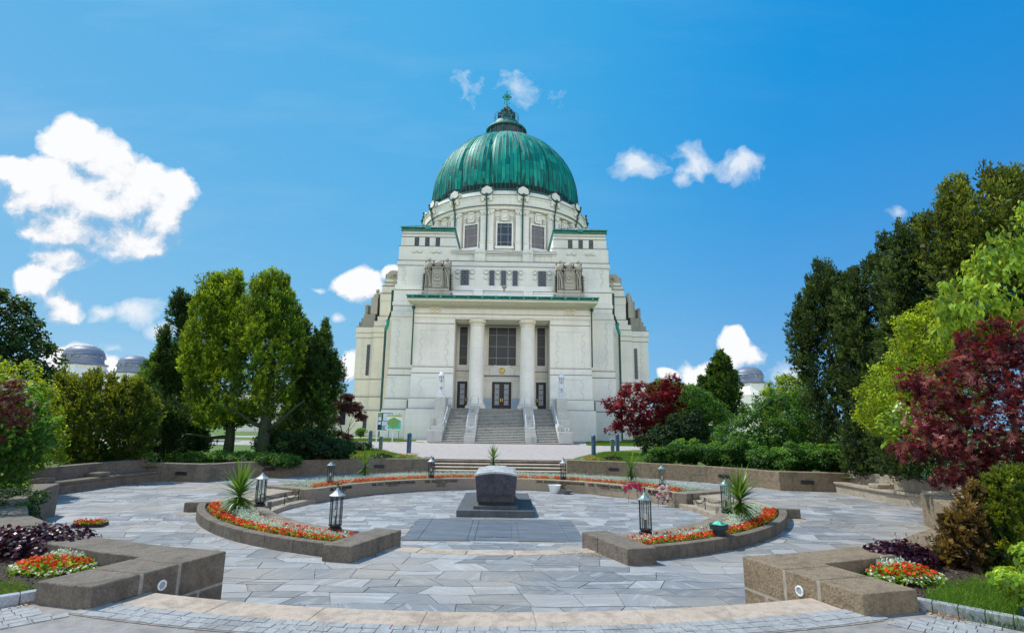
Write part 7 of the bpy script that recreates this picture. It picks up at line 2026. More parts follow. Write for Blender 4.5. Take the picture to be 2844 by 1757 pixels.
# crown outlines (x, z) of the trees at their own distance y
# <MASS>
MASS = {
 'conA': (27, [[(-17.34, 3.31),(-17.41, 4.33),(-17.12, 4.85),(-17.15, 5.82),(-16.95, 6.27),(-16.57, 5.6),(-16.37, 5.23),(-16.15, 5.16),(-15.6, 4.36),(-14.52, 2.63),(-14.49, 1.22),(-15.5, 0.3),(-16.02, 0.43),(-16.71, 1.89),(-16.92, 2.89)], [(-16.58, 6.81),(-16.61, 7.57),(-16.44, 7.96),(-15.94, 7.58),(-15.55, 6.82),(-15.28, 5.85),(-15.02, 4.37),(-15.39, 4.36),(-15.94, 5.24),(-16.33, 5.98)], [(-16.35, 1.33),(-14.93, 1.35),(-14.15, 0.8),(-14.23, 0.25),(-13.89, -0.16),(-15.09, -0.18),(-16.01, -0.12)]]),
 'conB': (25.2, [[(-14.66, 5.01),(-14.63, 5.84),(-14.26, 6.2),(-14.41, 7.41),(-14.34, 7.99),(-14.13, 8.5),(-13.76, 7.78),(-13.76, 8.36),(-13.5, 8.55),(-13.24, 8.15),(-13.09, 8.67),(-12.82, 8.76),(-12.51, 8.46),(-12.38, 7.95),(-12.18, 6.73),(-12.23, 5.32),(-11.97, 4.22),(-12.41, 3.26),(-12.27, 2.06),(-12.6, 1.39),(-13.25, 1.32),(-13.99, 1.9),(-13.91, 2.83),(-14.26, 3.5),(-14.55, 4.18)]]),
 'conC': (24.4, [[(-11.73, 5.48),(-11.87, 6.71),(-11.46, 7.97),(-11.23, 8.33),(-10.56, 8.48),(-10.05, 8.14),(-9.73, 7.58),(-9.23, 6.61),(-9.1, 5.52),(-9.03, 4.31),(-9.2, 3.25),(-8.98, 2.27),(-9.66, 1.88),(-10.55, 1.74),(-10.76, 2.51),(-11.71, 2.82),(-11.95, 3.87),(-11.93, 4.87)], [(-13.6, 2.34),(-12.97, 2.54),(-12.33, 2.55),(-11.4, 2.44),(-10.6, 2.19),(-10.73, 1.61),(-11.56, 1.47),(-12.18, 1.27),(-12.83, 1.33),(-13.52, 1.7)]]),
 'conD': (25.9, [[(-9.75, 6.19),(-9.42, 6.48),(-9.07, 5.76),(-8.87, 5.91),(-8.69, 6.35),(-8.45, 5.92),(-8.12, 5.34),(-8.14, 4.77),(-7.8, 4.85),(-7.5, 4.64),(-7.46, 4.08),(-7.62, 3.37),(-7.64, 2.68),(-7.9, 1.65),(-7.76, 0.64),(-7.91, -0.02),(-10.75, -0.12),(-10.99, 0.94),(-10.26, 1.82),(-9.61, 2.24),(-9.78, 3.34),(-9.53, 4.47)]]),
 'gold': (20.5, [[(-16.59, 3.1),(-16.38, 3.43),(-15.98, 3.05),(-15.57, 3.17),(-15.27, 3.34),(-14.8, 3.18),(-14.29, 3.07),(-13.95, 2.97),(-13.78, 2.92),(-13.34, 2.92),(-13.18, 2.92),(-12.97, 2.6),(-12.66, 1.95),(-12.63, 1.31),(-12.76, 0.36),(-14.83, 0.03),(-15.63, 0.02),(-16.06, 1.0),(-16.12, 1.64),(-16.4, 2.34)]]),
 'darkL': (22.8, [[(-14.44, 2.7),(-14.08, 2.71),(-13.42, 2.29),(-12.84, 2.0),(-12.93, 1.28),(-13.06, 0.52),(-13.31, 0.16),(-13.96, 0.1),(-14.44, 0.15),(-14.36, 1.26)]]),
 'farL': (38, [[(-38.96, 10.46),(-35.91, 10.84),(-35.21, 10.42),(-34.36, 9.78),(-33.58, 8.94),(-32.69, 8.0),(-32.68, 7.36),(-32.05, 6.75),(-31.19, 5.93),(-31.05, 5.1),(-31.26, 4.59),(-30.78, 1.88),(-37.14, 1.79)]]),
 'lightL': (16, [[(-15.39, 3.1),(-14.22, 3.2),(-13.79, 3.21),(-13.35, 3.08),(-12.96, 2.83),(-12.92, 2.36),(-12.81, 2.2),(-12.65, 1.57),(-12.37, 0.42),(-14.8, 0.19)]]),
 'dogL': (10.4, [[(-10.06, 2.5),(-9.2, 2.48),(-8.88, 2.23),(-8.62, 2.02),(-8.36, 1.8),(-8.12, 1.67),(-8.15, 1.37),(-8.29, 1.13),(-8.49, 1.02),(-8.49, 0.73),(-8.73, 0.6),(-9.63, 0.41)]]),
 'redL': (9.6, [[(-9.11, 2.28),(-8.63, 2.44),(-8.36, 2.34),(-8.17, 2.14),(-8.17, 1.99),(-7.96, 1.54),(-8.2, 1.49),(-8.5, 1.24),(-8.91, 1.28)]]),
 'crim': (31.5, [[(5.91, 3.1),(6.73, 3.24),(7.15, 4.16),(8.34, 4.05),(9.27, 4.13),(9.68, 4.59),(10.35, 4.6),(10.83, 3.56),(10.66, 2.78),(10.48, 1.88),(9.8, 1.36),(8.76, 1.22),(7.97, 0.83),(7.45, 0.95),(6.95, 1.45),(6.03, 1.18),(5.91, 1.44),(6.7, 1.83),(6.32, 2.33),(5.93, 2.84)]]),
 'glossR': (29.8, [[(7.18, 0.87),(8.18, 1.48),(9.45, 2.22),(10.59, 2.73),(11.03, 1.76),(11.48, 0.92),(11.92, 0.1),(11.38, -0.67),(8.95, -0.64),(7.75, -0.19)]]),
 'olive': (30.5, [[(9.95, 2.99),(10.25, 3.88),(11.14, 3.76),(12.38, 3.02),(12.97, 2.28),(12.4, 1.28),(11.94, 0.06),(10.94, 0.05),(10.28, 1.87)]]),
 'pyr': (40, [[(14.56, 4.4),(14.68, 5.07),(15.27, 5.08),(15.67, 6.09),(16.23, 6.95),(16.72, 6.62),(17.18, 5.95),(17.29, 4.94),(17.78, 3.62),(17.7, 2.47),(16.92, 1.97),(14.76, 1.94)]]),
 'roundR': (38, [[(18.25, 3.38),(18.64, 4.33),(19.18, 4.98),(20.18, 5.39),(21.14, 5.32),(21.37, 4.37),(21.45, 3.43),(21.24, 1.25),(18.24, 1.21)]]),
 'wideR': (24.2, [[(9.34, 0.88),(9.79, 1.56),(10.33, 2.16),(10.87, 2.76),(12.03, 3.28),(13.15, 3.19),(13.93, 2.8),(14.47, 2.11),(14.65, 0.94),(14.61, -0.4),(13.21, -0.51),(11.24, -0.44),(9.77, -0.27),(9.29, 0.01)]]),
 'yew1': (20.6, [[(11.61, 5.88),(12.0, 6.7),(12.44, 7.54),(12.87, 8.25),(13.09, 7.65),(13.37, 7.7),(13.62, 7.56),(13.97, 7.85),(14.15, 5.83),(14.03, 3.18),(13.49, 0.0),(12.48, -0.01),(12.34, 2.05),(11.88, 2.64),(11.64, 3.75),(11.52, 5.34)]]),
 'yew2': (18.8, [[(12.52, 6.97),(13.03, 7.02),(13.42, 7.58),(13.88, 7.93),(14.26, 8.29),(14.35, 6.32),(14.3, 4.67),(13.84, 2.29),(13.71, 0.09),(11.94, 0.15),(12.18, 3.04),(12.36, 5.46)]]),
 'yew3': (16.6, [[(12.53, 7.44),(12.75, 7.98),(13.17, 8.34),(13.62, 8.38),(13.94, 8.48),(14.37, 7.32),(14.89, 5.82),(14.41, 3.64),(13.69, 1.56),(13.47, 0.1),(11.72, 0.28),(11.97, 2.9),(12.31, 5.04)]]),
 'yewT': (13, [[(11.0, 6.7),(11.06, 6.95),(11.34, 7.26),(11.65, 7.77),(12.05, 8.03),(12.56, 8.23),(13.02, 8.11),(13.29, 8.28),(13.67, 8.38),(14.29, 8.46),(15.05, 8.03),(14.14, 3.26),(11.33, 3.22),(11.61, 4.35),(11.64, 5.33),(11.32, 5.44),(11.16, 5.98)]]),
 'lime': (13, [[(8.65, 2.2),(8.89, 2.85),(9.26, 3.19),(9.57, 3.47),(9.83, 4.2),(10.08, 4.38),(10.58, 4.73),(11.01, 4.91),(11.57, 4.81),(12.01, 4.01),(11.71, 2.13),(10.5, 1.32),(9.54, 1.47),(9.27, 1.47),(8.77, 1.77)]]),
 'dogR': (9.3, [[(7.85, 4.16),(8.13, 4.29),(8.38, 4.26),(8.66, 4.51),(8.78, 5.03),(9.2, 5.26),(9.3, 5.08),(9.54, 5.31),(9.78, 5.84),(10.23, 6.3),(10.6, 6.22),(10.1, 3.54),(9.4, 3.53),(8.67, 3.52),(8.22, 3.23),(7.91, 3.3),(7.82, 3.79)]]),
 'cream': (10.6, [[(7.49, 1.72),(7.8, 2.07),(8.26, 2.17),(8.76, 1.91),(8.51, 1.43),(7.93, 1.34),(7.63, 1.42)]]),
 'purp': (8.4, [[(6.06, 1.41),(6.33, 1.79),(6.69, 1.86),(6.39, 2.0),(6.34, 2.38),(6.57, 2.56),(6.87, 2.64),(7.18, 2.75),(7.39, 2.97),(7.29, 3.04),(7.69, 3.26),(7.93, 3.42),(8.24, 3.46),(8.53, 3.46),(9.08, 3.43),(8.8, 0.98),(7.8, 0.87),(7.4, 0.93),(6.83, 0.82),(6.54, 0.95),(6.67, 1.15),(6.27, 1.32)]]),
}
# </MASS>
# --- left: group of conifers behind the wall
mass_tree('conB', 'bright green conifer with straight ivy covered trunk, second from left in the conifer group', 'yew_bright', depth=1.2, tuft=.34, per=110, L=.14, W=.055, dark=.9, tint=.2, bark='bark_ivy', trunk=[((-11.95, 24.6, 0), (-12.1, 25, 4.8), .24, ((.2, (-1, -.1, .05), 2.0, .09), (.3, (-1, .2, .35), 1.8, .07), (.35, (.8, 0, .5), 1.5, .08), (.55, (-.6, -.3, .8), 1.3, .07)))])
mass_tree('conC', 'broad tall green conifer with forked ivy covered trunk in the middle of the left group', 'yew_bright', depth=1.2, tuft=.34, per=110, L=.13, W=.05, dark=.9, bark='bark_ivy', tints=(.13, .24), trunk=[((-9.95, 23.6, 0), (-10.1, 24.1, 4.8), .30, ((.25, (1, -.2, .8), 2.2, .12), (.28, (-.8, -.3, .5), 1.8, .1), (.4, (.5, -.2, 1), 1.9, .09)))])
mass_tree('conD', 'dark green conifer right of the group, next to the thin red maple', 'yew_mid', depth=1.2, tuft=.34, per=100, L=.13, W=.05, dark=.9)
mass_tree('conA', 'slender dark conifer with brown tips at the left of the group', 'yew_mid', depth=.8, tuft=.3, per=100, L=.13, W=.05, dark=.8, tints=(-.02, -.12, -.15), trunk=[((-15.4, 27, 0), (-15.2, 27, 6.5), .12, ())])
# fore-shrubs under the conifers
mass_tree('darkL', 'dark spreading evergreen shrub between the golden shrub and the conifer trunks', 'shrub_dark', 'evergreen_shrub', 'shrub', .9, .28, per=80, L=.15, W=.05)
leafy('low dark ground shrub at the foot of the conifer trunks', (-8.0, 23.9, 0), [(0, 0, .5, 1.1, .7, .7), (-1.5, .3, .6, 1.0, .6, .8), (1.0, .6, .4, .6, .5, .6)], 'shrub_dark', 260, .12, .06, .3)
lv = Leaves(); broad(lv, [(-12.6+.95*i, 22.9+.30*math.sin(i)-abs(i-1.5)*.08, .12, .75, .5, .16) for i in range(5)] + [(-15.2+.8*i, 21.2, .15, .6, .5, .2) for i in range(3)], 330, .10, .07, .22, 16, .2, .3)
o = lv.build('ivy_ground_cover', FM['shrub']); tag(o, 'ivy ground cover on the bank above the dark court wall', None, kind='stuff')
# golden shrub
mass_tree('gold', 'wide evergreen shrub with golden yellow tips behind the left bench', 'yew_gold', 'golden_yew_shrub', 'shrub', 1.1, .27, per=90, L=.11, W=.05, dark=.9, tw=.5, tint=-.05)
# far left trees and shrubs
mass_tree('farL', 'large dark green broadleaf tree at the far left edge', 'tree_dark', 'broadleaf_tree', 'tree', 2.6, .6, per=70, style='broad', L=.30, W=.19, tw=.2, trunk=[((-35, 38, 0), (-35, 38, 6), .3, ((.5, (1, 0, .8), 2.5, .12), (.6, (-1, 0, .8), 2.5, .12)))])
mass_tree('lightL', 'fresh light green shrub below the dark tree at the left edge', 'lime', 'shrub', 'shrub', .9, .28, per=80, style='broad', L=.10, W=.05, tw=.3)
mass_tree('dogL', 'flowering dogwood shrub with creamy blossoms at the left edge', 'shrub', 'dogwood_shrub', 'shrub', .55, .2, per=60, style='broad', L=.11, W=.06, tw=.6, trunk=[((-9.6, 10.6, 0), (-9.7, 10.6, 1.0), .025, ())], extra=[('blossoms', 'blossom', .07, 10, .10, .075)])
mass_tree('redL', 'reddish maple branch reaching in at the left edge over the dogwood', 'red_faint', 'maple_tree', 'tree', .35, .16, .8, 24, 'broad', .07, .016, tw=.25, palm=5, dark=.15, tint=.1, trunk=[((-9.4, 9.6, 0), (-9.1, 9.6, 1.7), .035, ((.6, (1, 0, .6), .5, .015),))])
leafy('dark green shrub filling the bank behind the left bench', (-15.0, 15.2, 0), [(0, 0, .8, 1.0, 1.2, .9), (.2, 1.6, .7, .9, 1.0, .8), (.9, -.9, .5, .5, .6, .5), (-.8, -.6, 1.3, .9, .9, .8)], 'shrub_dark', 240, .13, .06, .3)
leafy('bright trailing shrub hanging over the short left wall', (-10.9, 12.3, 0), [(0, 0, .25, .5, .45, .3), (.35, .1, .18, .35, .3, .18), (-.5, .2, .5, .5, .5, .5)], 'lime_soft', 420, .08, .05, .16, droop=.5)
for nm, p, lab in (('far_tree', (-27.5, 46), 'pale green tree behind the silver domed halls at the left'), ):
    leafy(lab, (p[0], p[1], 0), [(0, 0, 6.6, 1.8, 1.4, 1.1), (1.5, 0, 5.5, 1.6, 1.4, 1.1), (-1.4, 0, 5.2, 1.5, 1.4, 1.0), (0, 0, 3.5, 2.4, 1.6, 1.6)], 'lime_soft', 90, .28, .16, .5, 'broadleaf_tree', 'tree', [((0, 0, 0), (0, 0, 5), .16, ((.6, (1, 0, 1), 1.8, .06),))])
conifer('small dark conifer far behind the annex left of the church', (-27.3, 78, 0), [(0, 0, 2, 10.2, 1.5), (-1.2, 0, 1.5, 8.5, 1.4), (1.0, 0, 1.5, 8, 1.3)], 'yew_dark', L=.35, W=.14, dens=8, tw=1.0, per=16)
# thin red maple left of the church
leafy('slender dull red maple with visible thin stems at the left of the plaza', (-9.6, 34, 0), [(-.35, 0, 2.5, .7, .6, .55), (.55, 0, 2.35, .6, .5, .45), (0, 0, 3.05, .45, .4, .3), (.9, 0, 1.9, .35, .4, .25), (-.6, 0, 1.7, .4, .4, .3), (.3, -.1, .75, .35, .3, .15), (-.35, 0, .9, .3, .3, .15)], 'red_faint', 110, .10, .035, .22, 'maple_tree', 'tree',
      [((0, 0, 0), (-.25, 0, 2.4), .05, ((.3, (.6, 0, 1), 1.5, .025), (.5, (-.6, 0, 1), 1.2, .02), (.2, (1, .2, .8), 1.3, .02))), ((.1, .1, 0), (.5, .1, 2.2), .035, ((.5, (.7, 0, 1), 1.0, .015),))], palmate=3, fill=.1)
leafy('small round box bush near the church wall at the left', (-14.7, 58, 0), [(0, 0, .5, .55, .5, .5)], 'shrub', 120, .12, .08, .25, 'box_bush')
leafy('low grassy green shrub at the foot of the thin red maple', (-9.0, 32.6, 0), [(0, 0, .25, .8, .4, .3), (.9, -.1, .2, .6, .4, .22)], 'shrub_dark', 260, .14, .05, .2)

# --- right: red maple and green shrubs by the plaza
mass_tree('crim', 'bright crimson maple right of the church stairs', 'red', 'maple_tree', 'tree', 1.0, .26, 1.0, 34, 'broad', .12, .034, tw=.2, palm=5, dark=.35, trunk=[((9.1, 31.5, 0), (9.2, 31.5, 3.0), .08, ((.3, (-1, 0, .8), 1.9, .035), (.4, (1, 0, 1), 1.4, .035), (.55, (-.6, 0, 1), 1.4, .03))), ((8.8, 31.4, 0), (8.0, 31.4, 1.9), .04, ((.5, (-1, 0, .5), 1.0, .015),))])
mass_tree('glossR', 'dark glossy green shrub below the crimson maple', 'shrub_dark', 'shrub', 'shrub', .8, .28, per=70, style='broad', L=.14, W=.07, tw=.2, dark=.9)
mass_tree('olive', 'loose olive green shrub between the crimson maple and the pyramid conifer', 'shrub', 'shrub', 'shrub', .9, .3, per=60, style='broad', L=.13, W=.07, tw=.2)
leafy('pale green tree far behind the crimson maple', (16.5, 52, 0), [(0, 0, 4.5, 2.2, 1.5, 1.3), (2.0, 0, 4.0, 1.8, 1.5, 1.2), (-1.2, 0, 5.0, 1.2, 1.2, 1.2), (.5, 0, 2, 3, 2, 2)], 'lime_soft', 70, .28, .16, .5, 'broadleaf_tree', 'tree')
mass_tree('pyr', 'pyramid shaped conifer standing before the right silver dome', 'yew_mid', 'pyramid_conifer', 'tree', 1.2, .4, per=90, L=.2, W=.08)
mass_tree('roundR', 'rounded light green tree right of the silver dome', 'lime', 'broadleaf_tree', 'tree', 1.8, .45, per=70, style='broad', L=.2, W=.12, tw=.2)
mass_tree('wideR', 'wide leafy green shrub behind the sunlit court wall', 'shrub', 'shrub', 'shrub', 1.4, .32, per=80, style='broad', L=.12, W=.065, tw=.3, dark=.8)
leafy('low loose shrubs trailing along the top of the sunlit court wall', (9.0, 22.9, 0), [(-1.9, 1.3, .35, .8, .4, .4), (-.9, .8, .55, .8, .5, .55), (0, .2, .5, .8, .5, .55), (.8, -.5, .6, .7, .5, .6), (1.4, -1.4, .45, .7, .5, .5), (2.2, -2.2, .5, .8, .5, .6), (3.2, -2.6, .5, .8, .5, .6)], 'shrub', 260, .10, .05, .24, fill=.9)
# tall dark yews
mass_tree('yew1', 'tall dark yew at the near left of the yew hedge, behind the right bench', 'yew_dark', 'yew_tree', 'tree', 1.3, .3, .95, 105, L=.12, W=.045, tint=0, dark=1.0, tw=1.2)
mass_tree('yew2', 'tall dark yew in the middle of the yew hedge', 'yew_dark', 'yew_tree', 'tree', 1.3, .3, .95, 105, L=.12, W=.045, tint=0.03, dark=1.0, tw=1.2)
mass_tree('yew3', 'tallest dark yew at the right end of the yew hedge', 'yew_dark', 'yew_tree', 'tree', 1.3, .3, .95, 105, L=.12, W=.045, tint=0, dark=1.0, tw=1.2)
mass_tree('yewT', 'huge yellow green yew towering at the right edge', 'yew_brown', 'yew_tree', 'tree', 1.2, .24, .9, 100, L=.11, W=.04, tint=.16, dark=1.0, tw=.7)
mass_tree('lime', 'yellow green fine leaved shrub before the dark yews at the right', 'lime', 'shrub', 'shrub', .8, .22, 1.0, 80, 'broad', .07, .042, tw=.2, dark=.5, ragged=.8, tint=.06, trunk=[((11.6, 13.4, 0), (10.6, 13.1, 2.6), .05, ())])
mass_tree('dogR', 'dogwood tree with large drooping yellow green leaves at the top right', 'leaf_light', 'dogwood_tree', 'tree', .7, .24, .55, 46, 'broad', .14, .07, tw=1.5, dark=.15, tint=.08, trunk=[((10.1, 9.4, 0), (9.8, 9.4, 4.2), .07, ((.5, (-1, 0, .6), 1.5, .03), (.7, (-1, 0, .9), 1.2, .025), (.8, (.5, 0, 1), 1.2, .02)))])
mass_tree('cream', 'dogwood shrub with flat sprays of creamy blossoms behind the purple maple', 'leaf_light', 'dogwood_shrub', 'shrub', .45, .18, .9, 60, 'broad', .10, .06, tw=.3, trunk=[((10.3, 11.0, 0), (9.2, 10.7, 1.2), .035, ())], extra=[('blossoms', 'blossom', .35, 18, .10, .07)])
# purple maple, layered fans
mass_tree('purp', 'dark purple laceleaf maple with layered branches at the right edge', 'purple', 'maple_tree', 'tree', .8, .16, .9, 30, 'broad', .085, .016, tw=.3, palm=5, dark=.5, ragged=.8, trunk=[((9.7, 9.0, 0), (9.2, 8.9, 2.8), .07, ((.45, (-1, 0, .25), 2.0, .025), (.6, (-1, 0, .4), 1.8, .02), (.75, (-1, 0, .5), 1.3, .02)))])
# yews in the right foreground bed
conifer('low rusty and golden yew bush in the right foreground bed', (6.5, 6.95, 0), [(-.55, 0, .02, .80, .17), (-.36, .1, .02, .95, .17), (-.62, .15, .0, .6, .15)], 'yew_rust', name='yew_shrub', L=.045, W=.016, dens=330, tw=.12, per=26, tint=.05)
conifer('dense golden green yew bush right of the rusty one in the right foreground bed', (6.35, 6.95, 0.0), [(-.02, 0, .02, 1.10, .28), (.28, .1, .02, 1.12, .3), (.6, .1, .0, 1.15, .3), (-.1, -.15, .0, .7, .24), (.25, -.2, .0, .8, .28)], 'yew_gold', name='yew_shrub', L=.05, W=.018, dens=300, tw=.14, per=26, tint=-.08)
# potted dogwood
pt = thing('potted_shrub', 'young dogwood with glossy light leaves in a blue pot at the bottom right corner', 'potted plant', (4.95, 5.12, 0))
MB().lathe([(.10, 0), (.12, .03), (.14, .13), (.145, .14), (.13, .135), (.001, .12)], 24).build('pot', M['pot_blue'], pt, smooth=40)
lv = Leaves(); broad(lv, [(-.05, 0, .27, .2, .16, .09), (-.16, .04, .38, .14, .12, .08), (.12, 0, .42, .16, .14, .12), (.05, .05, .55, .14, .12, .12), (.2, 0, .66, .12, .1, .1), (.02, -.1, .2, .2, .1, .05)], 1300, .062, .036, .065, 14, 1.0, .0)
lv.build('crown', FM['leaf_light'], pt)
b = MB()
for e in ((-.1, 0, .4), (.1, 0, .6), (.02, .03, .7)): b.tube([(0, 0, .1), (e[0]*.4, 0, e[2]*.5), e], .008, 5, .004)
b.build('stems', M['bark'], pt)

# --- beds with heucheras, begonias, mulch, grass
def heuchera(label, x, y, w, n, seed, z=0, hh=.19):
    t = thing('coral_bells', label, 'plant', (x, y, z)); lv = Leaves(); rnd = random.Random(seed); k = n
    d = rdir(k); d[:, 2] = np.abs(d[:, 2])+.15; d = unit(d); P = d*np.array([w, w*.62, hh])*RNG.uniform(.55, 1.05, (k, 1)) + np.array([0, 0, .02])
    P[:, 2] += RNG.uniform(-.03, .05, k); ct = RNG.normal(0, .2, k)
    N0 = unit(d*.6 + np.array([0, 0, .8]) + RNG.normal(size=(k, 3))*.45); D0 = unit(np.cross(N0, rdir(k))); S0 = np.cross(N0, D0)
    for a in np.linspace(0, 2*PI, 6)[:-1]:   # five lobes round the leaf centre
        D = D0*math.cos(a)+S0*math.sin(a); V, F = leaf_quads(P, D, N0, RNG.uniform(.030, .045, k), RNG.uniform(.03, .042, k), .25); lv.add(V, F, .25+ct+RNG.normal(0, .12, k))
    lv.build('leaves', FM['heuchera'], t)
    b = MB()
    for i in range(int(n/55)):
        a = rnd.uniform(0, 6.28); r = rnd.uniform(.2, .9)*w; p0 = Vector((r*math.cos(a), r*.6*math.sin(a), .1)); p1 = p0+Vector((rnd.uniform(-.1, .1), rnd.uniform(-.05, .05), rnd.uniform(.16, .28)))
        b.tube([p0, p0.lerp(p1, .6)+Vector((.01, 0, 0)), p1], .0022, 4)
        for q in range(3): b.ball(tuple(p1+Vector((rnd.uniform(-.012, .012), 0, rnd.uniform(-.04, .0)))), .006, 5, 4)
    b.build('flower_stalks', simple('stalk', (.12,.04,.04), .8), t); return t
heuchera('purple leaved coral bells filling the left foreground bed', -5.78, 7.42, .84, 1500, 1, .0, .29)
heuchera('purple leaved coral bells in the right foreground bed', 5.12, 7.12, .48, 900, 2, .02, .24)
heuchera('small purple coral bells on the bank left of the rear steps', -5.55, 26.6, .5, 260, 3)
heuchera('small purple coral bells on the bank right of the rear steps', 5.5, 26.9, .5, 260, 4)
rnd = random.Random(5)
def mound(label, cx_, cy_, rx, ry, z, nred, nwhite, nsil, k=1.0, name='begonia_mound'):
    t = thing(name, label, 'flowers', (cx_, cy_, z)); ml = MLeaves()
    def ring(lo, hi, n, md):
        def f():
            a = rnd.uniform(0, 2*PI); r = math.sqrt(rnd.uniform(lo*lo, hi*hi)); return (rx*r*math.cos(a), ry*r*math.sin(a), .02+.07*(1-r*r)*k)
        return scatter(n, f, md)
    begonias(ml, ring(.25, .85, nred, .055*k), .055*k, .08*k, nl=34, nf=5); begonias(ml, ring(.85, 1.08, nwhite, .055*k), .05*k, .06*k, white=1, nl=26, nf=8)
    ml.buildm('begonias', BEG, t)
    ml = MLeaves()
    if nsil:
        def f(): return (rx*rnd.uniform(-.35, .45), ry*rnd.uniform(.3, .95), .08*k)
        silver(ml, scatter(nsil, f, .07*k), .07*k, .10*k, 80); ml.buildm('silver_foliage', [FM['silver']], t)
mound('mound of red and white begonias with silver foliage in the left foreground bed', -4.86, 6.62, .42, .26, .0, 50, 34, 12)
mound('mound of red and white begonias with silver foliage in the right foreground bed', 4.75, 6.52, .38, .25, .02, 46, 30, 12)
mound('red and white begonia patch on the bank by the bollard left of the rear steps', -4.35, 26.6, .55, .25, 0, 16, 12, 0, 1.6)
mound('red begonia patch on the bank right of the rear steps', 4.4, 26.4, .5, .25, 0, 16, 8, 0, 1.6)
mound('pink and grey flower patch on the bank at the far left of the coral bells', -6.5, 26.4, .35, .2, 0, 8, 3, 0, 1.6)
# seedling tray
tr = thing('seedling_tray', 'black plastic tray of red begonia seedlings lying on the paving behind the left bed', 'tray', (-8.35, 11.95, ZW)); tr.rotation_euler = (0, 0, .15)
b = MB(); b.box(-.28, .28, -.15, .15, 0, .015); b.box(-.28, .28, -.15, -.14, .015, .06); b.box(-.28, .28, .14, .15, .015, .06); b.box(-.28, -.27, -.14, .14, .015, .06); b.box(.27, .28, -.14, .14, .015, .06)
b.build('tray', M['black_plastic'], tr)
ml = MLeaves(); begonias(ml, np.array([(-.23+.092*i, -.1+.1*j, .04) for i in range(6) for j in range(3)]), .045, .09, nl=22, nf=6); ml.buildm('seedlings', BEG, tr)
# mulch in the foreground beds: soil sheet plus bark chips
for s, P in ((-1, [(3.95,6.35),(4.25,5.6),(5.0,6.0),(6.6,6.6),(8.3,8.4),(9.5,10.3),(8.9,10.4),(7.6,9.0),(5.65,7.6),(4.3,7.0)]), (1, [(3.95,6.35),(4.25,5.6),(5.0,6.0),(6.6,6.6),(8.3,8.4),(9.5,10.3),(8.9,10.4),(7.6,9.0),(5.65,7.6),(4.3,7.0)])):
    side = 'left' if s < 0 else 'right'
    Q = [(s*x, y) for x, y in P]
    if area(Q) < 0: Q = Q[::-1]
    m = MB().add([(p[0], p[1], .012) for p in Q], [tuple(range(len(Q)))]); tag(m.build('bed_soil', M['soil']), f'dark soil of the {side} foreground bed', None, kind='stuff')
    n = 2600; X = RNG.uniform(3.9, 6.4, n)*s; Y = RNG.uniform(5.6, 7.6, n); ok = np.array([in_poly(a, b_, Q) for a, b_ in zip(X, Y)]); X, Y = X[ok], Y[ok]; k = len(X)
    lv = Leaves(); d = rdir(k); d[:, 2] *= .25; N0 = unit(np.array([0, 0, 1.0])+RNG.normal(size=(k, 3))*.5)
    V, F = leaf_quads(np.stack([X, Y, RNG.uniform(.014, .03, k)], 1), d, N0, RNG.uniform(.02, .05, k), RNG.uniform(.01, .022, k)); lv.add(V, F, RNG.random(k))
    tag(lv.build('bark_mulch', FM['bark_chips']), f'brown bark mulch in the {side} foreground bed', None, kind='stuff')
def grass(name, label, poly, n, h, z=0, w=.006):
    x0 = min(p[0] for p in poly); x1 = max(p[0] for p in poly); y0 = min(p[1] for p in poly); y1 = max(p[1] for p in poly)
    X = RNG.uniform(x0, x1, n*2); Y = RNG.uniform(y0, y1, n*2); ok = np.array([in_poly(a, b_, poly) for a, b_ in zip(X, Y)]); X, Y = X[ok][:n], Y[ok][:n]; k = len(X)
    lv = Leaves(); d = unit(np.stack([RNG.normal(0, .45, k), RNG.normal(0, .45, k), np.ones(k)], 1)); hh = h*RNG.uniform(.4, 1.2, k)
    P = np.stack([X, Y, np.full(k, z)], 1); pat = .5+.3*np.sin(X*5)*np.cos(Y*6)
    V, F = leaf_quads(P, d, rdir(k), hh*.6, np.full(k, w)); lv.add(V, F, .3*pat+RNG.normal(0, .1, k))
    P2 = P + d*(hh*.5)[:, None]; d2 = unit(d + RNG.normal(size=(k, 3))*np.array([.5, .5, .1])); V, F = leaf_quads(P2, d2, rdir(k), hh*.6, np.full(k, w*.8)); lv.add(V, F, .35+.3*pat+RNG.normal(0, .12, k))
    tag(lv.build(name, FM['grass']), label, None, kind='stuff')
grass('grass_blades', 'long grass at the right foreground kerb', [(4.2, 5.52), (4.95, 4.7), (6.2, 4.6), (6.8, 6.0), (6.4, 6.7), (5.3, 6.3), (4.6, 5.95)], 16000, .13, .0, .007)
grass('grass_blades', 'short grass at the left foreground kerb', [(-4.25, 5.62), (-4.95, 4.9), (-6.5, 5.0), (-7.5, 6.5), (-6.3, 6.6), (-5.2, 6.2), (-4.55, 5.95)], 16000, .07, .0, .006)
grass('grass_blades', 'lawn on the bank left of the rear steps', [(-4.2, 26.9), (-5.6, 30.2), (-7.7, 35), (-10.8, 38), (-14, 37), (-13, 30), (-8.5, 26), (-5, 26.0)], 16000, .10, .0, .03)
grass('grass_blades', 'lawn on the bank right of the rear steps', [(4.2, 26.9), (5.2, 30.2), (6.5, 34.5), (8.4, 34.5), (8.5, 29), (7.4, 26), (5, 26.0)], 9000, .10, .0, .03)
grass('grass_blades', 'lawn strip with the notice boards left of the church stairs', [(-8.0, 48.8), (-13, 48.2), (-20, 47.5), (-14, 54.5), (-11, 56)], 14000, .12, .0, .05)
grass('grass_blades', 'shaded lawn strip right of the church stairs', [(7.1, 45.4), (13, 45.2), (16, 54), (9.4, 56)], 12000, .12, .0, .05)
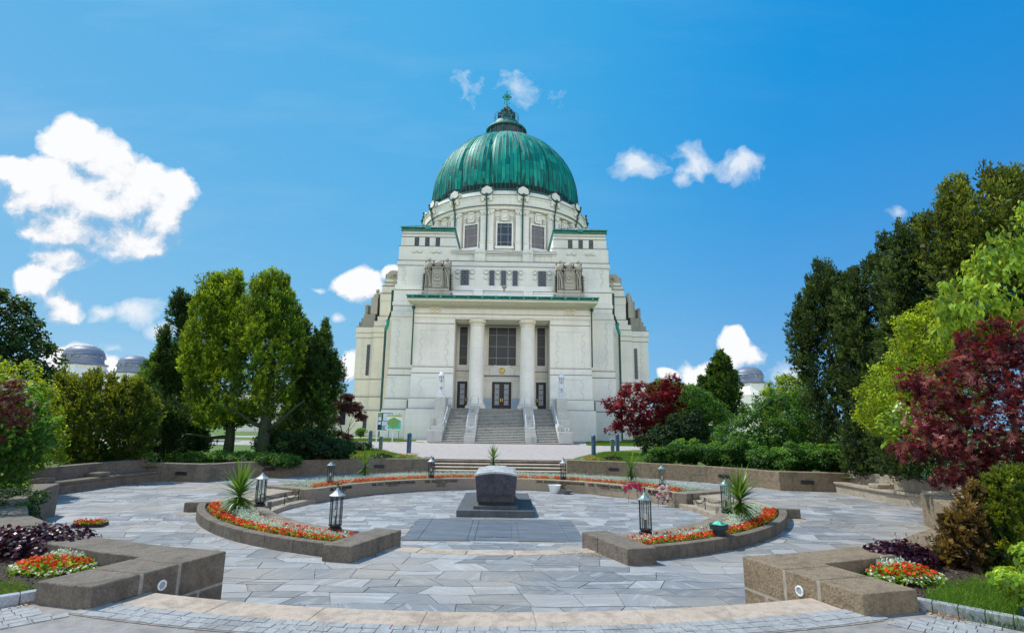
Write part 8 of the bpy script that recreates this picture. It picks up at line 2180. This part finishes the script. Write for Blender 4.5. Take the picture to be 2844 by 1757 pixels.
# ground cover on the bank by the short left wall
lv = Leaves(); broad(lv, [(-8.6, 9.8, .05, .8, .6, .12), (-9.6, 11.2, .08, .7, .7, .16), (-7.6, 8.7, .03, .6, .4, .08)], 500, .08, .035, .14, 14, .1, .1); tag(lv.build('low_ground_cover', FM['shrub_dark']), 'low ground cover behind the curved left wall', None, kind='stuff')
t = thing('grass_tuft', 'arching bright grass tuft at the left edge behind the coral bells', 'plant', (-8.6, 8.75, 0)); lv = Leaves(); k = 240; d = rdir(k); d[:, 2] = np.abs(d[:, 2])+.7; d = unit(d)
V, F = leaf_quads(np.zeros((k, 3)), d, rdir(k), RNG.uniform(.3, .6, k), np.full(k, .018), .25); lv.add(V, F, RNG.uniform(.4, 1, k)); lv.build('blades', FM['lime'], t)
# fallen petals, needles and crumbs of soil
def litter(name, label, regions, m, smin, smax, z=None):
    lv = Leaves()
    for (x0, x1, y0, y1, n, zz) in regions:
        X = RNG.normal((x0+x1)/2, (x1-x0)/4, n); Y = RNG.normal((y0+y1)/2, (y1-y0)/4, n); d = rdir(n); d[:, 2] *= .1; N0 = unit(np.array([0, 0, 1.0])+RNG.normal(size=(n, 3))*.25)
        V, F = leaf_quads(np.stack([X, Y, np.full(n, zz+.008)], 1), d, N0, RNG.uniform(smin, smax, n), RNG.uniform(smin*.6, smax*.6, n)); lv.add(V, F, RNG.random(n))
    tag(lv.build(name, FM[m]), label, None, kind='stuff')
litter('fallen_petals', 'scattered red petals on the paving', [(-3, 3, 5.0, 9.5, 60, ZW+.002), (-4, 4, 4.6, 5.4, 12, .02), (3, 9, 8, 14, 26, ZW+.002), (-9, -3, 8, 14, 26, ZW+.002), (-3.9, -3.2, 5.8, 6.9, 4, .2), (3.2, 3.9, 5.6, 6.6, 4, .2)], 'begonia_red', .012, .026)
litter('leaf_litter', 'dry needles and leaves on the paving', [(10.2, 12.0, 15.5, 19.5, 500, ZW), (9.5, 10.5, 12, 14, 60, ZW), (-4.5, -4.1, 5.35, 5.6, 160, .01), (4.15, 4.5, 5.2, 5.55, 200, .01), (-8, -7, 11.5, 14, 160, ZW), (7.3, 8.6, 11.5, 14, 260, ZW), (1.4, 2.2, 9.7, 10.1, 120, ZW), (5.9, 6.3, 16.2, 17.6, 120, ZS)], 'leaf_litter', .012, .04)
litter('soil_crumbs', 'spilled soil on the paving beside the flower beds', [(-7.8, -6.9, 12.4, 13.9, 420, ZW), (-5.8, -5.2, 9.8, 10.6, 60, ZW), (1.3, 2.3, 9.55, 10.1, 260, ZW+.01), (6.5, 8.5, 10.6, 13.5, 380, ZW), (-4, 4, 6.5, 9.2, 150, ZW), (-3, 3, 4.7, 5.5, 60, .02)], 'bark_chips', .006, .022)
